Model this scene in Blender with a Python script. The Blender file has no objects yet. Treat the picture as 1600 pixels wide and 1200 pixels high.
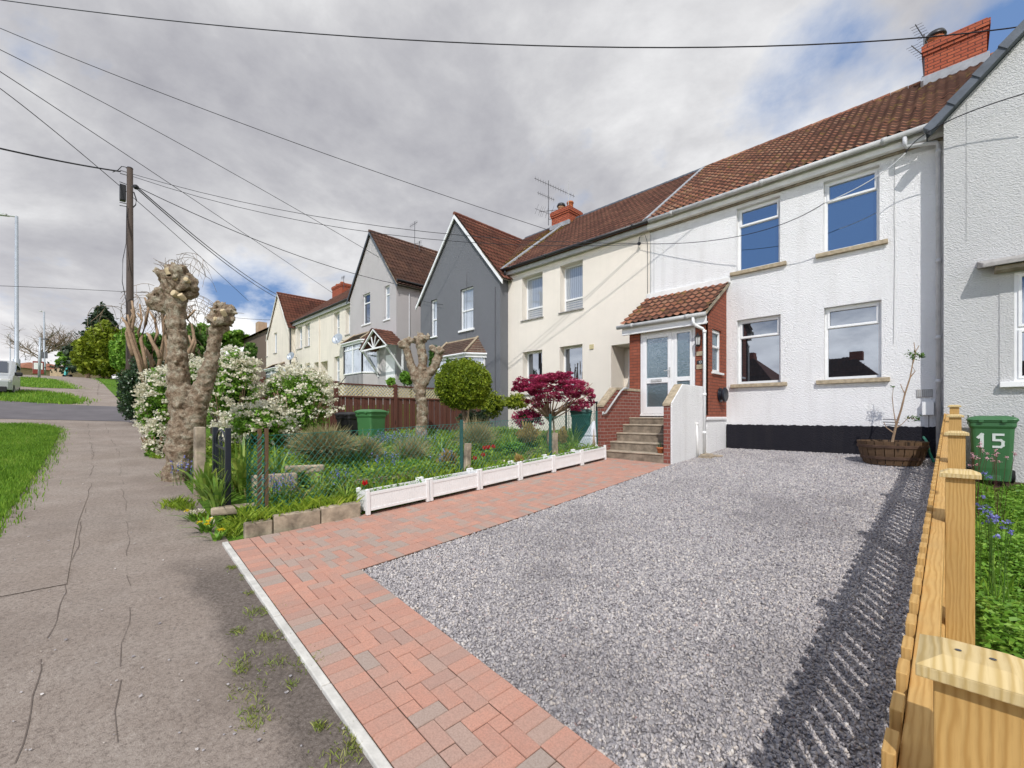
import bpy, bmesh, math, random
import numpy as np
from mathutils import Vector, Matrix, Quaternion
from math import radians, sin, cos, pi
random.seed(7)
RNG = np.random.default_rng(7)
S = bpy.context.scene
COL = S.collection

# ------------------------------------------------------------------ camera model (eye 1.6 m above the pavement)
EYE = 1.6; FPX = 687.0
def P(px, py, Y=None, X=None, Z=None, F=None):
    k = (px-800)/FPX; u = (650-py)/FPX
    dx = .70710678*(k-1); dy = .70710678*(k+1)
    if F is not None: t = F
    elif Y is not None: t = Y/dy
    elif X is not None: t = X/dx
    else: t = (Z-EYE)/u
    return Vector((dx*t, dy*t, EYE+u*t))
def interp(t, tab):
    if t <= tab[0][0]: return tab[0][1]
    for (a, b), (c, d) in zip(tab, tab[1:]):
        if t <= c: return b+(d-b)*(t-a)/(c-a)
    return tab[-1][1]
TS = [(-40,-1.8),(0,0),(10,.67),(16,1.15),(30,2.6),(45,4.05),(62,5.5),(90,7),(160,7.6),(400,8)]
TH = [(-40,.3),(-.12,.55),(.02,.8),(17,.8),(18.6,2.2),(38,2.2),(42,3.7),(62,5.5),(90,7),(160,7.6),(400,8)]
def G(x, y):
    s = interp(-x, TS)
    if y <= 1: return s
    h = interp(-x, TH)
    t = min(1, (y-1)/10.3)**1.3
    return s+(h-s)*t
def PG(px, py):
    lo = None; t = .8
    while t < 400:
        p = P(px, py, F=t)
        if p.z <= G(p.x, p.y):
            lo = t; break
        t *= 1.02
    if lo is None: return P(px, py, F=200)
    a, b = t/1.02, t
    for _ in range(20):
        m = (a+b)/2; p = P(px, py, F=m)
        if p.z <= G(p.x, p.y): b = m
        else: a = m
    return P(px, py, F=b)

# ------------------------------------------------------------------ objects
ORG = {}
def tag(o, label=None, cat=None, group=None, kind=None):
    if label: o['label'] = label
    if cat: o['category'] = cat
    if group: o['group'] = group
    if kind: o['kind'] = kind
    return o
def thing(name, loc, label, cat, group=None):
    o = bpy.data.objects.new(name, None); COL.objects.link(o)
    o.location = loc; o.empty_display_size = .2
    ORG[o.name] = Vector(loc)
    return tag(o, label, cat, group)
def link(name, me, mats, parent=None, org=None):
    if not isinstance(mats, (list, tuple)): mats = [mats]
    for m in mats: me.materials.append(m)
    o = bpy.data.objects.new(name, me); COL.objects.link(o)
    if parent: o.parent = parent; ORG[o.name] = ORG[parent.name]
    else: ORG[o.name] = Vector(org) if org else Vector((0,0,0))
    return o
def boxuv(me):
    n = len(me.loops)
    if n == 0: return
    co = np.empty(len(me.vertices)*3); me.vertices.foreach_get('co', co); co = co.reshape(-1,3)
    vi = np.empty(n, dtype=np.int32); me.loops.foreach_get('vertex_index', vi)
    fn = np.empty(len(me.polygons)*3); me.polygons.foreach_get('normal', fn); fn = np.abs(fn.reshape(-1,3))
    lt = np.empty(len(me.polygons), dtype=np.int32); me.polygons.foreach_get('loop_total', lt)
    ax = np.repeat(fn.argmax(1), lt)
    c = co[vi]
    uv = np.where((ax==0)[:,None], c[:,[1,2]], np.where((ax==1)[:,None], c[:,[0,2]], c[:,[0,1]]))
    l = me.uv_layers.new(name='UVMap'); l.data.foreach_set('uv', uv.astype(np.float32).ravel())
class MB:
    def __init__(s): s.v=[]; s.f=[]; s.m=[]; s.c=[]
    def face(s, pts, m=0, c=.5):
        i = len(s.v); s.v += [tuple(p) for p in pts]; s.f.append(tuple(range(i, i+len(pts)))); s.m.append(m); s.c.append(c)
    def faces(s, pts, fs, m=0, c=.5):
        i = len(s.v); s.v += [tuple(p) for p in pts]
        for f in fs: s.f.append(tuple(i+j for j in f)); s.m.append(m); s.c.append(c)
    def box(s, x0,x1,y0,y1,z0,z1, m=0, c=.5):
        p=[(x0,y0,z0),(x1,y0,z0),(x1,y1,z0),(x0,y1,z0),(x0,y0,z1),(x1,y0,z1),(x1,y1,z1),(x0,y1,z1)]
        s.faces(p,[(3,2,1,0),(4,5,6,7),(0,1,5,4),(1,2,6,5),(2,3,7,6),(3,0,4,7)],m,c)
    def hexa(s, p, m=0, c=.5):
        s.faces(p,[(3,2,1,0),(4,5,6,7),(0,1,5,4),(1,2,6,5),(2,3,7,6),(3,0,4,7)],m,c)
    def bar(s, a, b, w, h, up=(0,0,1), m=0, c=.5):
        a=Vector(a); b=Vector(b); d=(b-a).normalized(); r=d.cross(Vector(up))
        if r.length<1e-5: r=d.cross(Vector((1,0,0)))
        r.normalize(); u=r.cross(d); r*=w/2; u*=h/2
        s.hexa([a-r-u,a+r-u,b+r-u,b-r-u,a-r+u,a+r+u,b+r+u,b-r+u],m,c)
    def prism(s, poly, vec, m=0, c=.5):
        n=len(poly); vec=Vector(vec); q=[Vector(p) for p in poly]; pts=q+[p+vec for p in q]
        fs=[tuple(range(n-1,-1,-1)),tuple(range(n,2*n))]+[(i,(i+1)%n,(i+1)%n+n,i+n) for i in range(n)]
        s.faces(pts,fs,m,c)
    def tube(s, pts, r, n=6, m=0, c=.5, cap=True):
        pts=[Vector(p) for p in pts]; rs=r if isinstance(r,(list,tuple)) else [r]*len(pts)
        allp=[]; ref=Vector((0,0,1))
        for i,p in enumerate(pts):
            d=(pts[min(i+1,len(pts)-1)]-pts[max(i-1,0)])
            if d.length<1e-9: d=Vector((0,0,1))
            d.normalize()
            a=d.cross(ref)
            if a.length<.05: a=d.cross(Vector((1,0,0)))
            a.normalize(); b=d.cross(a)
            allp+=[p+(a*cos(2*pi*k/n)+b*sin(2*pi*k/n))*rs[i] for k in range(n)]
        fs=[]
        for i in range(len(pts)-1):
            for k in range(n): fs.append((i*n+k,i*n+(k+1)%n,(i+1)*n+(k+1)%n,(i+1)*n+k))
        if cap: fs.append(tuple(range(n-1,-1,-1))); fs.append(tuple((len(pts)-1)*n+k for k in range(n)))
        s.faces(allp,fs,m,c)
    def lathe(s, prof, cx, cy, n=24, m=0, sx=1, sy=1):
        pts=[]; fs=[]
        for r,z in prof: pts+=[(cx+r*cos(2*pi*k/n)*sx,cy+r*sin(2*pi*k/n)*sy,z) for k in range(n)]
        for i in range(len(prof)-1):
            for k in range(n): fs.append((i*n+k,i*n+(k+1)%n,(i+1)*n+(k+1)%n,(i+1)*n+k))
        s.faces(pts,fs,m)
    def build(s, name, mats, parent=None, smooth=False, bevel=0, org=None, local=False):
        o0 = ORG[parent.name] if parent else (Vector(org) if org else Vector((0,0,0)))
        if local: o0=Vector((0,0,0))
        me=bpy.data.meshes.new(name)
        me.from_pydata([(a-o0.x,b-o0.y,c-o0.z) for a,b,c in s.v],[],s.f)
        me.polygons.foreach_set('material_index', s.m)
        if smooth: me.polygons.foreach_set('use_smooth',[True]*len(s.f))
        at=me.attributes.new('tint','FLOAT','FACE'); at.data.foreach_set('value', np.array(s.c,dtype=np.float32))
        me.update(); boxuv(me)
        o=link(name,me,mats,parent,org)
        if not parent and org: o.location=org
        if bevel:
            b=o.modifiers.new('bevel','BEVEL'); b.width=bevel; b.segments=2; b.limit_method='ANGLE'; b.angle_limit=radians(40)
        return o
def npmesh(name, verts, faces_n, mats, parent=None, tint=None, smooth=False):
    """verts (N,3) world, faces_n (M,k) int array"""
    o0 = ORG[parent.name] if parent else Vector((0,0,0))
    verts=np.asarray(verts,dtype=np.float32)-np.array(o0,dtype=np.float32)
    me=bpy.data.meshes.new(name); M,k=faces_n.shape
    me.vertices.add(len(verts)); me.vertices.foreach_set('co',verts.ravel())
    me.loops.add(M*k); me.loops.foreach_set('vertex_index',faces_n.astype(np.int32).ravel())
    me.polygons.add(M); me.polygons.foreach_set('loop_start',np.arange(0,M*k,k,dtype=np.int32))
    if smooth: me.polygons.foreach_set('use_smooth',np.ones(M,dtype=bool))
    me.update(calc_edges=True); me.validate()
    if tint is not None:
        at=me.attributes.new('tint','FLOAT','FACE'); at.data.foreach_set('value',np.asarray(tint,dtype=np.float32))
    return link(name,me,mats,parent)
def copy_tree(o, parent=None):
    c=o.copy(); COL.objects.link(c); ORG[c.name]=ORG.get(o.name,Vector((0,0,0))).copy()
    if parent: c.parent=parent
    for ch in list(o.children): copy_tree(ch,c)
    return c

# ------------------------------------------------------------------ materials
def nt(name):
    m=bpy.data.materials.new(name); m.use_nodes=True; t=m.node_tree; t.nodes.clear()
    return m,t
class N:
    def __init__(s,name):
        s.m,s.t=nt(name); s.out=s.n('ShaderNodeOutputMaterial'); s.b=s.n('ShaderNodeBsdfPrincipled'); s.l(s.b.outputs[0],s.out.inputs[0])
    def n(s,ty,**k):
        x=s.t.nodes.new(ty)
        for a,v in k.items(): setattr(x,a,v)
        return x
    def l(s,a,b): s.t.links.new(a,b)
    def val(s,x,sock):
        if isinstance(x,(int,float,tuple)): sock.default_value=x
        else: s.l(x,sock)
    def obj(s): return s.n('ShaderNodeTexCoord').outputs['Object']
    def uv(s): return s.n('ShaderNodeTexCoord').outputs['UV']
    def pos(s): return s.n('ShaderNodeNewGeometry').outputs['Position']
    def isl(s): return s.n('ShaderNodeNewGeometry').outputs['Random Per Island']
    def attr(s,a='tint'): return s.n('ShaderNodeAttribute',attribute_name=a).outputs['Fac']
    def mapp(s,vec,scale=(1,1,1),rot=(0,0,0),loc=(0,0,0)):
        x=s.n('ShaderNodeMapping'); s.l(vec,x.inputs[0]); x.inputs['Scale'].default_value=scale; x.inputs['Rotation'].default_value=rot; x.inputs['Location'].default_value=loc; return x.outputs[0]
    def noise(s,vec,scale,detail=4,rough=.55,dist=0,out='Fac'):
        x=s.n('ShaderNodeTexNoise'); s.l(vec,x.inputs['Vector']); x.inputs['Scale'].default_value=scale; x.inputs['Detail'].default_value=detail; x.inputs['Roughness'].default_value=rough; x.inputs['Distortion'].default_value=dist; return x.outputs[out]
    def vor(s,vec,scale,feature='F1',out='Distance'):
        x=s.n('ShaderNodeTexVoronoi',feature=feature); s.l(vec,x.inputs['Vector']); x.inputs['Scale'].default_value=scale; return x.outputs[out]
    def ramp(s,fac,stops,interp='LINEAR'):
        x=s.n('ShaderNodeValToRGB'); s.l(fac,x.inputs[0]); e=x.color_ramp.elements; x.color_ramp.interpolation=interp
        while len(e)<len(stops): e.new(.5)
        for i,(p,c) in enumerate(stops):
            e[i].position=p; e[i].color=(c if len(c)==4 else (*c,1)) if isinstance(c,tuple) else (c,c,c,1)
        return x.outputs[0]
    def mix(s,f,a,b,mode='MIX'):
        x=s.n('ShaderNodeMix',data_type='RGBA',blend_type=mode); s.val(f,x.inputs[0])
        for v,k in ((a,6),(b,7)):
            if isinstance(v,tuple): x.inputs[k].default_value=(*v[:3],1)
            else: s.l(v,x.inputs[k])
        return x.outputs[2]
    def math(s,op,a,b=0,c=None):
        x=s.n('ShaderNodeMath',operation=op); s.val(a,x.inputs[0]); s.val(b,x.inputs[1])
        if c is not None: s.val(c,x.inputs[2])
        return x.outputs[0]
    def bump(s,h,strength=1,dist=.01,normal=None):
        x=s.n('ShaderNodeBump'); s.l(h,x.inputs['Height']); x.inputs['Strength'].default_value=strength; x.inputs['Distance'].default_value=dist
        if normal is not None: s.l(normal,x.inputs['Normal'])
        s.l(x.outputs[0],s.b.inputs['Normal']); return x.outputs[0]
    def fin(s,col,rough=.8,spec=.3,metal=0):
        if isinstance(col,tuple): s.b.inputs['Base Color'].default_value=(*col[:3],1)
        else: s.l(col,s.b.inputs['Base Color'])
        s.val(rough,s.b.inputs['Roughness']); s.b.inputs['Specular IOR Level'].default_value=spec; s.b.inputs['Metallic'].default_value=metal
        return s.m
M={}
def render_mat(name,c,bscale=26,dist=.02,dirt=.12,stain=(.25,.2,.15)):
    n=N(name); o=n.pos()
    mp=n.mapp(o,(1,1,1.5))
    h1=n.noise(mp,bscale,4,.6,.4); h2=n.vor(mp,bscale*1.7)
    h=n.math('ADD',h1,n.math('MULTIPLY',h2,.5))
    n.bump(h,.9,dist)
    big=n.noise(o,.9,5,.6); streak=n.noise(n.mapp(o,(3,3,.25)),1.6,4,.6)
    base=n.mix(n.ramp(big,[(.35,0),(.75,1)]),tuple(x*.93 for x in c),c)
    f=n.math('MULTIPLY',n.ramp(streak,[(.5,0),(.8,1)]),dirt)
    base=n.mix(f,base,stain)
    pit=n.math('MULTIPLY',n.ramp(h,[(.35,1),(.62,0)]),.12)
    base=n.mix(pit,base,tuple(x*.5 for x in c))
    return n.fin(base,.9,.15)
M['white_render']=render_mat('white_render',(.88,.87,.86),dirt=.15)
M['cream_render']=render_mat('cream_render',(.88,.805,.70),60,.003,.10,(.45,.42,.36))
M['grey_render']=render_mat('grey_render',(.185,.19,.205),24,.02,.15,(.2,.2,.2))
M['pale_grey_render']=render_mat('pale_grey_render',(.52,.49,.485),24,.015,.1)
M['right_render']=render_mat('right_render',(.60,.595,.585),26,.02,.07)
M['far_cream']=render_mat('far_cream',(.83,.755,.65),24,.008,.25,(.4,.36,.3))
M['brown_render']=render_mat('brown_render',(.20,.15,.12),20,.03,.4)
M['plinth_black']=render_mat('plinth_black',(.022,.021,.027),26,.02,.25,(.06,.055,.05))
def plain(name,c,rough=.5,spec=.4,var=.15,scale=8,metal=0,bump=0):
    n=N(name); f=n.noise(n.obj(),scale,5,.6)
    col=n.mix(n.ramp(f,[(.3,0),(.7,1)]),tuple(x*(1-var) for x in c),tuple(min(1,x*(1+var*.5)) for x in c))
    if bump: n.bump(n.noise(n.obj(),scale*8,4),.6,bump)
    return n.fin(col,rough,spec,metal)
M['upvc']=plain('upvc',(.84,.84,.83),.3,.5,.04)
M['white_paint']=plain('white_paint',(.80,.79,.76),.5,.3,.12,4)
M['gutter_grey']=plain('gutter_grey',(.50,.50,.49),.5,.4,.2,6)
M['pipe_grey']=plain('pipe_grey',(.60,.60,.61),.5,.4,.15,6)
M['black_plastic']=plain('black_plastic',(.02,.02,.022),.4,.5)
M['lead']=plain('lead',(.33,.34,.36),.6,.4,.3,5)
M['stone_sill']=plain('stone_sill',(.44,.36,.25),.9,.2,.35,14,bump=.004)
M['grey_sill']=plain('grey_sill',(.38,.36,.34),.9,.2,.25,14)
M['concrete']=plain('concrete',(.40,.33,.245),.95,.15,.6,6,bump=.006)
M['step_concrete']=plain('step_concrete',(.27,.22,.165),.95,.15,.5,6,bump=.006)
M['step_nosing']=plain('step_nosing',(.44,.37,.28),.95,.15,.3,9,bump=.004)
M['kerb_white']=plain('kerb_white',(.62,.60,.55),.9,.2,.25,9,bump=.004)
M['slate']=plain('slate',(.10,.115,.14),.6,.4,.3,4,bump=.003)
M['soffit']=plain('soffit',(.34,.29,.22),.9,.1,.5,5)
M['terracotta']=plain('terracotta',(.50,.17,.07),.8,.3,.2)
M['buff_pot']=plain('buff_pot',(.58,.36,.22),.8,.3,.2)
M['galv']=plain('galv',(.42,.46,.50),.45,.5,.15,3,metal=.3)
M['steel_dark']=plain('steel_dark',(.10,.10,.11),.5,.5,.2,metal=.4)
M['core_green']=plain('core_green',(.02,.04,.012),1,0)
M['navy_metal']=plain('navy_metal',(.013,.017,.028),.4,.5,.2)
M['cable']=plain('cable',(.025,.025,.03),.6,.3)
M['cable_white']=plain('cable_white',(.6,.6,.6),.6,.3)
M['bin_green']=plain('bin_green',(.045,.15,.055),.45,.45,.12,3)
M['bin_green_garden']=plain('bin_green_garden',(.065,.20,.07),.45,.45,.12,3)
M['bin_teal']=plain('bin_teal',(.03,.11,.10),.5,.4,.15,3)
M['bin_black']=plain('bin_black',(.03,.03,.032),.5,.4,.15,3)
M['digit_white']=plain('digit_white',(.66,.72,.68),.5,.3,.03)
M['teal_wire']=plain('teal_wire',(.015,.16,.125),.4,.4,.1)
M['green_hose']=plain('green_hose',(.02,.22,.14),.4,.4,.1)
M['white_plastic_bag']=plain('white_plastic_bag',(.72,.74,.78),.4,.4,.12,9,bump=.01)
M['blossom']=plain('blossom',(.86,.84,.72),.8,.1,.1,30)
M['van_silver']=plain('van_silver',(.50,.52,.52),.3,.6,.05,1,metal=.3)
M['rubber']=plain('rubber',(.02,.02,.02),.8,.2)
M['teal_paint']=plain('teal_paint',(.10,.55,.50),.4,.5)
M['red_paint']=plain('red_paint',(.26,.045,.035),.5,.4)
M['trellis_cream']=plain('trellis_cream',(.62,.53,.30),.8,.2,.15,10)
M['orange_tile']=plain('orange_tile',(.36,.16,.10),.8,.2,.3,3)
M['tan_brick']=plain('tan_brick',(.45,.33,.22),.9,.2,.2,3)
M['far_window']=plain('far_window',(.05,.06,.08),.1,.6)
M['lamp_glass']=plain('lamp_glass',(.6,.6,.58),.15,.6,.05)
M['mortar_lichen']=plain('mortar_lichen',(.42,.30,.05),.95,.1,.6,22,bump=.01)
M['dead_leaf_brown']=plain('dead_leaf_brown',(.30,.17,.05),.8,.2,.4,10)
def brick_mat(name,c1,c2,mortar,rough=.85,bw=.225,rh=.075,off=.5,ms=.0075):
    n=N(name); u=n.uv()
    b=n.n('ShaderNodeTexBrick'); n.l(u,b.inputs['Vector']); b.offset=off
    b.inputs['Color1'].default_value=(*c1,1); b.inputs['Color2'].default_value=(*c2,1); b.inputs['Mortar'].default_value=(*mortar,1)
    b.inputs['Scale'].default_value=1; b.inputs['Mortar Size'].default_value=ms; b.inputs['Mortar Smooth'].default_value=.2; b.inputs['Brick Width'].default_value=bw; b.inputs['Row Height'].default_value=rh
    f=n.noise(n.pos(),9,5,.65); f2=n.noise(n.pos(),60,3,.6)
    col=n.mix(n.ramp(f,[(.3,.35),(.75,0)]),b.outputs[0],tuple(x*.35 for x in c1))
    col=n.mix(n.math('MULTIPLY',f2,.25),col,tuple(min(1,x*1.5) for x in c2))
    h=n.math('SUBTRACT',n.math('MULTIPLY',f2,.4),b.outputs['Fac'])
    n.bump(h,.8,.006)
    return n.fin(col,rough,.2)
M['porch_brick']=brick_mat('porch_brick',(.27,.078,.046),(.34,.105,.063),(.09,.055,.045))
M['wall_brick']=brick_mat('wall_brick',(.29,.095,.07),(.23,.07,.052),(.33,.25,.21),ms=.010)
M['chimney_brick']=brick_mat('chimney_brick',(.46,.125,.06),(.36,.09,.05),(.05,.032,.03),ms=.010)
M['plinth_paving']=M['kerb_white']
def tile_mat(name,stops,moss=0):
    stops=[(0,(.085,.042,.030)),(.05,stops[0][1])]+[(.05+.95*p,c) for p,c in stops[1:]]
    n=N(name); t=n.attr(); f=n.noise(n.pos(),14,5,.7); f3=n.noise(n.pos(),1.3,4,.6)
    col=n.ramp(t,stops)
    col=n.mix(n.ramp(f,[(.4,0),(.8,.7)]),col,(.05,.035,.03))
    col=n.mix(n.ramp(f3,[(.45,0),(.8,.35)]),col,(.30,.16,.10))
    if moss:
        g=n.noise(n.pos(),3.5,6,.75)
        col=n.mix(n.ramp(g,[(.56,0),(.64,moss)]),col,(.35,.26,.05))
    n.bump(f,.5,.006)
    return n.fin(col,.85,.2)
M['tile_white_house']=tile_mat('tile_white_house',[(0,(.15,.068,.046)),(.35,(.27,.108,.066)),(.7,(.37,.155,.092)),(1,(.36,.21,.135))],.3)
M['tile_brown']=tile_mat('tile_brown',[(0,(.12,.052,.04)),(.5,(.175,.072,.05)),(1,(.23,.095,.065))])
M['tile_dark']=tile_mat('tile_dark',[(0,(.09,.055,.045)),(.5,(.13,.072,.055)),(1,(.17,.09,.068))])
M['tile_red']=tile_mat('tile_red',[(0,(.13,.052,.04)),(.5,(.19,.07,.048)),(1,(.24,.088,.058))])
def glass(name,pane_col=(.012,.014,.018),refl=.5,rough=.01,curtain=None,wob=0):
    n=N(name); t=n.t
    gl=n.n('ShaderNodeBsdfGlossy'); gl.inputs['Roughness'].default_value=rough; gl.inputs['Color'].default_value=(.80,.88,1,1)
    lw=n.n('ShaderNodeLayerWeight'); lw.inputs[0].default_value=.25
    if curtain:
        w=n.n('ShaderNodeTexWave',wave_type='BANDS',bands_direction='X'); n.l(n.uv(),w.inputs[0]); w.inputs['Scale'].default_value=4; w.inputs['Distortion'].default_value=3; w.inputs['Detail'].default_value=2
        n.fin(n.mix(n.math('MULTIPLY',w.outputs['Fac'],.6),curtain,tuple(x*.5 for x in curtain)),.9,0)
    else: n.fin(pane_col,.9,0)
    if wob:
        b=n.n('ShaderNodeBump'); b.inputs['Strength'].default_value=wob; b.inputs['Distance'].default_value=.01
        n.l(n.noise(n.obj(),38,2),b.inputs['Height']); n.l(b.outputs[0],gl.inputs['Normal'])
    mx=n.n('ShaderNodeMixShader'); f=n.math('ADD',n.math('MULTIPLY',lw.outputs['Fresnel'],.8),refl)
    n.l(f,mx.inputs[0]); n.l(n.b.outputs[0],mx.inputs[1]); n.l(gl.outputs[0],mx.inputs[2]); n.l(mx.outputs[0],n.out.inputs[0])
    return n.m
M['glass']=glass('glass',refl=.20)
M['glass_upper']=glass('glass_upper',pane_col=(.02,.05,.10),refl=.44)  # blue base colour is a painted sky reflection, added to the glossy one
M['glass_net']=glass('glass_net',refl=.18,curtain=(.42,.45,.48))
M['glass_frosted']=glass('glass_frosted',pane_col=(.075,.125,.135),refl=.22,rough=.06,wob=.5)
def wood(name,c1,c2,dark):
    n=N(name); u=n.uv(); isl=n.isl()
    off=n.n('ShaderNodeCombineXYZ'); n.l(n.math('MULTIPLY',isl,7.3),off.inputs[0]); n.l(n.math('MULTIPLY',isl,3.1),off.inputs[1])
    va=n.n('ShaderNodeVectorMath',operation='ADD'); n.l(u,va.inputs[0]); n.l(off.outputs[0],va.inputs[1])
    w=n.n('ShaderNodeTexWave',wave_type='BANDS',bands_direction='X'); n.l(n.mapp(va.outputs[0],(1,.16,1)),w.inputs[0])
    w.inputs['Scale'].default_value=21; w.inputs['Distortion'].default_value=9; w.inputs['Detail'].default_value=3; w.inputs['Detail Scale'].default_value=1.1
    g=n.ramp(w.outputs['Fac'],[(.0,0),(.6,.35),(1,1)])
    f=n.noise(n.mapp(va.outputs[0],(60,3,1)),3,5,.7)
    col=n.mix(g,c1,c2); col=n.mix(n.ramp(f,[(.5,0),(.85,.5)]),col,dark)
    kn=n.vor(n.mapp(va.outputs[0],(6,1.6,1)),1.0); col=n.mix(n.ramp(kn,[(.07,.9),(.17,0)]),col,tuple(x*.5 for x in dark))
    big=n.noise(n.pos(),2.5,4,.65); col=n.mix(n.ramp(big,[(.4,0),(.7,.55)]),col,tuple(x*.72+.02 for x in c1))
    n.bump(w.outputs['Fac'],.25,.002)
    return n.fin(col,.75,.25)
M['wood_new']=wood('wood_new',(.60,.37,.13),(.47,.265,.08),(.33,.18,.055))
M['wood_cap']=wood('wood_cap',(.66,.51,.26),(.52,.37,.15),(.38,.25,.10))
M['wood_barrel']=wood('wood_barrel',(.15,.09,.05),(.09,.055,.03),(.04,.028,.02))
M['wood_pole']=wood('wood_pole',(.095,.07,.055),(.06,.045,.037),(.03,.025,.02))
M['fence_brown']=wood('fence_brown',(.14,.055,.038),(.10,.038,.028),(.05,.024,.02))
M['fence_dark']=wood('fence_dark',(.07,.045,.035),(.05,.032,.026),(.03,.02,.02))
def leafmat(name,stops,trans=.25,rough=.5,spec=.3,clump=1.6):
    n=N(name); r=n.isl(); f=n.noise(n.pos(),clump,3,.5)
    x=n.math('ADD',n.math('MULTIPLY',r,.65),n.math('MULTIPLY',n.ramp(f,[(.3,0),(.7,1)]),.35))
    col=n.ramp(x,stops); n.fin(col,rough,spec)
    tr=n.n('ShaderNodeBsdfTranslucent'); n.l(col,tr.inputs[0])
    mx=n.n('ShaderNodeMixShader'); mx.inputs[0].default_value=trans
    n.l(n.b.outputs[0],mx.inputs[1]); n.l(tr.outputs[0],mx.inputs[2]); n.l(mx.outputs[0],n.out.inputs[0])
    return n.m
M['leaf_mid']=leafmat('leaf_mid',[(0,(.03,.075,.015)),(.5,(.075,.17,.025)),(1,(.17,.27,.05))])
M['leaf_bright']=leafmat('leaf_bright',[(0,(.07,.17,.02)),(.5,(.17,.35,.035)),(1,(.33,.48,.08))])
M['leaf_yellow']=leafmat('leaf_yellow',[(0,(.07,.11,.01)),(.5,(.22,.29,.02)),(1,(.42,.46,.05))])
M['stem_dark']=plain('stem_dark',(.10,.045,.04),.8,.1)
M['leaf_dark']=leafmat('leaf_dark',[(0,(.015,.04,.016)),(.6,(.045,.09,.035)),(1,(.14,.20,.09))],.1,.3,.5)
M['leaf_conifer']=leafmat('leaf_conifer',[(0,(.012,.028,.016)),(1,(.05,.085,.035))],.05)
M['leaf_red']=leafmat('leaf_red',[(0,(.15,.016,.045)),(.45,(.42,.035,.11)),(.85,(.78,.13,.27)),(1,(.60,.18,.15))],.4)
M['leaf_tan']=leafmat('leaf_tan',[(0,(.25,.16,.05)),(1,(.5,.36,.12))],.3)
M['leaf_topiary']=leafmat('leaf_topiary',[(0,(.045,.085,.008)),(.5,(.19,.27,.015)),(1,(.42,.47,.04))])
M['grass']=leafmat('grass',[(0,(.07,.15,.015)),(.4,(.16,.32,.03)),(.8,(.28,.44,.05)),(1,(.46,.50,.14))],.3,.5,.3,1.8)
M['garden_grass']=leafmat('garden_grass',[(0,(.11,.19,.018)),(.45,(.25,.37,.03)),(.85,(.40,.50,.06)),(1,(.55,.52,.16))],.3,.5,.3,1.2)
M['garden_leaf']=leafmat('garden_leaf',[(0,(.07,.14,.02)),(.5,(.22,.36,.03)),(1,(.42,.50,.07))],.25,.5,.3,1.1)
M['grass_dry']=leafmat('grass_dry',[(0,(.16,.20,.05)),(.5,(.26,.25,.09)),(1,(.42,.36,.17))],.3)
M['lavender_twig']=leafmat('lavender_twig',[(0,(.12,.17,.05)),(.4,(.28,.26,.12)),(1,(.52,.40,.24))],.1)
M['sword_leaf']=leafmat('sword_leaf',[(0,(.10,.22,.035)),(.6,(.25,.38,.06)),(1,(.55,.58,.14))],.3,.35,.4)
M['petal_blue']=leafmat('petal_blue',[(0,(.12,.13,.42)),(1,(.35,.36,.75))],.3)
M['petal_yellow']=leafmat('petal_yellow',[(0,(.75,.55,.01)),(1,(.85,.7,.03))],.2)
M['petal_red']=leafmat('petal_red',[(0,(.45,.01,.01)),(1,(.65,.03,.03))],.2)
M['petal_pink']=leafmat('petal_pink',[(0,(.60,.28,.30)),(1,(.75,.50,.60))],.3)
M['petal_white']=leafmat('petal_white',[(0,(.60,.54,.36)),(.5,(.82,.78,.62)),(1,(.92,.90,.80))],.3)
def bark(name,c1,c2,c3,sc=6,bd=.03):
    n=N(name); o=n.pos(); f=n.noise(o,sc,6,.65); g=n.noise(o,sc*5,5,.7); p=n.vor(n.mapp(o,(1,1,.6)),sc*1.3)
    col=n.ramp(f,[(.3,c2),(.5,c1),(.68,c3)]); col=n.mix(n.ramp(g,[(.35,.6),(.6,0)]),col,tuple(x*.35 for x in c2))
    pt=n.n('ShaderNodeNewGeometry').outputs['Pointiness']; col=n.mix(n.ramp(pt,[(.42,.8),(.5,0)]),col,tuple(x*.3 for x in c2)); col=n.mix(n.ramp(pt,[(.53,0),(.62,.5)]),col,tuple(min(1,x*1.25) for x in c3))  # shade in crevices and lighter ridges put into the bark colour
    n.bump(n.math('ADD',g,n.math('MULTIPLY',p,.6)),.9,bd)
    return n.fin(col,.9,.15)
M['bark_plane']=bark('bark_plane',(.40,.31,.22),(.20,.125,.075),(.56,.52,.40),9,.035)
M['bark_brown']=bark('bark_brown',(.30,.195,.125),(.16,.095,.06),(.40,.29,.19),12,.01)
M['cut_wood']=plain('cut_wood',(.62,.50,.32),.9,.1,.2,12)
M['twig']=plain('twig',(.24,.18,.13),.9,.1,.3,12)
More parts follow.
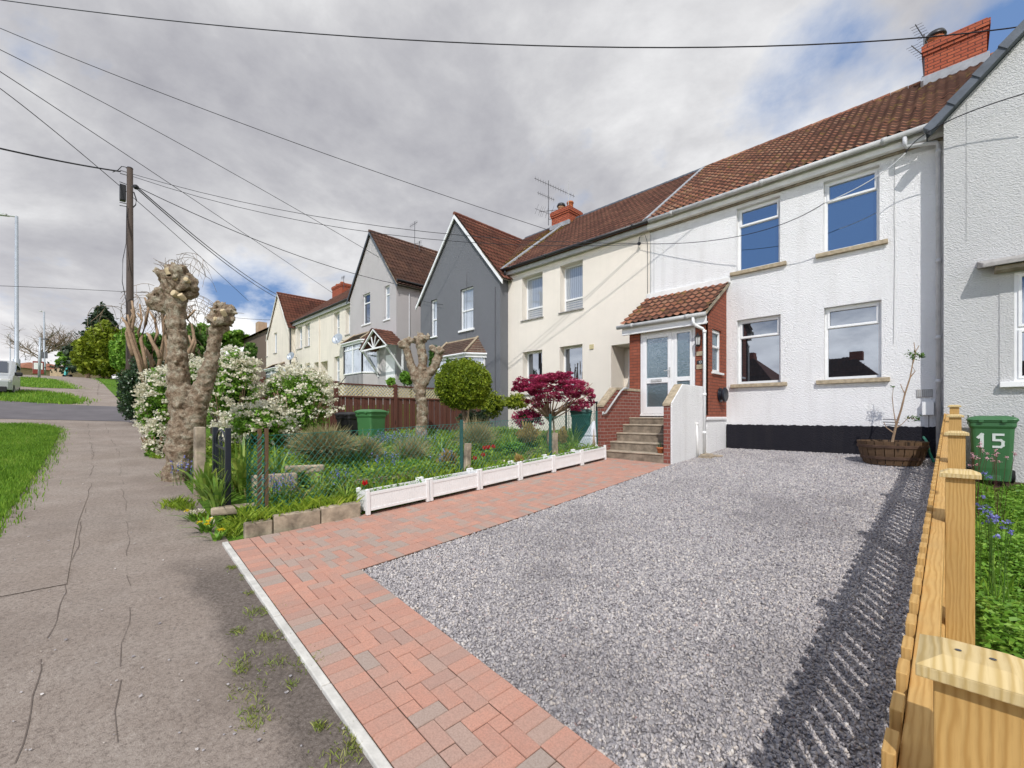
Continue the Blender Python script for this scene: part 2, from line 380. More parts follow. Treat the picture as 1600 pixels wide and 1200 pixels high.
# ground
def ground_mats():
    n=N('asphalt_pavement'); o=n.pos(); f=n.noise(o,1.1,6,.65); g=n.noise(o,150,3,.75); g2=n.noise(o,42,5,.85)
    col=n.ramp(f,[(.25,(.30,.24,.195)),(.5,(.385,.32,.27)),(.75,(.46,.395,.34))])
    col=n.mix(n.ramp(g,[(.3,.35),(.7,0)]),col,(.08,.065,.055)); col=n.mix(n.ramp(g,[(.62,0),(.8,.45)]),col,(.48,.44,.40))
    col=n.mix(n.ramp(n.noise(o,.35,4,.7),[(.52,0),(.66,.25)]),col,(.20,.165,.14))
    col=n.mix(n.ramp(g2,[(.38,.6),(.50,0)]),col,(.12,.095,.08)); col=n.mix(n.ramp(g2,[(.56,0),(.70,.5)]),col,(.56,.50,.44)); col=n.mix(n.ramp(n.noise(n.mapp(o,(1,1,1),loc=(3,8,0)),.9,7,.75),[(.50,0),(.72,.55)]),col,(.19,.155,.13))
    sx=n.n('ShaderNodeSeparateXYZ'); n.l(o,sx.inputs[0]); w1=n.noise(o,2.6,5,.65); yy=n.math('ADD',sx.outputs['Y'],n.math('MULTIPLY',n.math('SUBTRACT',w1,.5),.55))
    fy=n.ramp(yy,[(.56,0),(.70,1)]); fx=n.ramp(n.math('MULTIPLY_ADD',sx.outputs['X'],.1,n.math('MULTIPLY_ADD',w1,.05,.65)),[(.19,0),(.25,1)]); ff=n.math('MULTIPLY',n.math('MULTIPLY',fy,fx),.85)
    dk=n.ramp(g2,[(.3,(.06,.05,.042)),(.5,(.14,.115,.098)),(.72,(.27,.23,.20))]); dk=n.mix(n.ramp(g,[(.62,0),(.72,.6)]),dk,(.5,.45,.4)); col=n.mix(ff,col,dk)
    n.bump(n.math('ADD',g,g2),.8,.008); M['pavement']=n.fin(col,.9,.2)
    n=N('asphalt_dark'); o=n.pos(); f=n.noise(o,2.2,6,.65); g=n.noise(o,120,3,.7)
    col=n.ramp(f,[(.25,(.10,.082,.07)),(.55,(.175,.145,.125)),(.75,(.23,.195,.17))]); col=n.mix(n.ramp(g,[(.6,0),(.74,.6)]),col,(.38,.34,.30)); col=n.mix(n.ramp(g,[(.3,.5),(.45,0)]),col,(.03,.025,.02))
    n.bump(g,.9,.01); M['asphalt_dark']=n.fin(col,.9,.2)
    n=N('road_asphalt'); o=n.pos(); f=n.noise(o,1.5,5); g=n.noise(o,90,2,.7)
    col=n.ramp(f,[(.3,(.125,.115,.12)),(.7,(.17,.155,.16))]); col=n.mix(n.ramp(g,[(.6,0),(.75,.3)]),col,(.3,.3,.3)); n.bump(g,.5,.005); M['road']=n.fin(col,.9,.2)
    n=N('grass_ground'); o=n.pos(); f=n.noise(o,.8,6,.7); g=n.noise(o,22,4,.7)
    col=n.ramp(f,[(.3,(.08,.16,.02)),(.6,(.15,.30,.03)),(.8,(.24,.33,.06))]); col=n.mix(n.ramp(g,[(.4,.7),(.6,0)]),col,(.045,.07,.015)); n.bump(g,1,.03); M['grass_ground']=n.fin(col,.95,.1)
    n=N('soil'); o=n.pos(); f=n.noise(o,5,6,.7); g=n.noise(o,40,4,.7)
    col=n.ramp(f,[(.3,(.05,.035,.022)),(.7,(.13,.095,.06))]); n.bump(g,1,.03); M['soil']=n.fin(col,.95,.1)
    n=N('gravel_bed'); o=n.pos(); g=n.vor(o,42,out='Color'); 
    M['gravel_bed']=n.fin(n.mix(n.ramp(g,[(.2,0),(.8,1)]),(.15,.14,.145),(.34,.32,.32)),.95,.1)
    n=N('crack'); M['crack']=n.fin((.16,.13,.11),1,.05)
    n=N('gravel_stone'); r=n.isl(); col=n.ramp(r,[(0,(.20,.185,.195)),(.15,(.31,.29,.30)),(.45,(.41,.383,.385)),(.72,(.50,.465,.455)),(.88,(.60,.555,.525)),(.95,(.64,.56,.48)),(.99,(.74,.71,.67)),(1,(.36,.22,.20))])
    f=n.noise(n.pos(),80,3); col=n.mix(n.ramp(f,[(.4,0),(.75,.25)]),col,(.62,.6,.58)); lf=n.noise(n.pos(),.75,4,.6); col=n.mix(n.ramp(lf,[(.38,.42),(.5,.12),(.62,0)]),col,(.19,.175,.18)); M['gravel_stone']=n.fin(col,.8,.25)
    n=N('paver'); t=n.attr(); f=n.noise(n.pos(),5,5,.7); g=n.noise(n.pos(),110,3,.7)
    col=n.ramp(t,[(0,(.39,.32,.275)),(.16,(.44,.33,.275)),(.27,(.50,.30,.235)),(.5,(.53,.275,.205)),(.75,(.58,.305,.225)),(.88,(.50,.265,.20)),(1,(.43,.28,.23))])
    col=n.mix(n.ramp(f,[(.4,0),(.7,.4)]),col,(.40,.30,.25)); col=n.mix(n.ramp(g,[(.35,.35),(.6,0)]),col,(.2,.13,.1)); n.bump(g,.6,.003); M['paver']=n.fin(col,.9,.2)
    n=N('joint_sand'); M['joint']=n.fin((.09,.06,.045),1,.1)
ground_mats()
# ------------------------------------------------------------------ ground sheets
def sheet(name, poly, off, mat, step=.5, kind='structure', gfun=G, label=None, cat=None, parent=None):
    bm=bmesh.new(); bm.faces.new([bm.verts.new((p[0],p[1],0)) for p in poly])
    xs=[p[0] for p in poly]; ys=[p[1] for p in poly]
    def cuts(a,b):
        c=math.ceil(a/step)*step
        while c<b-1e-6: yield c; c+=step if abs(c)<40 else 4
    for c in cuts(min(xs),max(xs)): bmesh.ops.bisect_plane(bm,geom=bm.verts[:]+bm.edges[:]+bm.faces[:],plane_co=(c,0,0),plane_no=(1,0,0))
    for c in cuts(max(min(ys),-14),min(max(ys),24)): bmesh.ops.bisect_plane(bm,geom=bm.verts[:]+bm.edges[:]+bm.faces[:],plane_co=(0,c,0),plane_no=(0,1,0))
    for v in bm.verts: v.co.z=gfun(v.co.x,v.co.y)+off
    bmesh.ops.recalc_face_normals(bm,faces=bm.faces)
    if sum(f.normal.z for f in bm.faces)<0: bmesh.ops.reverse_faces(bm,faces=bm.faces)
    me=bpy.data.meshes.new(name); bm.to_mesh(me); bm.free(); boxuv(me)
    o=link(name,me,mat,parent)
    if kind: o['kind']=kind
    return o
def gridterrain():
    xs=sorted(set([-400,-250,-160,-120]+list(np.arange(-96,-40,4.))+list(np.arange(-40,10.01,.5))+[15,25,40,80,160]+[-17.,-18.6,-.12,.02]))
    ys=sorted(set([-250,-120,-60,-30]+list(np.arange(-14,24.01,.5))+[28,34,45,70,120,250]))
    V=[(x,y,G(x,y)) for y in ys for x in xs]; n=len(xs)
    F=np.array([(j*n+i,j*n+i+1,(j+1)*n+i+1,(j+1)*n+i) for j in range(len(ys)-1) for i in range(n-1)])
    o=npmesh('ground',V,F,M['grass_ground']); o['kind']='structure'
gridterrain()
pg=lambda pts:[tuple(PG(*p))[:2] for p in pts]
# pavement: from behind the camera, up the street
pav=[(8,-3.0),(8,.985),(-1.6,.985),(-5.02,1.10),(-9.2,1.25),(-12,1.45),(-17,1.5),(-21,1.5),(-40,1.6),(-60,1.6),(-75,1.6),(-75,-6),(-40,-3.4),(-20,-2.6)]
sheet('pavement',pav,.008,M['pavement'])
sheet('side_road',pg([(-160,625),(0,627),(110,633),(190,636),(262,640),(262,668),(190,659),(100,657),(0,655),(-160,650)]),.016,M['road'])
sheet('worn_patch',pg([(-40,842),(60,812),(118,806),(140,770),(122,818),(112,868),(104,915),(0,935),(-60,945)]),.014,M['pavement'],.25)
sheet('street_road',[(40,-5.2),(-75,-9),(-75,-15),(40,-12)],.008,M['road'],2)
v1=pg([(-240,664),(50,664),(78,667),(93,673),(90,684),(70,720),(48,752),(22,790),(-10,822),(-60,860),(-240,960)])
v2=pg([(-120,612),(20,612),(60,613),(100,617),(122,624),(133,627),(112,632),(60,630),(0,626),(-120,622)])
v3=pg([(20,590),(50,591),(84,594),(122,608),(60,606),(15,603),(-60,600)])
v4=pg([(84,580),(140,582),(185,588),(188,590),(140,590),(100,588),(76,583)])
v5=pg([(150,592),(190,588),(235,596),(235,612),(182,605),(160,598)])
for v in (v1,v2,v3,v4,v5): sheet('grass_verge',v,.02,M['grass_ground'])
# cracks and seams of the pavement (ribbons lying on it)
def ribbon(mb, pts, w, off, jit=.25):
    q=[PG(*p) for p in pts]; q=[Vector((p.x,p.y)) for p in q]; out=[]
    for a,b in zip(q,q[1:]):
        n=max(1,int((b-a).length/.12))
        for i in range(n): out.append(a.lerp(b,i/n)+Vector((random.uniform(-1,1),random.uniform(-1,1)))*w*1.2+Vector((0,.012*sin(len(out)*.5)+.008*sin(len(out)*1.3))))
    out.append(q[-1])
    L=[];R=[]
    for i,p in enumerate(out):
        d=(out[min(i+1,len(out)-1)]-out[max(0,i-1)]); d=d.normalized() if d.length>1e-6 else Vector((1,0)); nn=Vector((-d.y,d.x))*w*.5*random.uniform(.5,1.3)
        for l,s in ((L,1),(R,-1)):
            z=p+nn*s; l.append((z.x,z.y,G(z.x,z.y)+off))
    st=random.uniform(0,9)
    for i in range(len(out)-1):
        if sin(i*.37+st)+sin(i*.91+st*2)>-.35: mb.face([L[i],R[i],R[i+1],L[i+1]])
ck=MB()
ribbon(ck,[(75,1000),(103,918),(125,835),(140,765),(146,713),(145,700)],.0045,.012)
ribbon(ck,[(20,1200),(75,1000)],.004,.012)
ribbon(ck,[(185,705),(192,760),(199,820),(201,900),(199,990),(185,1090),(172,1200)],.0035,.012)
ribbon(ck,[(137,660),(139,675),(145,718)],.006,.012); ribbon(ck,[(163,661),(172,683),(184,705)],.006,.012)
ribbon(ck,[(0,937),(60,922),(108,915)],.0035,.012); ribbon(ck,[(152,618),(155,600)],.02,.014)
ck.build('pavement_cracks',M['crack'])['kind']='structure'

# ------------------------------------------------------------------ driveway: kerb, pavers, gravel
K0=Vector((-5.02,1.085)); E1=Vector((.99915,-.0412)); E2=Vector((.0412,.99915)); u0=.0905
def clip_poly(poly, reg):
    out=poly
    for i in range(len(reg)):
        a=reg[i]; b=reg[(i+1)%len(reg)]; n=Vector((-(b-a).y,(b-a).x)); src=out; out=[]
        for j in range(len(src)):
            p=src[j]; q=src[(j+1)%len(src)]; dp=(p-a).dot(n); dq=(q-a).dot(n)
            if dp>=0: out.append(p)
            if (dp>=0)!=(dq>=0): out.append(p.lerp(q,dp/(dp-dq)))
        if len(out)<3: return []
    return out
pv=MB()
def paver(poly):
    if len(poly)<3: return
    c=sum(poly,Vector((0,0)))/len(poly)
    ar=abs(sum(poly[i].x*poly[(i+1)%len(poly)].y-poly[(i+1)%len(poly)].x*poly[i].y for i in range(len(poly))))/2
    if ar<.0012: return
    ins=lambda d:[p+(c-p).normalized()*min(d,(c-p).length*.5) for p in poly]
    zz=random.uniform(-.0015,.0015); g=lambda p,o:(p.x,p.y,G(p.x,p.y)+o+zz)
    A=[g(p,.0) for p in ins(.0038)]; B=[g(p,.026) for p in ins(.0038)]; C=[g(p,.030) for p in ins(.009)]
    n=len(poly); t=random.random()
    pv.faces(A+B+C,[(i,(i+1)%n,(i+1)%n+n,i+n) for i in range(n)]+[(i+n,(i+1)%n+n,(i+1)%n+2*n,i+2*n) for i in range(n)]+[tuple(range(2*n,3*n))],0,t)
def field(org,e1,e2,s0,s1,t0,t1,reg):
    for i in range(int(s0)-2,int(s1)+2):
        for j in range(int(t0)-2,int(t1)+2):
            m=(i-j)%4
            if m==0: r=(i,j,i+2,j+1)
            elif m==3: r=(i,j,i+1,j+2)
            else: continue
            q=[org+e1*(a*u0)+e2*(b*u0) for a,b in ((r[0],r[1]),(r[2],r[1]),(r[2],r[3]),(r[0],r[3]))]
            paver(clip_poly(q,reg))
def strip(a,b,w,side,reg=None):      # soldier course from a to b, width w on the given side
    d=(b-a); L=d.length; d.normalize(); nrm=Vector((-d.y,d.x))*side; n=int(round(L/u0)); h=L/n
    for i in range(n):
        q=[a+d*(i*h),a+d*((i+1)*h),a+d*((i+1)*h)+nrm*w,a+d*(i*h)+nrm*w]
        if side<0: q.reverse()
        if reg: q=clip_poly(q,reg)
        paver(q)
XR=52
strip(K0,K0+E1*(XR*u0),2*u0,1)
bandA=[K0+E2*2*u0,K0+E2*2*u0+E1*(XR*u0),K0+E2*6*u0+E1*(XR*u0),K0+E2*6*u0]
field(K0+E2*2*u0,E1,E2,0,XR,0,4,bandA)
G1=Vector((-3.55,K0.y+(E2*8*u0+E1*1.45).y)); G2=Vector((-3.93,8.42))
i0=K0+E2*6*u0+E1*(1.40+.02)
strip(i0,K0+E2*6*u0+E1*(XR*u0),2*u0,1)
PL0=K0+E2*6*u0; PL1=Vector((-5.47,8.42))
g1=i0
dG=(G2-g1).normalized(); nG=Vector((-dG.y,dG.x))
strip(g1+dG*.0,G2,2*u0,1)
reg=[PL0,g1+nG*2*u0,G2+nG*2*u0,PL1]
field(g1,Vector((dG.y,-dG.x)),dG,-26,2,-2,86,reg)
po=pv.build('brick_path',M['paver']); po['kind']='structure'
jp=[tuple(K0),tuple(K0+E1*(XR*u0)),tuple(K0+E1*(XR*u0)+E2*8*u0),tuple(i0+E2*2*u0),tuple(G2),tuple(PL1),tuple(K0+E2*8*u0)]
sheet('joint_bed',jp,.022,M['joint'],.5)
# concrete edging of the path towards the pavement
kb=MB(); L=0
while L<XR*u0:
    ln=.90; a=K0+E1*L-E2*.055; b=K0+E1*min(L+ln-.006,XR*u0)-E2*.055
    z=lambda p,o:(p.x,p.y,G(p.x,p.y)+o)
    j=random.uniform(-.003,.003); w=.05
    kb.hexa([z(a,-.05),z(b,-.05),z(b+E2*w,-.05),z(a+E2*w,-.05),z(a,.036+j),z(b,.036+j),z(b+E2*w,.036+j),z(a+E2*w,.036+j)]); L+=ln
kb.build('kerb',M['kerb_white'],bevel=.006)['kind']='structure'
# gravel
gp=[i0+E2*2*u0,K0+E2*8*u0+E1*(XR*u0),Vector((-.16,1.72)),Vector((-.10,11.28)),Vector((-3.88,11.28)),Vector((-3.93,8.42))]
sheet('gravel_bed',[tuple(p) for p in gp],.012,M['gravel_bed'],.5)
def inpoly(x,y,poly):
    r=np.zeros(len(x),bool); n=len(poly)
    for i in range(n):
        a=poly[i]; b=poly[(i+1)%n]
        c=((a[1]>y)!=(b[1]>y))&(x<(b[0]-a[0])*(y-a[1])/(b[1]-a[1]+1e-12)+a[0]); r^=c
    return r
Gv=lambda x,y: np.array([G(a,b) for a,b in zip(x,y)])
def rotm(n,rng,tilt=None):
    q=rng.normal(size=(n,4)); q/=np.linalg.norm(q,axis=1)[:,None]; w,x,y,z=q.T
    return np.stack([1-2*(y*y+z*z),2*(x*y-z*w),2*(x*z+y*w),2*(x*y+z*w),1-2*(x*x+z*z),2*(y*z-x*w),2*(x*z-y*w),2*(y*z+x*w),1-2*(x*x+y*y)],1).reshape(n,3,3)
def stones(name,poly,dens,size,off,mat,parent=None):
    rng=np.random.default_rng(3); xs=[p[0] for p in poly]; ys=[p[1] for p in poly]
    A=(max(xs)-min(xs))*(max(ys)-min(ys)); n=int(A*dens)
    x=rng.uniform(min(xs),max(xs),n); y=rng.uniform(min(ys),max(ys),n)
    far=np.clip((np.hypot(x,y)-3)/6,0,1); keep=inpoly(x,y,poly)&(rng.random(n)>far*.5); x,y,far=x[keep],y[keep],far[keep]; n=len(x)
    base=np.array([(-1,-1,-1),(1,-1,-1),(1,1,-1),(-1,1,-1),(-1,-1,1),(1,-1,1),(1,1,1),(-1,1,1)],float)
    sz=size*rng.uniform(.55,1.25,n)*(1+far*.3)
    v=base[None]*np.stack([rng.uniform(.7,1.2,n),rng.uniform(.5,.9,n),rng.uniform(.3,.6,n)],1)[:,None,:]
    v=v*rng.uniform(.55,1.1,(n,8,1))+rng.normal(0,.12,(n,8,3))
    v=np.einsum('nij,nkj->nki',rotm(n,rng),v)*sz[:,None,None]*.5
    v+=np.stack([x,y,Gv(x,y)+off+rng.uniform(0,size*.55,n)],1)[:,None,:]
    f=np.array([(3,2,1,0),(4,5,6,7),(0,1,5,4),(1,2,6,5),(2,3,7,6),(3,0,4,7)])
    F=(np.arange(n)[:,None,None]*8+f[None]).reshape(-1,4)
    return npmesh(name,v.reshape(-1,3),F,mat,parent)
o=stones('gravel',[tuple(p) for p in gp],7000,.0200,.010,M['gravel_stone']); o['kind']='stuff'; o['label']='loose grey gravel covering the driveway'; o['category']='gravel'

# ------------------------------------------------------------------ scatter helpers
def leaves(name,pts,size,mat,parent=None,aspect=.5,up=0,seed=1,kind=None,bend=.25):
    rng=np.random.default_rng(seed); n=len(pts); R=rotm(n,rng)
    b=np.array([(0,-1,0),(1,0,bend),(0,1,0),(-1,0,bend)],float)*np.array([aspect,1,1])
    s=size*rng.uniform(.6,1.3,n)
    v=np.einsum('nij,kj->nki',R,b)
    if up: v[:,:,2]*=(1-up)
    v=v*(s*.5)[:,None,None]+np.asarray(pts)[:,None,:]
    F=np.arange(n*4).reshape(n,4)
    o=npmesh(name,v.reshape(-1,3),F,mat,parent)
    if kind: o['kind']=kind
    return o
def crown(c,r,n,clumps=30,seed=1,shell=.75,cr=.3,zmin=None):
    """points in many small clumps spread over an ellipsoid"""
    rng=np.random.default_rng(seed); d=rng.normal(size=(clumps,3)); d/=np.linalg.norm(d,axis=1)[:,None]
    cc=d*rng.uniform(shell*.5,shell*1.14,(clumps,1))
    k=rng.integers(0,clumps,n); e=rng.normal(size=(n,3)); e/=np.linalg.norm(e,axis=1)[:,None]
    p=cc[k]+e*(cr*rng.uniform(.5,1.0,(clumps,1))[k])*rng.uniform(.3,1,(n,1))**.5
    p=p*np.array(r)+np.array(c)
    if zmin is not None: p=p[p[:,2]>zmin]
    return p
def blades(name,x,y,h,w,mat,parent=None,lean=.35,seed=1,z=None,kind='stuff',off=0):
    rng=np.random.default_rng(seed); n=len(x); zz=(Gv(x,y) if z is None else z)+off
    a=rng.uniform(0,2*pi,n); hh=h*rng.uniform(.5,1.3,n); la=rng.uniform(0,2*pi,n); ll=lean*hh*rng.uniform(.2,1.4,n)
    ww=w*rng.uniform(.6,1.3,n)
    dx,dy=np.cos(a)*ww/2,np.sin(a)*ww/2; lx,ly=np.cos(la)*ll,np.sin(la)*ll
    v=np.stack([np.stack([x-dx,y-dy,zz],1),np.stack([x+dx,y+dy,zz],1),np.stack([x+dx*.7+lx*.4,y+dy*.7+ly*.4,zz+hh*.6],1),np.stack([x+lx,y+ly,zz+hh],1)],1)
    return _b(name,v,mat,parent,kind)
def _b(name,v,mat,parent,kind):
    n=len(v); o=npmesh(name,v.reshape(-1,3),np.arange(n*4).reshape(n,4),mat,parent)
    if kind: o['kind']=kind
    return o
def area_pts(poly,n,seed=1):
    rng=np.random.default_rng(seed); xs=[p[0] for p in poly]; ys=[p[1] for p in poly]
    x=rng.uniform(min(xs),max(xs),n); y=rng.uniform(min(ys),max(ys),n); k=inpoly(x,y,poly); return x[k],y[k]
def sword(mb,base,h,n,spread=.5,w=.03,rnd=None,droop=.5):
    """arching strap leaves"""
    r=rnd or random
    for _ in range(n):
        a=r.uniform(0,2*pi); L=h*r.uniform(.55,1.15); sp=spread*r.uniform(.2,1.2); d=Vector((cos(a),sin(a),0)); s=Vector((-sin(a),cos(a),0))*w*.5*r.uniform(.6,1.2)
        o=Vector(base)+d*r.uniform(0,.05); prev=None
        for k in range(6):
            t=k/5; p=o+d*(L*sp*t*(.4+.6*t))+Vector((0,0,L*(t-droop*sp*t*t*t))); ww=s*(1-t**3)*(.7+.3*min(1,t*4))
            if prev: mb.face([prev[0],prev[1],p+ww,p-ww])
            prev=(p-ww,p+ww)
# verge grass
rngv=np.random.default_rng(5)
def vg(poly,n,h,w,seed):
    x,y=area_pts(poly,n,seed); return x,y
def ragged(poly,n,seed,sd=.09):
    g=np.random.default_rng(seed); P_=[Vector(p) for p in poly]; seg=[(P_[i],P_[(i+1)%len(P_)]) for i in range(len(P_))]; L=np.array([min((b-a).length,30) for a,b in seg]); k=g.choice(len(seg),n,p=L/L.sum()); t=g.random(n)
    return np.array([seg[i][0].x+(seg[i][1].x-seg[i][0].x)*u for i,u in zip(k,t)])+g.normal(0,sd,n),np.array([seg[i][0].y+(seg[i][1].y-seg[i][0].y)*u for i,u in zip(k,t)])+g.normal(0,sd,n)
def dpoly(v): return [tuple(p) for p in v]
vin=[PG(*p)[:2] for p in [(-20,664),(50,664),(78,667),(93,673),(90,684),(70,720),(48,752),(22,790),(-10,822),(-40,850)]]
X1,Y1=area_pts([tuple(p) for p in vin],60000,11); xr_,yr_=ragged([tuple(p) for p in vin],5000,19); X1=np.concatenate([X1,xr_]); Y1=np.concatenate([Y1,yr_])
o=blades('verge_grass',X1,Y1,.075,.011,M['grass'],seed=2); tag(o,'thick green grass on the verge beside the near pavement','grass')
xs=[];ys=[]
for v,n in ((v2,9000),(v3,7000),(v5,3000),(v4,3000)):
    a,b=area_pts(v,n,12); xs.append(a); ys.append(b); a,b=ragged(v,900,int(n/7),.22); xs.append(a); ys.append(b)
o=blades('far_verge_grass',np.concatenate(xs),np.concatenate(ys),.14,.03,M['grass'],seed=3); tag(o,'bright green grass on the verges beyond the side road','grass')
dry=[]
for (px,py,n,r) in [(25,660+150,120,.25),(10,830,80,.2),(300,740,90,.2),(250,700,90,.2)]:
    p=PG(px,py); dry.append(rngv.normal((p.x,p.y),r,(n,2)))
# ------------------------------------------------------------------ house builder
def Tf(Y): return lambda s,z,d=0: (s,Y+d,z)           # wall facing the street
def Tx(X): return lambda s,z,d=0: (X-d,s,z)           # wall facing right along the street
def panel(mb,T,s0,s1,z0,z1,holes=(),depth=.18,m=0,mr=None):
    ss=sorted({s0,s1,*[v for h in holes for v in h[:2]]}); zs=sorted({z0,z1,*[v for h in holes for v in h[2:4]]})
    for a,b in zip(ss,ss[1:]):
        for c,d in zip(zs,zs[1:]):
            cs,cz=(a+b)/2,(c+d)/2
            if any(h[0]<cs<h[1] and h[2]<cz<h[3] for h in holes): continue
            mb.face([T(a,c),T(b,c),T(b,d),T(a,d)],m)
    for h in holes:
        dd=h[4] if len(h)>4 else depth; a,b,c,d=h[:4]; r=m if mr is None else mr
        for p,q in (((a,c),(b,c)),((b,c),(b,d)),((b,d),(a,d)),((a,d),(a,c))):
            mb.face([T(*p,0),T(*q,0),T(*q,dd),T(*p,dd)],r)
def tb(mb,T,s0,s1,z0,z1,d0,d1,m=0):
    mb.hexa([T(s0,z0,d0),T(s1,z0,d0),T(s1,z0,d1),T(s0,z0,d1),T(s0,z1,d0),T(s1,z1,d0),T(s1,z1,d1),T(s0,z1,d1)],m)
def window(par,T,a,b,c,d,dep=.12,hbars=(),vbars=(),gm='glass',sash=(),sill=None,fw=.055,fmat='upvc',sillmat='stone_sill',bevel=.004,name='window'):
    mb=MB(); e=dep
    tb(mb,T,a,b,c,c+fw*1.15,e,e+.06); tb(mb,T,a,b,d-fw,d,e,e+.06)
    tb(mb,T,a,a+fw,c+fw*1.15,d-fw,e,e+.06); tb(mb,T,b-fw,b,c+fw*1.15,d-fw,e,e+.06)
    for z in hbars: tb(mb,T,a+fw,b-fw,z-.03,z+.03,e+.002,e+.058)
    for s,z0,z1 in vbars: tb(mb,T,s-.03,s+.03,z0,z1,e+.004,e+.056)
    for (s0,s1,z0,z1) in sash:      # opener frames, a little proud
        w=.04
        tb(mb,T,s0,s1,z0,z0+w,e-.018,e+.03); tb(mb,T,s0,s1,z1-w,z1,e-.018,e+.03); tb(mb,T,s0,s0+w,z0+w,z1-w,e-.018,e+.03); tb(mb,T,s1-w,s1,z0+w,z1-w,e-.018,e+.03)
    w=mb.build(name,M[fmat],par,bevel=bevel)
    pb=MB(); j=lambda: random.uniform(-.0015,.0015)
    pb.face([T(a+fw*.5,c+fw*.5,e+.035+j()),T(b-fw*.5,c+fw*.5,e+.035+j()),T(b-fw*.5,d-fw*.5,e+.035),T(a+fw*.5,d-fw*.5,e+.035+j())])
    pb.build('pane',M[gm],w)
    if sill:
        s=MB(); o,h,p=sill; tb(s,T,a-o,b+o,c-h,c,-p,e+.02); s.build('sill',M[sillmat],w,bevel=.008)
    return w
def tile_roof(name,mat,par,org,U,V,w,h,tw=.15,cs=.30,amp=.028,keep=None,spu=6,seed=1,lip=.042):
    U=Vector(U).normalized(); V=Vector(V).normalized(); Nn=U.cross(V).normalized()
    if Nn.z<0: Nn=-Nn
    rng=np.random.default_rng(seed); nu=int(w/tw*spu)+1; nc=max(1,int(round(h/cs))); c=h/nc
    us=np.linspace(0,w,nu); prof=amp*(.5+.5*np.cos(2*pi*us/tw))**1.3
    jit=rng.normal(0,.0035,(nc,int(w/(tw*2))+2)); ti=(us/(tw*2)).astype(int)
    rows=[]; 
    for j in range(nc):
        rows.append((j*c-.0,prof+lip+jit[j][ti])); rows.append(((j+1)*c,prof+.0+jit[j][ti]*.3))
    org=np.array(org); U_,V_,N_=map(np.array,(U,V,Nn))
    verts=np.concatenate([org+us[:,None]*U_+v*V_+off[:,None]*N_ for v,off in rows])
    F=[];T=[]; tint=.07+.93*rng.random((nc,int(w/(tw*2))+2))
    for r in range(len(rows)-1):
        j=r//2; vm=(rows[r][0]+rows[r+1][0])/2
        for i in range(nu-1):
            um=(us[i]+us[i+1])/2
            if keep and not keep(um,vm): continue
            F.append((r*nu+i,r*nu+i+1,(r+1)*nu+i+1,(r+1)*nu+i)); T.append(tint[j][ti[i]] if r%2==0 else .0)  # step faces get the darkest tint: shade under each course, painted in
    return npmesh(name,verts,np.array(F),mat,par,tint=T,smooth=False)
def gutter(mb,a,b,r=.055,n=8,m=0):
    mb.tube([a,b],r,n,m); a=Vector(a); b=Vector(b); L=(b-a).length; k=int(L/1.9)
    for i in range(k+1):
        p=a.lerp(b,(i+.3)/(k+.6)); d=(b-a).normalized(); mb.tube([p-d*.04,p+d*.04],r*1.18,n,m)
EY,EZ,RY,RZ=11.05,6.90,15.0,9.90
RV=(0,RY-EY,RZ-EZ); RL=Vector(RV).length
def chimney(par,x0,x1,y0,y1,z0,z1,pots,mat='chimney_brick'):
    mb=MB(); mb.box(x0,x1,y0,y1,z0,z1-.25); mb.box(x0-.03,x1+.03,y0-.03,y1+.03,z1-.25,z1-.17); mb.box(x0-.055,x1+.055,y0-.055,y1+.055,z1-.17,z1-.02)
    mb.box(x0-.01,x1+.01,y0-.01,y1+.01,z1-.02,z1+.03)
    ch=mb.build('chimney',M[mat],par)
    for (x,y,r,h,mt,cap) in pots:
        p=MB(); p.lathe([(r*1.0,z1),(r*.95,z1+.05),(r*.9,z1+h*.8),(r*1.08,z1+h*.82),(r*1.08,z1+h*.92),(r*.95,z1+h),(r*.8,z1+h),(r*.75,z1+.1)],x,y,16)
        if cap: p.lathe([(0,z1+h+.13),(r*1.1,z1+h+.11),(r*1.35,z1+h+.03),(r*1.35,z1+h),(r*.6,z1+h-.02)],x,y,16,m=1)
        p.build('chimney_pot',[M[mt],M['black_plastic']],ch,smooth=True)
    fl=MB(); fl.box(x0-.04,x1+.04,y0-.05,y0-.045,z0+.05,z0+.55); 
    return ch
def aerial(name,base,label,elems,mast_h,group='tv aerials on the chimneys'):
    t=thing(name,base,label,'aerial',group); b=Vector(base)
    m=MB(); m.tube([b,b+Vector((0,0,mast_h))],.016,6); m.tube([b+Vector((0,0,.25)),b+Vector((.18,.1,.25))],.012,5); m.build('mast',M['steel_dark'],t)
    for (z,d,L,n,el) in elems:
        d=Vector(d).normalized(); c=b+Vector((0,0,z)); e=MB(); e.tube([c-d*L*.35,c+d*L*.65],.011,5)
        s=Vector(el).normalized()
        for i in range(n):
            p=c-d*L*.35+d*L*(i+.5)/n; q=.12 if n>6 else .22
            e.tube([p-s*q,p+s*q],.005,4)
        e.build('antenna',M['steel_dark'],t)
    return t

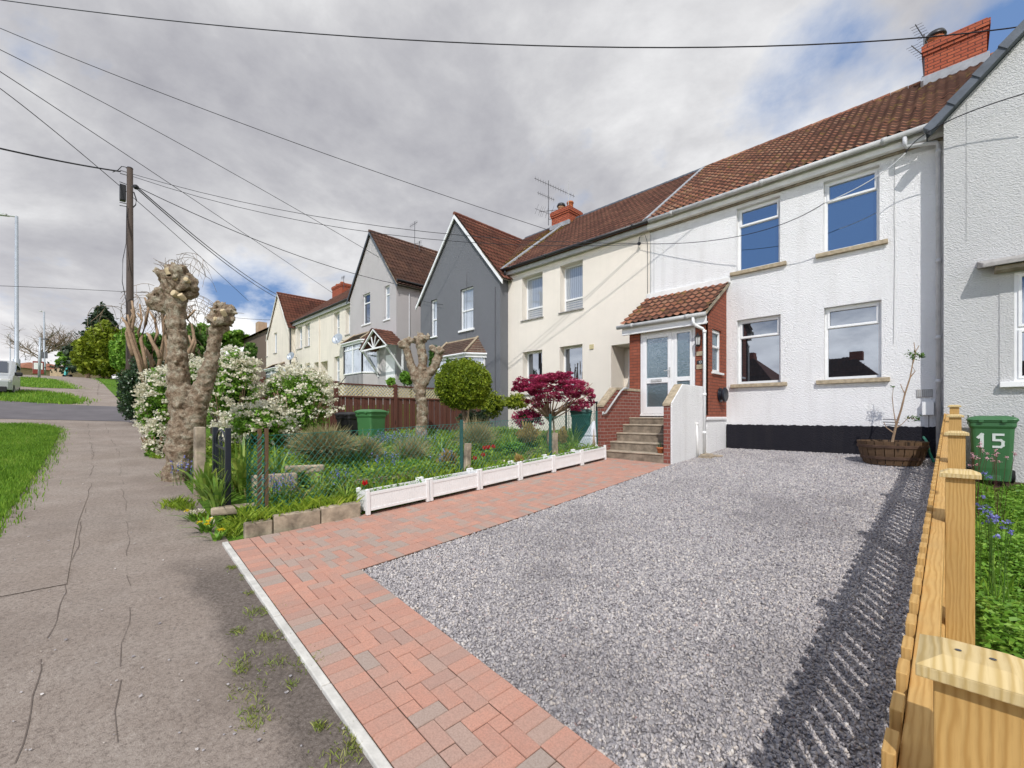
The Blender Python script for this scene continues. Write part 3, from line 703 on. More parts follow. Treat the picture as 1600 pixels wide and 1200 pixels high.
# ================================================================== the white house
X0,X1=-5.895,-.10
wh=thing('white_house',(-3,11.3,.8),'white roughcast terraced house with four windows, brick porch and black painted base','house')
T=Tf(11.3)
UW=[(-3.66,-2.74,5.06,6.58),(-1.93,-1.01,5.06,6.58)]; LW=[(-3.65,-2.73,2.36,3.90),(-1.92,-.98,2.36,3.90)]
w=MB(); panel(w,T,X0,X1,1.34,6.80,UW+LW,.13); w.build('wall',M['white_render'],wh)
w=MB(); w.face([(X0,19,0),(X1,19,0),(X1,19,6.8),(X0,19,6.8)]); w.build('rear_wall',M['white_render'],wh)
w=MB(); nn=150; zt=[1.388+.006*sin(i*.7)+.005*sin(i*1.9+1)+random.uniform(-.004,.004) for i in range(nn+1)]
for i in range(nn):
    a=-3.88+(X1+3.88)*i/nn; b=-3.88+(X1+3.88)*(i+1)/nn; w.face([(a,11.275,.3),(b,11.275,.3),(b,11.275,zt[i+1]),(a,11.275,zt[i])]); w.face([(a,11.275,zt[i]),(b,11.275,zt[i+1]),(b,11.305,zt[i+1]+.012),(a,11.305,zt[i]+.012)])
w.build('plinth',M['plinth_black'],wh)
for i,(a,b,c,d) in enumerate(UW+LW):
    zb=6.17 if i<2 else 3.48
    window(wh,T,a,b,c,d,.11,hbars=(zb,),sash=[(a+.045,b-.045,zb-.02,d-.045)],gm='glass_upper' if i<2 else 'glass',sill=(.13,.085,.08))
# stained beige cornice, fascia, gutter, pipes
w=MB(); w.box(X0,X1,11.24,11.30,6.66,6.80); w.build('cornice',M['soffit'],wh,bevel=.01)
w=MB(); w.box(X0,X1,11.12,11.235,6.70,6.86); w.build('fascia',M['white_paint'],wh,bevel=.006)
g=MB(); gutter(g,(X0+.1,11.02,6.875),(-.28,11.02,6.875),.06); g.build('gutter',M['gutter_grey'],wh,smooth=True)
g=MB(); g.tube([(-.62,11.02,6.82),(-.62,11.02,6.68),(-.60,11.05,6.64),(-.2,11.16,6.60),(-.17,11.2,6.55),(-.17,11.2,.86)],.036,8)
for z in (6.4,4.4,3.0,2.2): g.tube([(-.17,11.2,z),(-.17,11.2,z+.07)],.045,8)
g.build('downpipe',M['pipe_grey'],wh,smooth=True)
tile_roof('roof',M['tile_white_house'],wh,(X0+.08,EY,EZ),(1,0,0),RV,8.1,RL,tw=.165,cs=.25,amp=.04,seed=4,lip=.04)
r=MB(); r.face([(X0,15,9.86),(2.3,15,9.86),(2.3,19.3,6.6),(X0,19.3,6.6)]); r.face([(X0,EY,EZ-.02),(2.3,EY,EZ-.02),(2.3,15,9.85),(X0,15,9.85)]); r.face([(X0,EY,EZ-.02),(2.3,EY,EZ-.02),(2.3,11.3,6.8),(X0,11.3,6.8)]); r.build('roof_back',M['tile_brown'],wh)
r=MB(); n=24
for i in range(n):
    a=X0+(2.3-X0)*i/n; b=X0+(2.3-X0)*(i+1)/n; r.tube([(a,15,9.885),(b-.01,15,9.895)],.085,8,c=random.random())
r.build('ridge_tiles',M['tile_white_house'],wh)
r=MB(); 
for s in (0,): r.bar((X0+.02,EY-.03,EZ+.05),(X0+.02,15,9.97),.10,.05); r.bar((X0-.07,EY-.02,EZ+.03),(X0-.07,15,9.95),.05,.04)
r.build('flashing',M['lead'],wh,bevel=.01)
ch=chimney(wh,-.46,.56,14.5,15.4,9.3,10.50,[(-.28,14.95,.15,.36,'terracotta',True),(.32,14.95,.14,.10,'mortar_lichen',False)])
r=MB(); r.box(-.52,.60,14.40,14.5,9.50,9.72); r.bar((-.50,14.3,9.50),(-.50,15.0,10.0),.05,.14); r.build('chimney_flashing',M['lead'],wh,bevel=.01)
# air brick and meter box low on the wall
v=MB(); v.box(-.47,-.25,11.285,11.31,1.95,2.10); v.build('air_vent',M['grey_sill'],wh,bevel=.003)
v=MB()
for i in range(8): v.box(-.46+i*.026,-.447+i*.026,11.279,11.286,1.965,2.085)
v.build('vent_slats',M['gutter_grey'],wh)
v=MB(); v.box(-.39,-.23,11.20,11.30,1.62,1.86); v.tube([(-.30,11.25,1.62),(-.30,11.26,1.3)],.006,5,m=1); v.build('meter_box',[M['upvc'],M['cable']],wh,bevel=.015)
# crack-line cables on the wall
v=MB(); v.tube([(-.78,11.29,6.6),(-.79,11.29,5.5),(-.78,11.29,4.9),(-.80,11.288,3.0)],.004,4); v.tube([(-5.78,11.29,6.5),(-5.78,11.29,4.9)],.005,4); v.tube([(-5.87,11.285,6.6),(-5.87,11.285,4.9)],.008,4); v.build('wall_cable',M['gutter_grey'],wh)
# ---- porch
PX0,PX1,PY=-5.80,-3.89,10.03
DZ0,DZ1=1.60,3.67
w=MB()
w.box(PX0,-5.52,PY,PY+.11,1.40,3.80); w.box(-4.13,PX1,PY,PY+.11,1.62,3.80); w.box(-5.52,-4.13,PY+.01,PY+.11,DZ1,3.80)
Tp=Tx(PX1); SW=(10.40,10.97,2.62,3.62)
panel(w,Tp,PY,11.3,1.55,3.78,[SW],.10)
w.face([Tp(PY,3.78),Tp(11.3,3.78),Tp(11.3,4.80)]); w.face([(PX0,PY,1.4),(PX0,11.3,1.4),(PX0,11.3,3.8),(PX0,PY,3.8)]); w.face([(PX0,PY,3.8),(PX0,11.3,3.8),(PX0,11.3,4.8)])
w.build('porch_wall',M['porch_brick'],wh)
w=MB(); w.box(PX0,PX1-.004,PY+.06,11.3,.4,1.545); w.box(PX0,PX1+.03,PY+.02,11.27,1.50,1.58); w.build('porch_base',M['white_render'],wh,bevel=.02)
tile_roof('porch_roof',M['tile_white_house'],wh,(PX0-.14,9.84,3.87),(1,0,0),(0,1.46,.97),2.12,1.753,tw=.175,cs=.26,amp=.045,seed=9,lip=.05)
r=MB(); r.bar((PX0-.18,11.275,4.90),(PX1+.10,11.275,4.90),.06,.14); r.build('roof_fillet',M['white_paint'],wh,bevel=.01)
r=MB(); r.face([(PX0-.14,9.86,3.855),(PX1+.08,9.86,3.855),(PX1+.08,11.3,4.80),(PX0-.14,11.3,4.80)]); r.bar((PX1+.05,9.84,3.84),(PX1+.05,11.3,4.81),.03,.07); r.build('roof_soffit',M['soffit'],wh)
g=MB(); gutter(g,(PX0-.22,9.80,3.84),(PX1+.08,9.80,3.84),.05); g.build('porch_gutter',M['gutter_grey'],wh,smooth=True)
g=MB(); g.box(PX0-.12,PX1+.06,9.87,9.93,3.64,3.82); g.box(PX0-.10,PX1+.04,9.93,PY+.01,3.68,3.72); g.build('porch_fascia',M['upvc'],wh,bevel=.006)
g=MB(); g.tube([(-4.08,9.80,3.80),(-4.08,9.80,3.68),(-4.04,9.84,3.62),(-3.93,9.95,3.55),(-3.90,9.97,3.5),(-3.90,9.97,.70)],.034,10)
for z in (3.45,2.05,1.2): g.tube([(-3.90,9.97,z),(-3.90,9.97,z+.06)],.042,10)
g.build('porch_downpipe',M['upvc'],wh,smooth=True)
window(wh,Tp,*SW,.05,hbars=(3.22,),gm='glass_frosted',sash=[(10.44,10.93,3.20,3.58)],sill=(.05,.05,.05),sillmat='upvc')
# door leaf + side light
Td=Tf(PY); d=MB(); a,m_,b=-5.51,-4.66,-4.14
tb(d,Td,a,b,DZ1-.07,DZ1,.03,.10); tb(d,Td,a,b,DZ0,DZ0+.05,.0,.10); tb(d,Td,a,a+.07,DZ0+.05,DZ1-.07,.03,.10); tb(d,Td,b-.07,b,DZ0+.05,DZ1-.07,.03,.10); tb(d,Td,m_-.035,m_+.035,DZ0+.05,DZ1-.07,.028,.10)
d.build('door_frame',M['upvc'],wh,bevel=.005)
d=MB(); x0,x1=a+.072,m_-.037; s=.095; z0,z1=DZ0+.055,DZ1-.075
for q in ((x0,x0+s,z0,z1),(x1-s,x1,z0,z1),(x0+s,x1-s,z0,z0+.17),(x0+s,x1-s,z1-s,z1),(x0+s,x1-s,2.40,2.53)): tb(d,Td,*q,.012,.075)
door=d.build('door',M['upvc'],wh,bevel=.005)
p=MB(); p.face([Td(x0+.05,z0+.1,.05),Td(x1-.05,z0+.1,.05),Td(x1-.05,2.45,.05),Td(x0+.05,2.45,.05)]); p.face([Td(x0+.05,2.48,.05),Td(x1-.05,2.48,.052),Td(x1-.05,z1-.05,.052),Td(x0+.05,z1-.05,.05)]); p.build('pane',M['glass_frosted'],door)
p=MB(); tb(p,Td,x0+.22,x0+.50,2.435,2.50,-.004,.02); p.build('letterbox',M['gutter_grey'],door,bevel=.004)
p=MB(); tb(p,Td,x1-.06,x1-.025,2.53,2.76,-.006,.02); p.tube([Td(x1-.042,2.68,0),Td(x1-.042,2.68,-.05),Td(x1-.16,2.68,-.05)],.010,8); p.build('handle',M['gutter_grey'],door,bevel=.003)
d=MB(); x0,x1=m_+.037,b-.072
for q in ((x0,x0+.05,z0,z1),(x1-.05,x1,z0,z1),(x0+.05,x1-.05,z0,z0+.10),(x0+.05,x1-.05,z1-.05,z1),(x0+.05,x1-.05,2.42,2.52)): tb(d,Td,*q,.018,.07)
sl=d.build('side_panel',M['upvc'],wh,bevel=.005)
p=MB(); p.face([Td(x0+.02,z0+.05,.05),Td(x1-.02,z0+.05,.05),Td(x1-.02,2.47,.05),Td(x0+.02,2.47,.05)]); p.face([Td(x0+.02,2.48,.05),Td(x1-.02,2.48,.05),Td(x1-.02,z1-.02,.051),Td(x0+.02,z1-.02,.05)]); p.build('pane',M['glass_frosted'],sl)
# wall lantern, number plaque, hose reel
l=thing('wall_lantern',(-4.03,9.97,3.30),'small black coach lantern on the brick pier right of the front door','lantern')
m=MB(); m.box(-4.05,-4.01,10.0,10.03,3.18,3.40); m.tube([(-4.03,10.0,3.36),(-4.03,9.95,3.44),(-4.03,9.91,3.42)],.010,6); m.lathe([(0,3.47),(.02,3.45),(.03,3.42),(.07,3.38),(.075,3.37),(0,3.37)],-4.03,9.92,6); m.lathe([(0,3.15),(.02,3.16),(.045,3.18),(.05,3.20),(0,3.20)],-4.03,9.92,6)
for k in range(6): m.tube([(-4.03+.045*cos(k*pi/3),9.92+.045*sin(k*pi/3),3.2),(-4.03+.062*cos(k*pi/3),9.92+.062*sin(k*pi/3),3.37)],.005,4)
m.build('lamp_body',M['black_plastic'],l)
m=MB(); m.lathe([(.040,3.2),(.055,3.37)],-4.03,9.92,6); m.build('lamp_glass',M['lamp_glass'],l)
pl=thing('number_plaque',(-4.01,10.02,2.87),'small black number plaque between two stone plates below the lantern','plaque')
for za,zb in ((2.96,3.06),(2.66,2.76)): m=MB(); m.box(-4.10,-3.925,10.008,10.028,za,zb); m.build('stone_plate',M['stone_sill'],pl,bevel=.003)
m=MB(); m.box(-4.085,-3.935,10.010,10.029,2.775,2.855); m.build('black_plate',M['black_plastic'],pl,bevel=.003)
def stroke_text(mb,strokes,org,ux,uz,sc,w,t=.003,nrm=(0,-1,0)):
    O=Vector(org); ux=Vector(ux); uz=Vector(uz); nn=Vector(nrm)
    for s in strokes:
        for (a,b),(c,d) in zip(s,s[1:]):
            p=O+ux*a*sc+uz*b*sc; q=O+ux*c*sc+uz*d*sc; dd=(q-p).normalized(); mb.bar(p-dd*w*.45,q+dd*w*.45,w,t,up=nn)
D1=[[(0,.75),(.2,1),(.2,0)]]; D3=[[(.0,1),(.5,1),(.5,.5),(.15,.5)],[(.5,.5),(.5,0),(0,0)]]; D5=[[(.5,1),(0,1),(0,.55),(.38,.55),(.5,.42),(.5,.12),(.38,0),(0,0)]]
m=MB(); stroke_text(m,D1,(-4.035,10.008,2.79),(1,0,0),(0,0,1),.05,.007); stroke_text(m,D3,(-4.008,10.008,2.79),(1,0,0),(0,0,1),.05,.007); m.build('digits',M['digit_white'],pl)
hr=thing('hose_reel',(-3.85,10.85,2.08),'round black wall box on the brick side wall of the porch','hose reel')
m=MB(); c=Vector((-3.885,10.85,2.10))
for r0,r1,t0,t1 in ((.05,.05,0,.05),):
    pass
def disc(mb,c,n,prof,seg=24,m=0):
    c=Vector(c); n=Vector(n).normalized(); a=n.orthogonal().normalized(); b=n.cross(a); pts=[]; fs=[]
    for r,t in prof: pts+=[c+n*t+(a*cos(2*pi*k/seg)+b*sin(2*pi*k/seg))*r for k in range(seg)]
    for i in range(len(prof)-1):
        for k in range(seg): fs.append((i*seg+k,i*seg+(k+1)%seg,(i+1)*seg+(k+1)%seg,(i+1)*seg+k))
    mb.faces(pts,fs,m)
disc(m,c,(1,0,0),[(.07,0),(.15,.0),(.17,.01),(.17,.03),(.12,.04),(.12,.09),(.17,.10),(.17,.13),(.15,.145),(.05,.15),(.0,.155)])
m.build('reel_body',M['navy_metal'],hr,smooth=False,bevel=.003)

# ---- front steps with flank walls
st=thing('entrance_steps',(-4.8,9,.65),'concrete front steps between a low brick wall and a white rendered wall','steps')
m=MB(); n=MB(); zs=[.84,1.03,1.22,1.41,1.57]; ys=[8.40,8.66,8.93,9.20,9.50,PY+.02]
for i,z in enumerate(zs):
    m.box(-5.50,-4.10,ys[i],ys[i+1]+.01 if i<4 else PY+.04,.3,z-.035); n.box(-5.50,-4.10,ys[i]-.018,(ys[i+1] if i<4 else PY+.0),z-.035,z)
m.build('risers',M['step_concrete'],st,bevel=.012); n.build('treads',M['step_nosing'],st,bevel=.012)
def flank(x0,x1,yf,mat,copm,name='side_wall'):
    yk=yf+.52
    prof=[(yf,.25),(yf,1.80),(yk,2.20),(10.02,2.20),(10.02,.25)]
    a=MB(); a.prism([(x0,y,z) for y,z in prof],(x1-x0,0,0)); wl=a.build(name,mat,st,bevel=.006)
    c=MB(); cp=[(yf-.02,1.80),(yf-.02,1.855),(yk-.015,2.265),(10.02,2.265),(10.02,2.203),(yk,2.203)]
    c.prism([(x0-.015,y,z) for y,z in cp],(x1-x0+.03,0,0)); c.build('coping',copm,wl,bevel=.008)
    return wl
sw=flank(-4.10,-3.965,8.41,M['wall_brick'],M['stone_sill'])
a=MB(); a.prism([(-3.965,8.425,.25),(-3.965,8.425,1.86),(-3.965,8.93,2.262),(-3.965,10.0,2.262),(-3.965,10.0,.25)],(.035,0,0)); a.build('render_coat',M['white_render'],sw,bevel=.012)
flank(-5.66,-5.50,8.40,M['wall_brick'],M['stone_sill'])
m=MB(); hp=[P(946,646,X=-5.44),P(970,611,X=-5.44),P(975,607,X=-5.44),P(981,607,X=-5.44)]; m.tube(hp,.022,10); 
for q in (hp[0],hp[3]): m.tube([q,q+Vector((-.06,0,0))],.016,8); disc(m,q+Vector((-.058,0,0)),(1,0,0),[(.0,.006),(.045,.004),(.045,0)],12)
m.build('handrail',M['gutter_grey'],st,smooth=True)
tag(a:=thing('old_pipe',(-4.0,9.4,.7),'short grey capped pipe standing against the white flank wall','pipe'))
m=MB(); q=P(1091,597,X=-3.90); q.z=0
m.tube([(-3.905,9.62,.66),(-3.905,9.57,1.42)],.024,10); m.tube([(-3.905,9.58,1.40),(-3.905,9.575,1.46)],.032,10); m.build('pipe_body',M['white_paint'],a,smooth=True)
tp=thing('plant_pot',(-4.22,8.50,.84),'small terracotta pot on the lowest step beside the brick pier','plant pot')
m=MB(); m.lathe([(0,.845),(.05,.845),(.068,.93),(.078,.93),(.08,.965),(.068,.965),(.06,.94),(0,.94)],-4.20,8.48,18); m.build('pot',M['terracotta'],tp,smooth=True)
x=np.full(26,-4.20)+RNG.normal(0,.02,26); y=np.full(26,8.48)+RNG.normal(0,.02,26); blades('seedling',x,y,.13,.012,M['leaf_dark'],tp,z=np.full(26,.94))
m=MB()
for (x,y,z,w,l,h) in ((-3.72,9.70,.715,.13,.22,.04),(-3.80,9.86,.72,.1,.16,.05),(-3.60,9.9,.72,.11,.12,.03)):
    m.hexa([(x-w,y-l,z-.02),(x+w,y-l*.8,z-.02),(x+w*.9,y+l,z-.02),(x-w*.8,y+l*.9,z-.02),(x-w*.9,y-l,z+h),(x+w,y-l*.7,z+h*.8),(x+w*.8,y+l,z+h),(x-w*.8,y+l*.8,z+h*1.1)])
tag(m.build('stone_offcuts',M['concrete'],bevel=.01),'broken pale stone slabs lying at the foot of the porch downpipe','rubble')

# ================================================================== cream house (left of the white one)
C0,C1=-11.63,-5.90
ch_=thing('cream_house',(-8.8,11.3,.8),'smooth cream rendered terraced house between white house and grey gabled house','house')
CU=[(-10.79,-9.83,4.98,6.51),(-9.07,-8.17,4.98,6.51)]; CL=[(-10.76,-9.85,2.36,3.86),(-9.09,-8.18,2.36,3.86)]; REC=(-7.14,-5.93,.5,3.69,.75)
w=MB(); panel(w,T,C0,C1,.3,6.78,CU+CL+[REC],.30); w.face([(REC[0],12.05,.5),(REC[1],12.05,.5),(REC[1],12.05,3.69),(REC[0],12.05,3.69)]); w.build('wall',M['cream_render'],ch_)
w=MB(); w.face([(C0,19,0),(C1,19,0),(C1,19,6.8),(C0,19,6.8)]); w.build('rear_wall',M['cream_render'],ch_)
for (a,b,c,d) in CU+CL:
    up=c>4; window(ch_,T,a,b,c,d,.235,hbars=(c+.42,) if up else (c+.4,),gm='glass_net' if up else 'glass',sill=(.05,.035,.05),sillmat='grey_sill')
for a,b,c,d in CU:
    m=MB()
    for k in range(4): m.box(a+.06,b-.06,11.56,11.575,c+.10+k*.075,c+.145+k*.075)
    m.build('blind',M['gutter_grey'],ch_)
w=MB(); w.box(-6.98,-6.10,12.0,12.045,1.6,3.62); w.build('door',M['upvc'],ch_,bevel=.01)
w=MB(); w.box(C0,C1,11.14,11.235,6.70,6.86); w.box(C0,C1,11.235,11.298,6.72,6.79); w.build('fascia',M['gutter_grey'],ch_,bevel=.005)
g=MB(); gutter(g,(C0+.05,11.03,6.885),(C1+.12,11.03,6.885),.055); g.tube([(C0+.25,11.03,6.83),(C0+.22,11.03,6.72),(C0+.1,11.2,6.55),(C0+.05,11.22,6.3),(C0+.05,11.22,.9)],.034,8); g.build('gutter',M['black_plastic'],ch_,smooth=True)
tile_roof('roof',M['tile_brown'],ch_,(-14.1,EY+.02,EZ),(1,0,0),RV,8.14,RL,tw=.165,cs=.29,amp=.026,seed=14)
r=MB(); r.face([(-14.1,15,9.86),(C1,15,9.86),(C1,19.3,6.6),(-14.1,19.3,6.6)]); r.face([(C0,EY,EZ-.02),(C1,EY,EZ-.02),(C1,15,9.85),(C0,15,9.85)]); r.face([(C0,EY,EZ-.02),(C1,EY,EZ-.02),(C1,11.3,6.78),(C0,11.3,6.78)]); r.build('roof_back',M['tile_brown'],ch_)
r=MB(); n=26
for i in range(n):
    a=-14.1+8.2*i/n; r.tube([(a,15,9.885),(a+8.2/n-.01,15,9.893)],.08,8)
r.build('ridge_tiles',M['slate'],ch_)
chimney(ch_,-12.10,-11.17,14.5,15.34,9.3,10.28,[(-11.9,14.9,.14,.34,'buff_pot',True),(-11.42,14.9,.14,.38,'terracotta',False)])
r=MB(); r.bar((-11.62,EY+.0,EZ+.05),(-11.62,14.9,9.9),.14,.05); r.bar((-11.47,EY+.1,EZ+.1),(-11.47,14.8,9.85),.04,.05); r.box(-12.14,-11.10,14.40,14.5,9.46,9.68); r.build('flashing',M['lead'],ch_,bevel=.01)
rl=MB(); 
def onroof(x,t,o=.06):
    return Vector((x,EY+(RY-EY)*t,EZ+(RZ-EZ)*t))+Vector((0,-.605,.796))*o
rngm=np.random.default_rng(9); pts=[]
for _ in range(2600):
    t=rngm.random(); x=-11.72-abs(rngm.normal(0,.35))*(.4+t) if rngm.random()<.7 else -11.4+abs(rngm.normal(0,.22))*t
    if rngm.random()<.25+.6*t: pts.append(onroof(x,t,.05))
leaves('moss',pts,.055,M['petal_yellow'] if False else leafmat('moss_yellow',[(0,(.16,.12,.02)),(.6,(.34,.24,.03)),(1,(.46,.34,.05))],.05),ch_,aspect=.8,up=.6,kind='stuff')
m=MB(); m.box(-7.90,-7.76,11.27,11.31,3.66,3.80); m.build('wall_vent',M['trellis_cream'],ch_,bevel=.005)
m=MB(); q=(-6.18,11.22,6.42); disc(m,q,(0,-1,0),[(.0,.05),(.04,.05),(.05,0)],10); m.tube([(-6.18,11.25,6.62),(-6.16,11.2,6.60),(-6.18,11.18,6.42)],.012,6); m.tube([(-6.14,11.2,6.62),(-6.0,11.2,6.62),(-5.96,11.27,6.4),(-5.965,11.285,5.0)],.007,5)
m.build('cable_bracket',M['cable'],ch_)
m=MB(); m.box(-8.0,-6.9,10.2,10.24,1.95,2.0); m.box(-8.0,-7.96,10.2,10.24,1.0,1.95); m.box(-6.94,-6.90,10.2,10.24,1.0,1.95)
for i in range(9): m.tube([(-7.88+i*.11,10.22,1.0),(-7.88+i*.11,10.22,1.95)],.008,5)
tag(m.build('garden_railing',M['black_plastic']),'black metal railing in front of the cream house doorway','railing')

# ================================================================== gabled houses
def gable_house(name,label,X0,X1,Yf,Zg,ze,za,xa,wallm,roofm,vergem,wins,roof_len,keepR=None,side_holes=(),vergew=.12,rear=19,tw=.165,ov=.22):
    t=thing(name,((X0+X1)/2,Yf,Zg),label,'house'); TT=Tf(Yf)
    w=MB(); panel(w,TT,X0,X1,Zg-.6,ze,[q[:4] for q in wins],.12)
    w.face([(X0,Yf,ze),(X1,Yf,ze),(xa,Yf,za)])
    w.face([(X1,Yf,Zg-.6),(X1,rear,Zg-.6),(X1,rear,ze),(X1,Yf,ze)]); w.face([(X0,Yf,Zg-.6),(X0,rear,Zg-.6),(X0,rear,ze),(X0,Yf,ze)]); w.face([(X0,rear,Zg-.6),(X1,rear,Zg-.6),(X1,rear,ze),(xa,rear,za),(X0,rear,ze)])
    w.build('wall',M[wallm],t)
    slope=(za-ze)/(X1-xa)
    for sgn,xe,nm in ((1,X1+ov,'roof'),(-1,X0-ov,'roof')):
        zeave=za-abs(xe-xa)*slope+.05; Vv=Vector((xa-xe,0,za+.05-zeave)); L=Vv.length
        if sgn>0: tile_roof(nm,M[roofm],t,(xe,Yf-.12,zeave),(0,1,0),Vv,roof_len,L,tw=tw,cs=.30,amp=.028,seed=int(abs(xe)*10),keep=keepR)
        else:
            r=MB(); r.face([(xe,Yf-.12,zeave),(xe,rear,zeave),(xa,rear,za+.05),(xa,Yf-.12,za+.05)]); r.build(nm,M[roofm],t)
    xr=X1+ov; zr=za-abs(xr-xa)*slope+.02; xl=X0-ov; zl=za-abs(xl-xa)*slope+.02
    u=MB(); u.face([(xr,Yf-.12,zr),(xr,rear,zr),(xa,rear,za),(xa,Yf-.12,za)]); u.build('roof_underside',M['soffit'],t)
    v=MB(); 
    for (xq,zq) in ((xr,zr),(xl,zl)):
        A=Vector((xq,Yf-.13,zq-.02)); B=Vector((xa,Yf-.13,za+.03)); v.bar(A,B,.035,vergew,up=(0,-1,0)) if False else v.prism([A,B,B-Vector((0,0,vergew*1.35)),A-Vector((0,0,vergew*1.35))],(0,.05,0))
    v.build('verge',M[vergem],t,bevel=.004)
    rr=MB(); n=int(roof_len/.35)
    for i in range(n): rr.tube([(xa,Yf-.12+i*.35,za+.075),(xa,Yf-.12+i*.35+.34,za+.083)],.08,8)
    rr.build('ridge_tiles',M[roofm],t)
    for q in wins:
        a,b,c,d=q[:4]; kw=q[4] if len(q)>4 else {}
        window(t,TT,a,b,c,d,.08,**kw)
    return t
def pwin(Y,l,r,yt,yb,**kw):
    a=P(l,yb,Y=Y); b=P(r,yb,Y=Y); t=P(l,yt,Y=Y); return (a.x,b.x,a.z,t.z,kw)
def bay(par,TY,x0,x1,z0,z1,proj,zr,wallm,roofm,hipped=True,gm='glass_net'):
    """canted bay: low wall, three lights, lean-to hipped roof"""
    c=proj*.75; yf=TY-proj
    pts=[(x0,TY),(x0+c,yf),(x1-c,yf),(x1,TY)]
    w=MB()
    for a,b in zip(pts,pts[1:]):
        w.face([(a[0],a[1],z0-2),(b[0],b[1],z0-2),(b[0],b[1],z0),(a[0],a[1],z0)])
    by=w.build('bay_wall',M[wallm],par)
    f=MB(); g=MB()
    for a,b in zip(pts,pts[1:]):
        A=Vector((*a,0)); B=Vector((*b,0)); d=(B-A).normalized(); L=(B-A).length
        zz=lambda p,z:(p.x,p.y,z)
        f.bar(zz(A,z0+.03),zz(B,z0+.03),.09,.07); f.bar(zz(A,z1-.05),zz(B,z1-.05),.09,.12); f.bar(zz(A,z1-.38),zz(B,z1-.38),.06,.05)
        k=2 if L>.9 else 1
        for i in range(k+1):
            p=A.lerp(B,i/k); f.bar(zz(p,z0),zz(p,z1),.075,.075,up=(0,1,0))
        g.face([zz(A,z0),zz(B,z0),zz(B,z1),zz(A,z1)])
    wb=f.build('bay_window',M['upvc'],par,bevel=.005); g.build('pane',M[gm],wb)
    e=.14; q=[(x0-e,TY,z1),(x0+c-e*.6,yf-e,z1),(x1-c+e*.6,yf-e,z1),(x1+e,TY,z1)]; tA=(x0+c*.9,TY,zr); tB=(x1-c*.9,TY,zr)
    r=MB()
    for poly in ((q[0],q[1],tA),(q[1],q[2],tB,tA),(q[2],q[3],tB)):
        nrows=7
        if len(poly)==3: lo0,lo1,up0,up1=poly[0],poly[1],poly[2],poly[2]
        else: lo0,lo1,up1,up0=poly
        for j in range(nrows):
            t0,t1=j/nrows,(j+1)/nrows; Lr=lambda a,b,t,o: tuple(Vector(a).lerp(Vector(b),t)+Vector((0,-o*.5,o)))
            n=max(2,int((Vector(lo1)-Vector(lo0)).length/.16))
            for i in range(n):
                A0=Vector(Lr(lo0,up0,t0,.03)); B0=Vector(Lr(lo1,up1,t0,.03)); A1=Vector(Lr(lo0,up0,t1,.0)); B1=Vector(Lr(lo1,up1,t1,.0))
                r.face([A0.lerp(B0,i/n),A0.lerp(B0,(i+1)/n-.06/n),A1.lerp(B1,(i+1)/n-.06/n),A1.lerp(B1,i/n)],0,.1+.9*random.random())
        r.face([poly[0],poly[1]]+list(poly[2:]),1)
    r.build('bay_roof',[M[roofm],M['soffit']],par)
    r=MB()
    for a,b in ((q[1],tA),(q[2],tB)): r.tube([Vector(a)+Vector((0,0,.05)),Vector(b)+Vector((0,0,.04))],.045,6)
    r.bar(tA,tB,.06,.08); r.build('bay_hips',M['stone_sill'],par)
    r=MB()
    for a,b in zip(q,q[1:]): r.tube([Vector(a)-Vector((0,0,.02)),Vector(b)-Vector((0,0,.02))],.045,6); r.bar(Vector(a)-Vector((0,-.06,.09)),Vector(b)-Vector((0,-.06,.09)),.03,.12)
    r.build('bay_gutter',M['upvc'],par)
# grey gabled house
GY=10.9
gw=[pwin(GY,673,682.5,470,527,hbars=(P(673,500,Y=GY).z,),gm='glass_net',sill=(.05,.06,.06),sillmat='upvc'),
    pwin(GY,719,739.5,453,517,hbars=(P(719,487,Y=GY).z,),gm='glass_net',sill=(.07,.08,.06),sillmat='upvc')]
gh=gable_house('grey_gabled_house','dark grey rendered house with white trimmed steep gable and one hipped bay','' or -16.62,-11.50,GY,.8,6.70,9.62,-14.06,'grey_render','tile_red','upvc',gw,5.0,vergew=.11)
bz=P(700,553,Y=GY).z
bay(gh,GY,P(690,600,Y=GY).x,P(757,600,Y=GY).x,P(700,600,Y=GY).z-.2,P(757,552,Y=GY-.1).z,.55,P(734,530,Y=GY).z,'grey_render','tile_dark')
m=MB(); m.tube([(-11.75,GY-.02,6.3),(-11.75,GY-.02,1)],.012,5); m.tube([(-13.4,GY-.015,7.2),(-13.4,GY-.015,3.6)],.008,4); m.build('wall_cable',M['steel_dark'],gh)
# pale grey gabled house (next block, higher up the street)
D_=1.36
pwz=lambda px,py,Y=GY:P(px,py,Y=Y).z
lw=[pwin(GY,566.7,578.3,461,508,hbars=(pwz(567,475),),gm='glass',sill=(.08,.07,.05),sillmat='upvc'),
    pwin(GY,600.8,608.6,448,500,hbars=(pwz(601,461),),gm='glass_net',sill=(.08,.07,.05),sillmat='upvc')]
lg=gable_house('pale_grey_gabled_house','pale grey rendered gabled house with white bay and small pedimented door canopy',-23.6,-18.68,GY,2.2,8.06,11.05,-21.2,'pale_grey_render','tile_dark','slate',lw,5.2,vergew=.08,tw=.2)
bay(lg,GY,P(549,590,Y=GY).x,P(590,590,Y=GY).x,pwz(560,587),pwz(552,541),.6,pwz(575,519),'pale_grey_render','tile_brown')
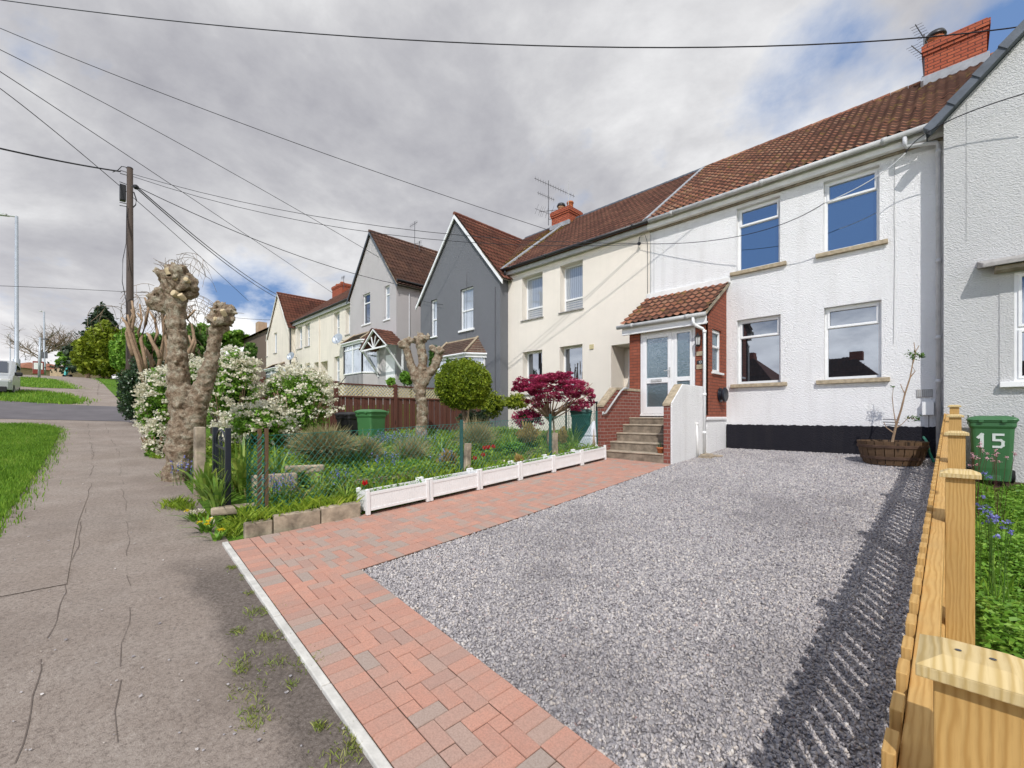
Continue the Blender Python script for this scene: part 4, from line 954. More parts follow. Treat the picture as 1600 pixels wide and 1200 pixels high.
# canopy over its door
x0,x1=P(577,545,Y=GY-.5).x,P(616,545,Y=GY-.5).x; zb=pwz(596,543,GY-.8); zt=pwz(592,514,GY-.8)
m=MB(); xm=(x0+x1)/2
for (xa_,xb_) in ((x0-.1,xm),(x1+.1,xm)): m.bar((xa_,GY-.9,zb),(xb_,GY-.9,zt),.06,.09,up=(0,-1,0))
m.bar((x0,GY-.9,zb),(x1,GY-.9,zb),.05,.07)
for k in (-.5,-.2,.2,.5): m.bar((xm,GY-.9,zb),(xm+k*(x1-x0)*.45,GY-.9,zb+(zt-zb)*(1-abs(k))*.8),.04,.04,up=(0,-1,0))
for x in (x0+.05,x1-.05): m.bar((x,GY-.88,zb),(x,GY-.02,zb-1.1),.07,.07); m.bar((x,GY-.04,zb-1.2),(x,GY-.04,zb+.1),.07,.07,up=(0,1,0))
m.build('canopy_frame',M['upvc'],lg)
for s,xe in ((1,x1+.16),(-1,x0-.16)):
    tile_roof('canopy_roof',M['tile_brown'],lg,(xe,GY-.98,zb+.02),(0,1,0),(xm-xe,0,zt-zb+.05),1.0,Vector((xm-xe,0,zt-zb)).length,tw=.2,cs=.22,amp=.02,seed=5)
dn=MB(); dn.box(xm-.42,xm+.42,GY-.03,GY-.005,3.0,zb-.2); dn.build('door',M['upvc'],lg)
m=MB(); q0=P(545,600,Y=GY-.9)
for i in range(14):
    x=-21.9+i*.14; m.tube([(x,GY-1.0,2.3),(x,GY-1.0,3.62)],.013,5)
m.tube([(-21.95,GY-1,3.65),(-19.95,GY-1,3.65)],.02,5); m.tube([(-23.0,GY-1.3,2.7),(-21.9,GY-1,3.62)],.02,5)
for i in range(7): m.tube([(-23.0+i*.16,GY-1.25,2.0),(-23.0+i*.16,GY-1.25,2.75+i*.13)],.012,5)
tag(m.build('door_railing',M['steel_dark']),'thin metal railing in front of the pale grey gabled house door','railing')
m=MB(); m.tube([(-18.66,11.6,7.6),(-18.66,11.6,2.5)],.03,6); m.build('downpipe',M['pipe_grey'],lg)
m=MB(); m.tube([(-18.45,GY-.1,8.02),(-18.45,15,8.02)],.06,6); m.box(-18.62,-18.5,GY-.05,15,7.82,8.02); m.build('gutter',M['black_plastic'],lg)
# far terrace of two cream houses
def far_terrace(name,label,X0,X1,wins,rec,roofseed,mirror=False):
    t=thing(name,((X0+X1)/2,11.3,2.2),label,'house'); TT=Tf(11.3); w=MB()
    panel(w,TT,X0,X1,1.6,8.16,[q[:4] for q in wins]+([rec] if rec else []),.28); w.build('wall',M['far_cream'],t)
    for q in wins: window(t,TT,*q[:4],.2,hbars=((q[2]+q[3])/2-.1,),gm='glass_net',sill=(.05,.06,.05),sillmat='grey_sill',bevel=0)
    if rec: m=MB(); m.face([(rec[0],11.3+rec[4],rec[2]),(rec[1],11.3+rec[4],rec[2]),(rec[1],11.3+rec[4],rec[3]),(rec[0],11.3+rec[4],rec[3])]); m.build('recess_wall',M['far_cream'],t)
    tile_roof('roof',M['tile_brown'],t,(X0,EY,EZ+D_),(1,0,0),RV,X1-X0,RL,tw=.2,cs=.3,amp=.025,seed=roofseed,spu=5)
    r=MB(); r.face([(X0,15,9.86+D_),(X1,15,9.86+D_),(X1,19.3,6.6+D_),(X0,19.3,6.6+D_)]); r.face([(X0,EY,EZ-.02+D_),(X1,EY,EZ-.02+D_),(X1,11.3,8.16),(X0,11.3,8.16)]); r.tube([(X0,15,9.9+D_),(X1,15,9.9+D_)],.09,6); r.build('roof_back',M['tile_brown'],t)
    g=MB(); g.tube([(X0,11.03,EZ-.02+D_),(X1,11.03,EZ-.02+D_)],.055,6); g.build('gutter',M['black_plastic'],t)
    m=MB(); m.box(X0,X1,11.12,11.22,8.02,8.2); m.build('fascia',M['gutter_grey'],t)
    return t
FZ=[(-30.6,-29.6),(-32.9,-31.8)]
def fw(l,r,yt,yb): q=pwin(11.3,l,r,yt,yb); return q[:4]
zU=(6.34,7.87); zL=(3.7,5.2)
xs1=[P(a,520,Y=11.3).x for a in (464.5,472,476.5,484)]; xs2=[P(a,520,Y=11.3).x for a in (522,530.5,540,547)]
w1=[(xs1[0],xs1[1],*zU),(xs1[2],xs1[3],*zU),(xs1[0],xs1[1],*zL),(xs1[2],xs1[3],*zL)]
w2=[(xs2[0],xs2[1],*zU),(xs2[2],xs2[3],*zU),(xs2[0],xs2[1],*zL),(xs2[2],xs2[3],*zL)]
xmid=P(500,520,Y=11.3).x
t1=far_terrace('far_cream_house','weathered cream terraced house far up the street, nearer the distant gable',-34.0,xmid,w1,(P(491,565,Y=11.3).x,P(499,565,Y=11.3).x,2,P(495,566,Y=11.3).z,.5),31)
t2=far_terrace('far_cream_house','weathered cream terraced house far up the street, joined to the pale grey gable',xmid,-23.6,w2,(P(501,565,Y=11.3).x,P(512,565,Y=11.3).x,2,P(505,565,Y=11.3).z,.5),32)
m=MB(); m.tube([(xmid-.05,11.27,8.1),(xmid-.05,11.27,2.5)],.04,5); m.build('downpipe',M['far_cream'],t1)
chimney(t2,P(521,470,Y=14.6).x,P(536,470,Y=14.6).x,14.5,15.4,10.7,11.75,[(P(526,470,Y=14.8).x,14.9,.15,.3,'terracotta',False),(P(533,470,Y=14.8).x,14.9,.15,.3,'terracotta',False)],'chimney_brick')
fgw=[(*fw(424.5,427,527,558),dict(gm='glass_net',sill=(.05,.06,.05),sillmat='grey_sill')),(*fw(437,441.5,522,553),dict(gm='glass_net',sill=(.05,.06,.05),sillmat='grey_sill'))]
fg=gable_house('far_cream_gabled_house','weathered cream gabled house with orange tiled roof, furthest along the row',-38.0,-33.4,GY,2.3,8.06,10.72,-35.6,'far_cream','tile_red','white_paint',fgw,5.2,vergew=.06,tw=.22)
bay(fg,GY,P(425,580,Y=GY).x,P(447,580,Y=GY).x,3.6,5.1,.5,5.5,'far_cream','tile_dark')
m=MB(); m.tube([(-33.38,11.0,8.0),(-33.38,11.0,2.5)],.05,6); m.build('downpipe',M['steel_dark'],fg)
# brown house behind
bx0,bx1=P(381,540,Y=16).x,P(421,540,Y=16).x
bh=thing('brown_house',((bx0+bx1)/2,16,3.7),'brown roughcast house with hipped roof and chimney behind the far cream gable','house')
zt=P(400,523,Y=16).z; m=MB(); m.box(bx0,bx1+3,16,24,1.5,zt); m.build('wall',M['brown_render'],bh)
m=MB(); rz=zt+2.2; c0=(bx0-.4,15.6,zt); c1=(bx1+3.4,15.6,zt); c2=(bx1+3.4,24.4,zt); c3=(bx0-.4,24.4,zt); a=(bx0+3.5,20,rz); b=(bx1,20,rz)
for f in ((c0,c1,b,a),(c3,c0,a),(c1,c2,b),(c2,c3,a,b)): m.face(list(f))
m.build('roof',M['tile_brown'],bh); 
m=MB(); cx=P(407,500,Y=17).x; m.box(cx-.6,cx+.6,16.6,17.6,zt,P(407,504,Y=17).z); m.build('chimney',M['tan_brick'],bh)

# ================================================================== house on the right
rh=thing('right_gabled_house',(2.3,10.9,.55),'off white roughcast gabled house with slate verge at the right edge','house')
RX0,RX1,RYf=-.10,4.9,10.88; slopeR=1.035
T2=Tf(RYf); bw=(.72,1.9,2.16,3.94)
w=MB(); panel(w,T2,RX0,RX1,.2,6.78,[bw],.06); w.face([(RX0,RYf,6.78),(RX1,RYf,6.78),(2.4,RYf,6.78+2.5*slopeR)])
w.face([(RX0,RYf,.2),(RX0,19,.2),(RX0,19,6.78),(RX0,RYf,6.78)]); w.face([(RX1,RYf,.2),(RX1,19,.2),(RX1,19,6.78),(RX1,RYf,6.78)]); w.build('wall',M['right_render'],rh)
m=MB(); m.box(.56,.715,RYf-.012,RYf+.02,2.16,3.98); m.build('window_surround',M['right_render'],rh)
window(rh,T2,*bw,.0,hbars=(3.02,),vbars=((1.3,2.2,3.9),),sash=[(.765,1.28,2.21,3.0),(.765,1.28,3.05,3.9)],sill=(.16,.09,.10),sillmat='upvc')
m=MB(); m.prism([(.30,RYf,4.22),(.30,RYf,4.10),(.36,RYf-.34,4.03),(.36,RYf-.34,4.10)],(2.2,0,0)); m.build('canopy',M['grey_sill'],rh,bevel=.01)
m=MB(); m.box(.50,2.4,RYf-.26,RYf,3.96,4.04); m.build('canopy_trim',M['soffit'],rh,bevel=.01)
m=MB(); A=Vector((-.33,RYf-.14,6.70)); Bv=Vector((2.4,RYf-.14,6.70+2.73*slopeR)); L=(Bv-A).length; d=(Bv-A).normalized(); up=Vector((-d.z,0,d.x))
k=0
while k*.43<L:
    p=A+d*(k*.43); q=p+d*.46; o=up*(.0); 
    m.hexa([p-up*.10+Vector((0,-.02,0)),q-up*.095,q-up*.095+Vector((0,.16,0)),p-up*.10+Vector((0,.16,0)),p+up*.045+Vector((0,-.028,0)),q+up*.03,q+up*.03+Vector((0,.16,0)),p+up*.045+Vector((0,.16,0))]); k+=1
m.build('verge',M['slate'],rh,bevel=.006)
m=MB(); m.face([(-.33,RYf-.1,6.68),(2.4,RYf-.1,6.68+2.73*slopeR),(2.4,19,6.68+2.73*slopeR),(-.33,19,6.68)]); m.face([(5.1,RYf-.1,6.68),(2.4,RYf-.1,6.68+2.73*slopeR),(2.4,19,6.68+2.73*slopeR),(5.1,19,6.68)]); m.build('roof',M['slate'],rh)
m=MB(); m.tube([P(1560,170,Y=RYf-.02),P(1525,115,Y=RYf-.02)],.001,3); m.tube([(.18,RYf-.006,7.0),(.18,RYf-.006,4.6)],.004,4); m.build('wall_cable',M['gutter_grey'],rh)
# ---- aerials and dishes
aerial('tv_aerial',tuple(P(857,352,F=18.9)),'tall tv aerial with several arrays on the cream house chimney',[(1.75,(.65,.65,-.42),1.9,16,(.6,-.7,.25)),(1.2,(-.62,-.62,.38),.8,9,(.6,-.7,.2)),(.62,(.68,.68,.1),1.15,5,(.3,.2,1)),(.50,(-.66,-.66,.36),.95,6,(.35,.2,1))],P(857,282,F=18.9).z-P(857,352,F=18.9).z+.0)
b=P(1444,128,F=10.6); aerial('tv_aerial',tuple(b),'rusty twin tv aerial beside the white house chimney',[(1.05,(-.35,-.3,.8),.62,9,(.8,.3,.2)),(.62,(-.5,-.3,.7),.62,9,(.8,.3,.2))],1.15)
m=P(888,330,F=18.3); a=thing('tv_aerial',tuple(m),'slim white whip aerial on the cream house chimney','aerial','tv aerials on the chimneys'); q=MB(); q.tube([m,m+Vector((0,0,P(888,283,F=18.3).z-m.z))],.012,5); q.build('mast',M['gutter_grey'],a)
b=P(648,388,F=23.5); aerial('tv_aerial',tuple(b),'slender tv aerial on the pale grey gabled house roof',[(P(648,348,F=23.5).z-b.z-.05,(-.9,.1,.06),.9,10,(0,0,1))],P(648,346,F=23.5).z-b.z)
b=P(655,392,F=23); aerial('tv_aerial',tuple(b),'short forked aerial right of the slender aerial on pale grey roof',[(.35,(.3,.1,.9),.3,5,(1,0,0))],.5)
b=P(537,452,F=30); aerial('tv_aerial',tuple(b),'small tv aerial above the far red brick chimney',[(P(537,432,F=30).z-b.z-.05,(-.9,.1,.1),.8,8,(0,0,1))],P(537,431,F=30).z-b.z)
def dish(c,r,label):
    t=thing('satellite_dish',tuple(c),label,'satellite dish','satellite dishes on the far cream houses'); c=Vector(c)
    m=MB(); n=Vector((.45,-.8,.35)); disc(m,c,n,[(0,-.03),(r*.5,-.02),(r*.85,.03),(r,.07),(r*.97,.075),(r*.8,.035),(0,-.02)],20); m.build('dish',M['galv'],t,smooth=True)
    m=MB(); m.tube([c,c+Vector((0,.35,-.05)),c+Vector((0,.4,-.35))],.02,5); m.tube([c+Vector((0,0,-r)),c+n.normalized()*.35],.012,5); m.build('arm',M['steel_dark'],t)
dish(P(528,530,Y=10.9),.34,'grey satellite dish below the upper windows of the far cream house')
dish(P(455,557,Y=10.6),.30,'grey satellite dish beside the drainpipe of the furthest cream gable')
# ================================================================== timber picket fence on the right
tf=thing('picket_fence',(0,5,.4),'new timber picket fence with square capped posts between gravel drive and neighbouring garden','fence')
topz=lambda y:1.13+.07*y
pys=[1.02,3.0,5.0,7.0,9.05,11.0]
for y in pys[:5]:
    z=topz(y); g=G(0,y); pw=.10
    m=MB(); m.box(-.022,-.022+pw,y,y+pw,g-.1,z-.036); p=m.build('post',M['wood_new'],tf,bevel=.003)
    m=MB(); e=.021; a,b,c,d=-.022-e,-.022+pw+e,y-e,y+pw+e; i=.032
    m.box(a,b,c,d,z-.036,z-.016)
    m.faces([(a,c,z-.016),(b,c,z-.016),(b,d,z-.016),(a,d,z-.016),(a+i,c+i,z),(b-i,c+i,z),(b-i,d-i,z),(a+i,d-i,z)],[(0,1,5,4),(1,2,6,5),(2,3,7,6),(3,0,4,7),(4,5,6,7)])
    if y<2:
        for s in (.03,.07): disc(m,(-.022+s,y+.045,z+.0006),(0,0,1),[(.0045,.0006),(.003,.001),(.0,.0006)],10,m=1)
    m.build('post_cap',[M['wood_cap'],M['steel_dark']],p,bevel=.002)
for (dz,) in ((.30,),(.80,)):
    for a,b in zip([-.2]+pys,pys):
        if a<0: a=.1
        m=MB(); m.bar((-.047,a+.052,topz(a)-dz),(-.047,b+.045,topz(b)-dz),.048,.09); m.build('rail',M['wood_new'],tf,bevel=.003)
y=.62; k=0
while y<10.9:
    z=topz(y)-.235+random.uniform(-.006,.006); m=MB(); g=G(-.1,y)
    m.box(-.094,-.073,y,y+.088,g+.03,z); m.build('picket',M['wood_new'],tf,bevel=.0025); y+=.152; k+=1
# ================================================================== wheelie bins
def wheelie(name,loc,rz,w,d,h,mat,label,cat='wheelie bin',digits=False,group=None,wheels=True):
    t=thing(name,loc,label,cat,group); t.rotation_euler.z=rz
    def rr(wx,wy,z,r=.05,y0=0):
        o=[]
        for cx,cy,a0 in ((wx-r,wy-r,0),(-wx+r,wy-r,90),(-wx+r,-wy+r,180),(wx-r,-wy+r,270)):
            for k in range(4): a=radians(a0+k*30); o.append((cx+r*cos(a),cy+r*sin(a)+y0,z))
        return o
    H=h-.09; lev=[(.36,.38,.05,.04),(.38,.41,.25,.02),(.42,.46,H-.12,0),(.44,.48,H-.10,0),(.455,.495,H-.08,0),(.455,.495,H-.02,0),(.475,.515,H-.018,0),(.475,.515,H,0)]
    m=MB(); rings=[rr(a*w,b*d,z,.05,y0) for a,b,z,y0 in lev]; n=16; pts=sum(rings,[]); fs=[(i*n+k,i*n+(k+1)%n,(i+1)*n+(k+1)%n,(i+1)*n+k) for i in range(len(lev)-1) for k in range(n)]+[tuple(range(n-1,-1,-1))]
    m.faces(pts,fs); m.box(-.16*w,.16*w,-.40*d-.02,-.36*d,.06,.14)
    m.build('bin_body',M[mat],t,bevel=.006,local=True)
    m=MB(); lv=[(.49,.53,H+.002),(.50,.54,H+.02),(.49,.53,H+.035),(.44,.46,H+.06),(.30,.34,H+.085)]; rings=[rr(a*w,b*d,z,.06) for a,b,z in lv]; pts=sum(rings,[]); fs=[(i*n+k,i*n+(k+1)%n,(i+1)*n+(k+1)%n,(i+1)*n+k) for i in range(len(lv)-1) for k in range(n)]+[tuple(range(n-1,-1,-1)),tuple((len(lv)-1)*n+k for k in range(n))]
    m.faces(pts,fs)
    for s in (-1,1): m.box(s*.22*w-.05*w,s*.22*w+.05*w,-.56*d,-.50*d,H-.02,H+.025)
    m.tube([(-.42*w,.56*d,H+.03),(.42*w,.56*d,H+.03)],.014,8); 
    for s in (-1,1): m.tube([(s*.45*w,.5*d,H-.05),(s*.45*w,.58*d,H+.03),(s*.45*w,.55*d,H+.09)],.016,6)
    m.build('lid',M[mat],t,bevel=.005,local=True)
    for s in (-1,1):
        m=MB(); disc(m,(s*.43*w,.46*d,.10),(s,0,0),[(0,-.03),(.09,-.03),(.1,-.015),(.1,.02),(.08,.03),(0,.025)],20); m.build('wheel',M['rubber'],t,local=True)
    if digits:
        m=MB(); zc=H-.40; sc=.19
        yf=-.252; stroke_text(m,D1,(-.150,yf,zc),(1,0,0),(0,-.079,1),sc,.040,t=.004,nrm=(0,-1,-.08)); stroke_text(m,D5,(.015,yf,zc),(1,0,0),(0,-.079,1),sc,.034,t=.004,nrm=(0,-1,-.08))
        m.build('house_number',M['digit_white'],t,local=True)
    return t
wheelie('wheelie_bin',(.45,10.42,.53),0,.56,.58,1.08,'bin_green','green wheelie bin numbered 15 in white against the right hand house wall',digits=True,group='green wheelie bins')
q=P(580,700,F=11.0); wheelie('wheelie_bin',(q.x,q.y,.70),radians(20),.56,.6,1.07,'bin_green_garden','plain bright green wheelie bin among plants in the front garden',group='green wheelie bins')
q=P(549,700,F=11.6); wheelie('wheelie_bin',(q.x-.05,q.y,.68),radians(20),.56,.6,1.03,'bin_black','black wheelie bin half hidden behind the white flowering shrub')
q=P(908,690,F=10.9); wheelie('water_butt',(q.x,q.y,.78),radians(35),.55,.55,1.0,'bin_teal','dark teal lidded bin behind the chain link fence by the steps','garden bin')
m=MB(); b=P(914,690,F=9.9); base=[(b.x-.22,b.y-.12,.85),(b.x+.18,b.y-.1,.83),(b.x+.26,b.y+.1,.85),(b.x-.16,b.y+.18,.85)]; mid=[(b.x+.02,b.y-.1,1.15),(b.x+.22,b.y-.08,1.15),(b.x+.28,b.y+.06,1.15),(b.x+.04,b.y+.12,1.15)]; top=[(b.x+.20,b.y-.03,1.48),(b.x+.26,b.y-.02,1.5),(b.x+.27,b.y+.03,1.5),(b.x+.21,b.y+.04,1.48)]
m.hexa(base+mid); m.hexa(mid+top); tag(m.build('plastic_sheet',M['white_plastic_bag'],bevel=.03),'crumpled white plastic sheeting propped against the teal garden bin','plastic sheet')
# ================================================================== barrel planter
bt=thing('barrel_planter',(-.80,10.55,.72),'weathered half barrel planter standing on the gravel beside the black plinth','planter')
bx,by,bz=P(1393,725,Y=10.45).x,10.45,G(-.8,10.45)+.01
m=MB(); R_=.50; stv=22
for k in range(stv):
    a0=2*pi*k/stv+.012; a1=2*pi*(k+1)/stv-.012; L=[]
    for (r,z) in ((.39,0),(.46,.2),(R_,.42)):
        L.append([(bx+r*cos(a)*1,by+r*sin(a)*.82,bz+z) for a in (a0,a1)])
    for (A,B) in zip(L,L[1:]): m.face([A[0],A[1],B[1],B[0]])
    A=L[-1]; B=[(bx+(R_-.03)*cos(a),by+(R_-.03)*sin(a)*.82,bz+.42) for a in (a0,a1)]; m.face([A[0],A[1],B[1],B[0]]); C=[(bx+(R_-.05)*cos(a),by+(R_-.05)*sin(a)*.82,bz+.3) for a in (a0,a1)]; m.face([B[0],B[1],C[1],C[0]])
m.build('staves',M['wood_barrel'],bt)
for z,r in ((.10,.432),(.30,.483)):
    m=MB(); m.lathe([(r,bz+z),(r+.012,bz+z+.004),(r+.022,bz+z+.05),(r+.006,bz+z+.054)],bx,by,28,sy=.82); m.build('hoop',M['steel_dark'] if False else plain('hoop_rust',(.11,.065,.045),.8,.3,.4,9),bt)
m=MB(); m.lathe([(0,bz+.35),(.46,bz+.35)],bx,by,20,sy=.82); m.build('soil',M['soil'],bt)
sp=thing('potted_shrub',(bx,by,bz+.35),'spindly almost bare shrub growing in the half barrel planter','shrub')
m=MB(); s0=Vector((bx-.0,by,bz+.34)); pq=lambda x,y,d=0:P(x,y,Y=by-d)
tr=[s0,pq(1400,665),pq(1408,640),pq(1414,615),pq(1422,590),pq(1426,568)]; m.tube(tr,[.022,.018,.015,.013,.011,.008],7)
for l in ([pq(1398,670),pq(1410,662),pq(1420,652),pq(1432,655)],[tr[1],pq(1396,640),pq(1394,620),pq(1396,605)],[tr[-1],pq(1429,552),pq(1436,540)],[pq(1426,568),pq(1431,556),pq(1428,535)],[tr[3],pq(1410,608),pq(1407,600)],[tr[4],pq(1430,580),pq(1425,572)],[pq(1396,676),pq(1385,668),pq(1381,660)]): m.tube(l,[.011]+[.006]*(len(l)-1),5)
m.build('stem',M['bark_brown'],sp)
pts=[]
for (x,y,n_,s) in ((1424,553,34,5),(1436,555,30,5),(1427,560,18,4),(1431,655,24,5),(1420,653,14,4),(1395,604,6,2),(1440,557,12,3)):
    for _ in range(n_): pts.append(pq(x+random.gauss(0,s),y+random.gauss(0,s*.45),random.uniform(-.05,.05)))
leaves('foliage',pts,.06,M['leaf_mid'],sp,aspect=.35,kind='stuff')
m=MB()
for z in (0,.05,.10): m.tube([pq(1380,655)+Vector((0,0,-z)),pq(1405,656)+Vector((0,.03,-z))],.008,5)
m.build('support_frame',M['steel_dark'],sp)
m=MB(); a=[P(1443,683,Y=10.9),P(1448,690,Y=10.7),P(1452,706,Y=10.5),P(1459,722,Y=10.4)]; m.tube(a,.02,8); tag(m.build('garden_hose',M['green_hose'],smooth=True),'short green hose pipe against the black plinth beside the barrel','hose')
# ================================================================== white trough planters
def planter_at(i):
    s=i*.945; a=Vector((-4.95,2.50)); b=Vector((-5.26,8.14)); d=(b-a).normalized(); o=a+d*s; return o,d
lab=['first white slatted trough planter, nearest the pavement end of the path','second white slatted trough planter from the pavement end','third white slatted trough planter, near the first concrete fence post','fourth white slatted trough planter, midway along the brick path','fifth white slatted trough planter, next to last before the steps','last white slatted trough planter, touching the front steps']
proto=None
for i in range(6):
    o,d=planter_at(i); g=G(o.x-.1,o.y+.45)+.03
    if proto is None:
        t=thing('trough_planter',(0,0,0),lab[0],'planter','white trough planters in a row'); L=.93; W=.25; Hh=.27
        for (x,y) in ((0,0),(0,L-.045),(-W+.045,0),(-W+.045,L-.045)):
            m=MB(); m.box(x-.045,x,y,y+.045,0,Hh+.03); m.faces([(x-.05,y-.005,Hh+.03),(x+.005,y-.005,Hh+.03),(x+.005,y+.05,Hh+.03),(x-.05,y+.05,Hh+.03),(x-.0225,y+.0225,Hh+.045)],[(0,1,4),(1,2,4),(2,3,4),(3,0,4),(3,2,1,0)]); m.build('leg',M['upvc'],t,bevel=.003)
        for (a,b,c,e,nm) in ((-.035,-.012,.045,L-.045,'side_panel'),(-W+.012,-W+.035,.045,L-.045,'side_panel')):
            m=MB(); m.box(a-.003,b+.006,c,e,.045,.075); m.box(a-.003,b+.006,c,e,Hh-.035,Hh)
            n=22; h=(e-c)/n; m.box(a+.002,b-.002,c,e,.075,Hh-.035)
            for k in range(n): m.box(a,b,c+k*h,c+(k+1)*h-.003,.075,Hh-.035)
            m.build(nm,M['upvc'],t,bevel=.0015)
        for (c,e) in ((.012,.035),(L-.035,L-.012)):
            m=MB(); m.box(-W+.045,-.045,c-.003,e+.003,.045,.075); m.box(-W+.045,-.045,c-.003,e+.003,Hh-.035,Hh); 
            for k in range(4): m.box(-W+.045+k*.04,-W+.045+(k+1)*.04-.006,c,e,.075,Hh-.035)
            m.build('end_panel',M['upvc'],t,bevel=.0015)
        m=MB(); m.box(-W+.04,-.04,.04,L-.04,.16,.20); m.build('compost',M['soil'],t)
        proto=t
    else: t=copy_tree(proto); t['label']=lab[i]
    o2=planter_at(i+1)[0]; g1,g2=G(o.x-.1,o.y)+.031,G(o2.x-.1,o2.y)+.031
    t.location=(o.x,o.y,g1); t.rotation_euler=(math.atan2(g2-g1,.945),0,math.atan2(-d.x,d.y)); ORG[t.name]=Vector((o.x,o.y,g1))
    n=[70,40,150,110,90,120][i]; xx=[];yy=[];zz=[]
    for _ in range(n):
        s=random.uniform(.06,.88)
        if i==1 and s>.55: s*=.5
        p=o+d*s+Vector((-d.y,d.x))*random.uniform(.06,.2); xx.append(p.x);yy.append(p.y);zz.append(g1+(g2-g1)*s/.93+.19)
    pl=thing('bedding_plants',(o.x,o.y,g+.2),['sparse young bedding plants in the planter nearest the pavement','a few young bedding plants in the second white planter','fullest clump of bedding plants, in the third white planter','young bedding plants in the fourth white planter along the path','young bedding plants in the fifth white planter along the path','small white flowered bedding plants in the planter beside the steps'][i],'bedding plants','bedding plants in the white planters')
    P3=[]
    for x,y,z in zip(xx,yy,zz):
        for _ in range(5): P3.append((x+random.gauss(0,.02),y+random.gauss(0,.02),z+abs(random.gauss(.03,.05 if i==2 else .035))))
    leaves('leaves',P3,.042,M['leaf_bright'],pl,aspect=.55,seed=i+3,kind='stuff')
    if i in (5,4,2):
        m=[(p[0],p[1],p[2]+.03) for p in random.sample(P3,14)]; leaves('petals',m,.035,M['petal_white'],pl,aspect=.9,seed=i)
# ================================================================== garden beds and edging
GOFF=.17
def GG(x,y): return G(x,y)+GOFF
gb=[(-5.30,2.45),(-5.62,8.4),(-5.72,8.4),(-5.75,11.25),(-11.9,11.25),(-11.9,1.55),(-9.3,1.30),(-6.8,1.30),(-5.15,1.30)]
sheet('garden_bed',gb,GOFF,M['grass_ground'],.5)
def block(a,b,h,w,label,off=0,mat='concrete',zb=-.05,top=None):
    a=Vector(a);b=Vector(b); d=(b-a).normalized(); n=Vector((-d.y,d.x))*w; m=MB(); g=lambda p,o:(p.x,p.y,G(p.x,p.y)+o)
    m.hexa([g(a,zb),g(b,zb),g(b+n,zb),g(a+n,zb),g(a,h),g(b,h),g(b+n,h),g(a+n,h)])
    return tag(m.build('edging_block',M[mat],bevel=.012),label,'edging block','concrete edging blocks of the garden')
e0=Vector((-5.08,1.24)); e1=Vector((-4.99,2.45)); e_=[e0,e0.lerp(e1,.22),e0.lerp(e1,.62),e0.lerp(e1,1.0)]
labs=['short concrete edging block nearest the pavement corner of the path','long concrete edging block between the corner block and the planters','concrete edging block butting against the first white planter']
for i in range(3):
    d=(e_[i+1]-e_[i]).normalized()*.012; block(e_[i],e_[i+1]-d,[.155,.19,.20][i],.09,labs[i])
m=MB(); ss=[Vector((-5.25,2.5)),Vector((-5.60,8.4))]
for k in range(7):
    a=ss[0].lerp(ss[1],k/7); b=ss[0].lerp(ss[1],(k+.98)/7); m.hexa([(a.x,a.y,G(a.x,a.y)),(b.x,b.y,G(b.x,b.y)),(b.x-.08,b.y,G(b.x,b.y)),(a.x-.08,a.y,G(a.x,a.y)),(a.x,a.y,GG(a.x,a.y)+.02),(b.x,b.y,GG(b.x,b.y)+.02),(b.x-.08,b.y,GG(b.x,b.y)+.02),(a.x-.08,a.y,GG(a.x,a.y)+.02)])
tag(m.build('edging_kerb',M['concrete'],bevel=.01),'low concrete edging running behind the white trough planters','edging')
# inner row of lumpy stone edging in the garden
def stone(px,py,F,l,w,h,ang,label,mat='concrete'):
    c=P(px,py,F=F); d=Vector((cos(ang),sin(ang),0))*l/2; n=Vector((-sin(ang),cos(ang),0))*w/2; z=GG(c.x,c.y)-.08; r=lambda: Vector((random.uniform(-1,1),random.uniform(-1,1),random.uniform(-1,1)))*.015
    C=Vector((c.x,c.y,z)); m=MB(); m.hexa([C-d-n+r(),C+d-n+r(),C+d+n+r(),C-d+n+r(),C-d-n+r()+Vector((0,0,h)),C+d-n+r()+Vector((0,0,h)),C+d+n+r()+Vector((0,0,h)),C-d+n+r()+Vector((0,0,h))])
    tag(m.build('stone_slab',M[mat],bevel=.02),label,'stone slab','stone slabs edging the garden beds')
stone(430,755,5.6,.52,.10,.36,radians(78),'upright stone slab behind the green mesh at the garden corner')
stone(476,745,6.2,.50,.10,.36,radians(80),'upright stone slab beside the withered lavender')
stone(590,745,6.5,.7,.14,.14,radians(85),'pale pinkish stone slab among bluebells behind first planter')
stone(655,738,7.0,.7,.14,.16,radians(88),'flat stone slab below the dead yellow twigs')
stone(795,715,8.2,1.0,.12,.16,radians(88),'long low stone kerb behind the red tulips')
stone(845,700,9.1,1.0,.12,.16,radians(88),'long low stone kerb nearer the maple trunk')
stone(368,790,5.05,.45,.14,.10,radians(70),'low stone slab at the foot of the black gate')
# ================================================================== chain link fence
cf=thing('chain_link_fence',(-5.42,4.9,.5),'green plastic coated chain link fence behind the white planters','fence')
fa=Vector((-5.40,1.46)); fb=Vector((-5.64,8.3)); fd=(fb-fa); FL=fd.length; fd.normalize()
def fz(s): 
    p=fa+fd*s; return GG(p.x,p.y)+.02
hh=lambda s: .88+.03*sin(s*1.3) - (.06 if s>3 else 0)
m=MB(); cell=.075; n=int(FL/cell)
def wirept(s,v,o): p=fa+fd*s; return (p.x+o+.02*sin(s*3+v*4),p.y,fz(s)+v)
H_=.82
for k in range(-14,n+1):
    for sg in (1,-1):
        pts=[]; s0=k*cell
        for j in range(0,13):
            v=H_*j/12; s=s0+v*.85 if sg>0 else s0+(H_-v)*.85
            if 0<=s<=FL: pts.append(wirept(s,v,.003*sg))
        if len(pts)>1: m.tube(pts,.0023,3,cap=False)
m.build('mesh',M['teal_wire'],cf)
m=MB()
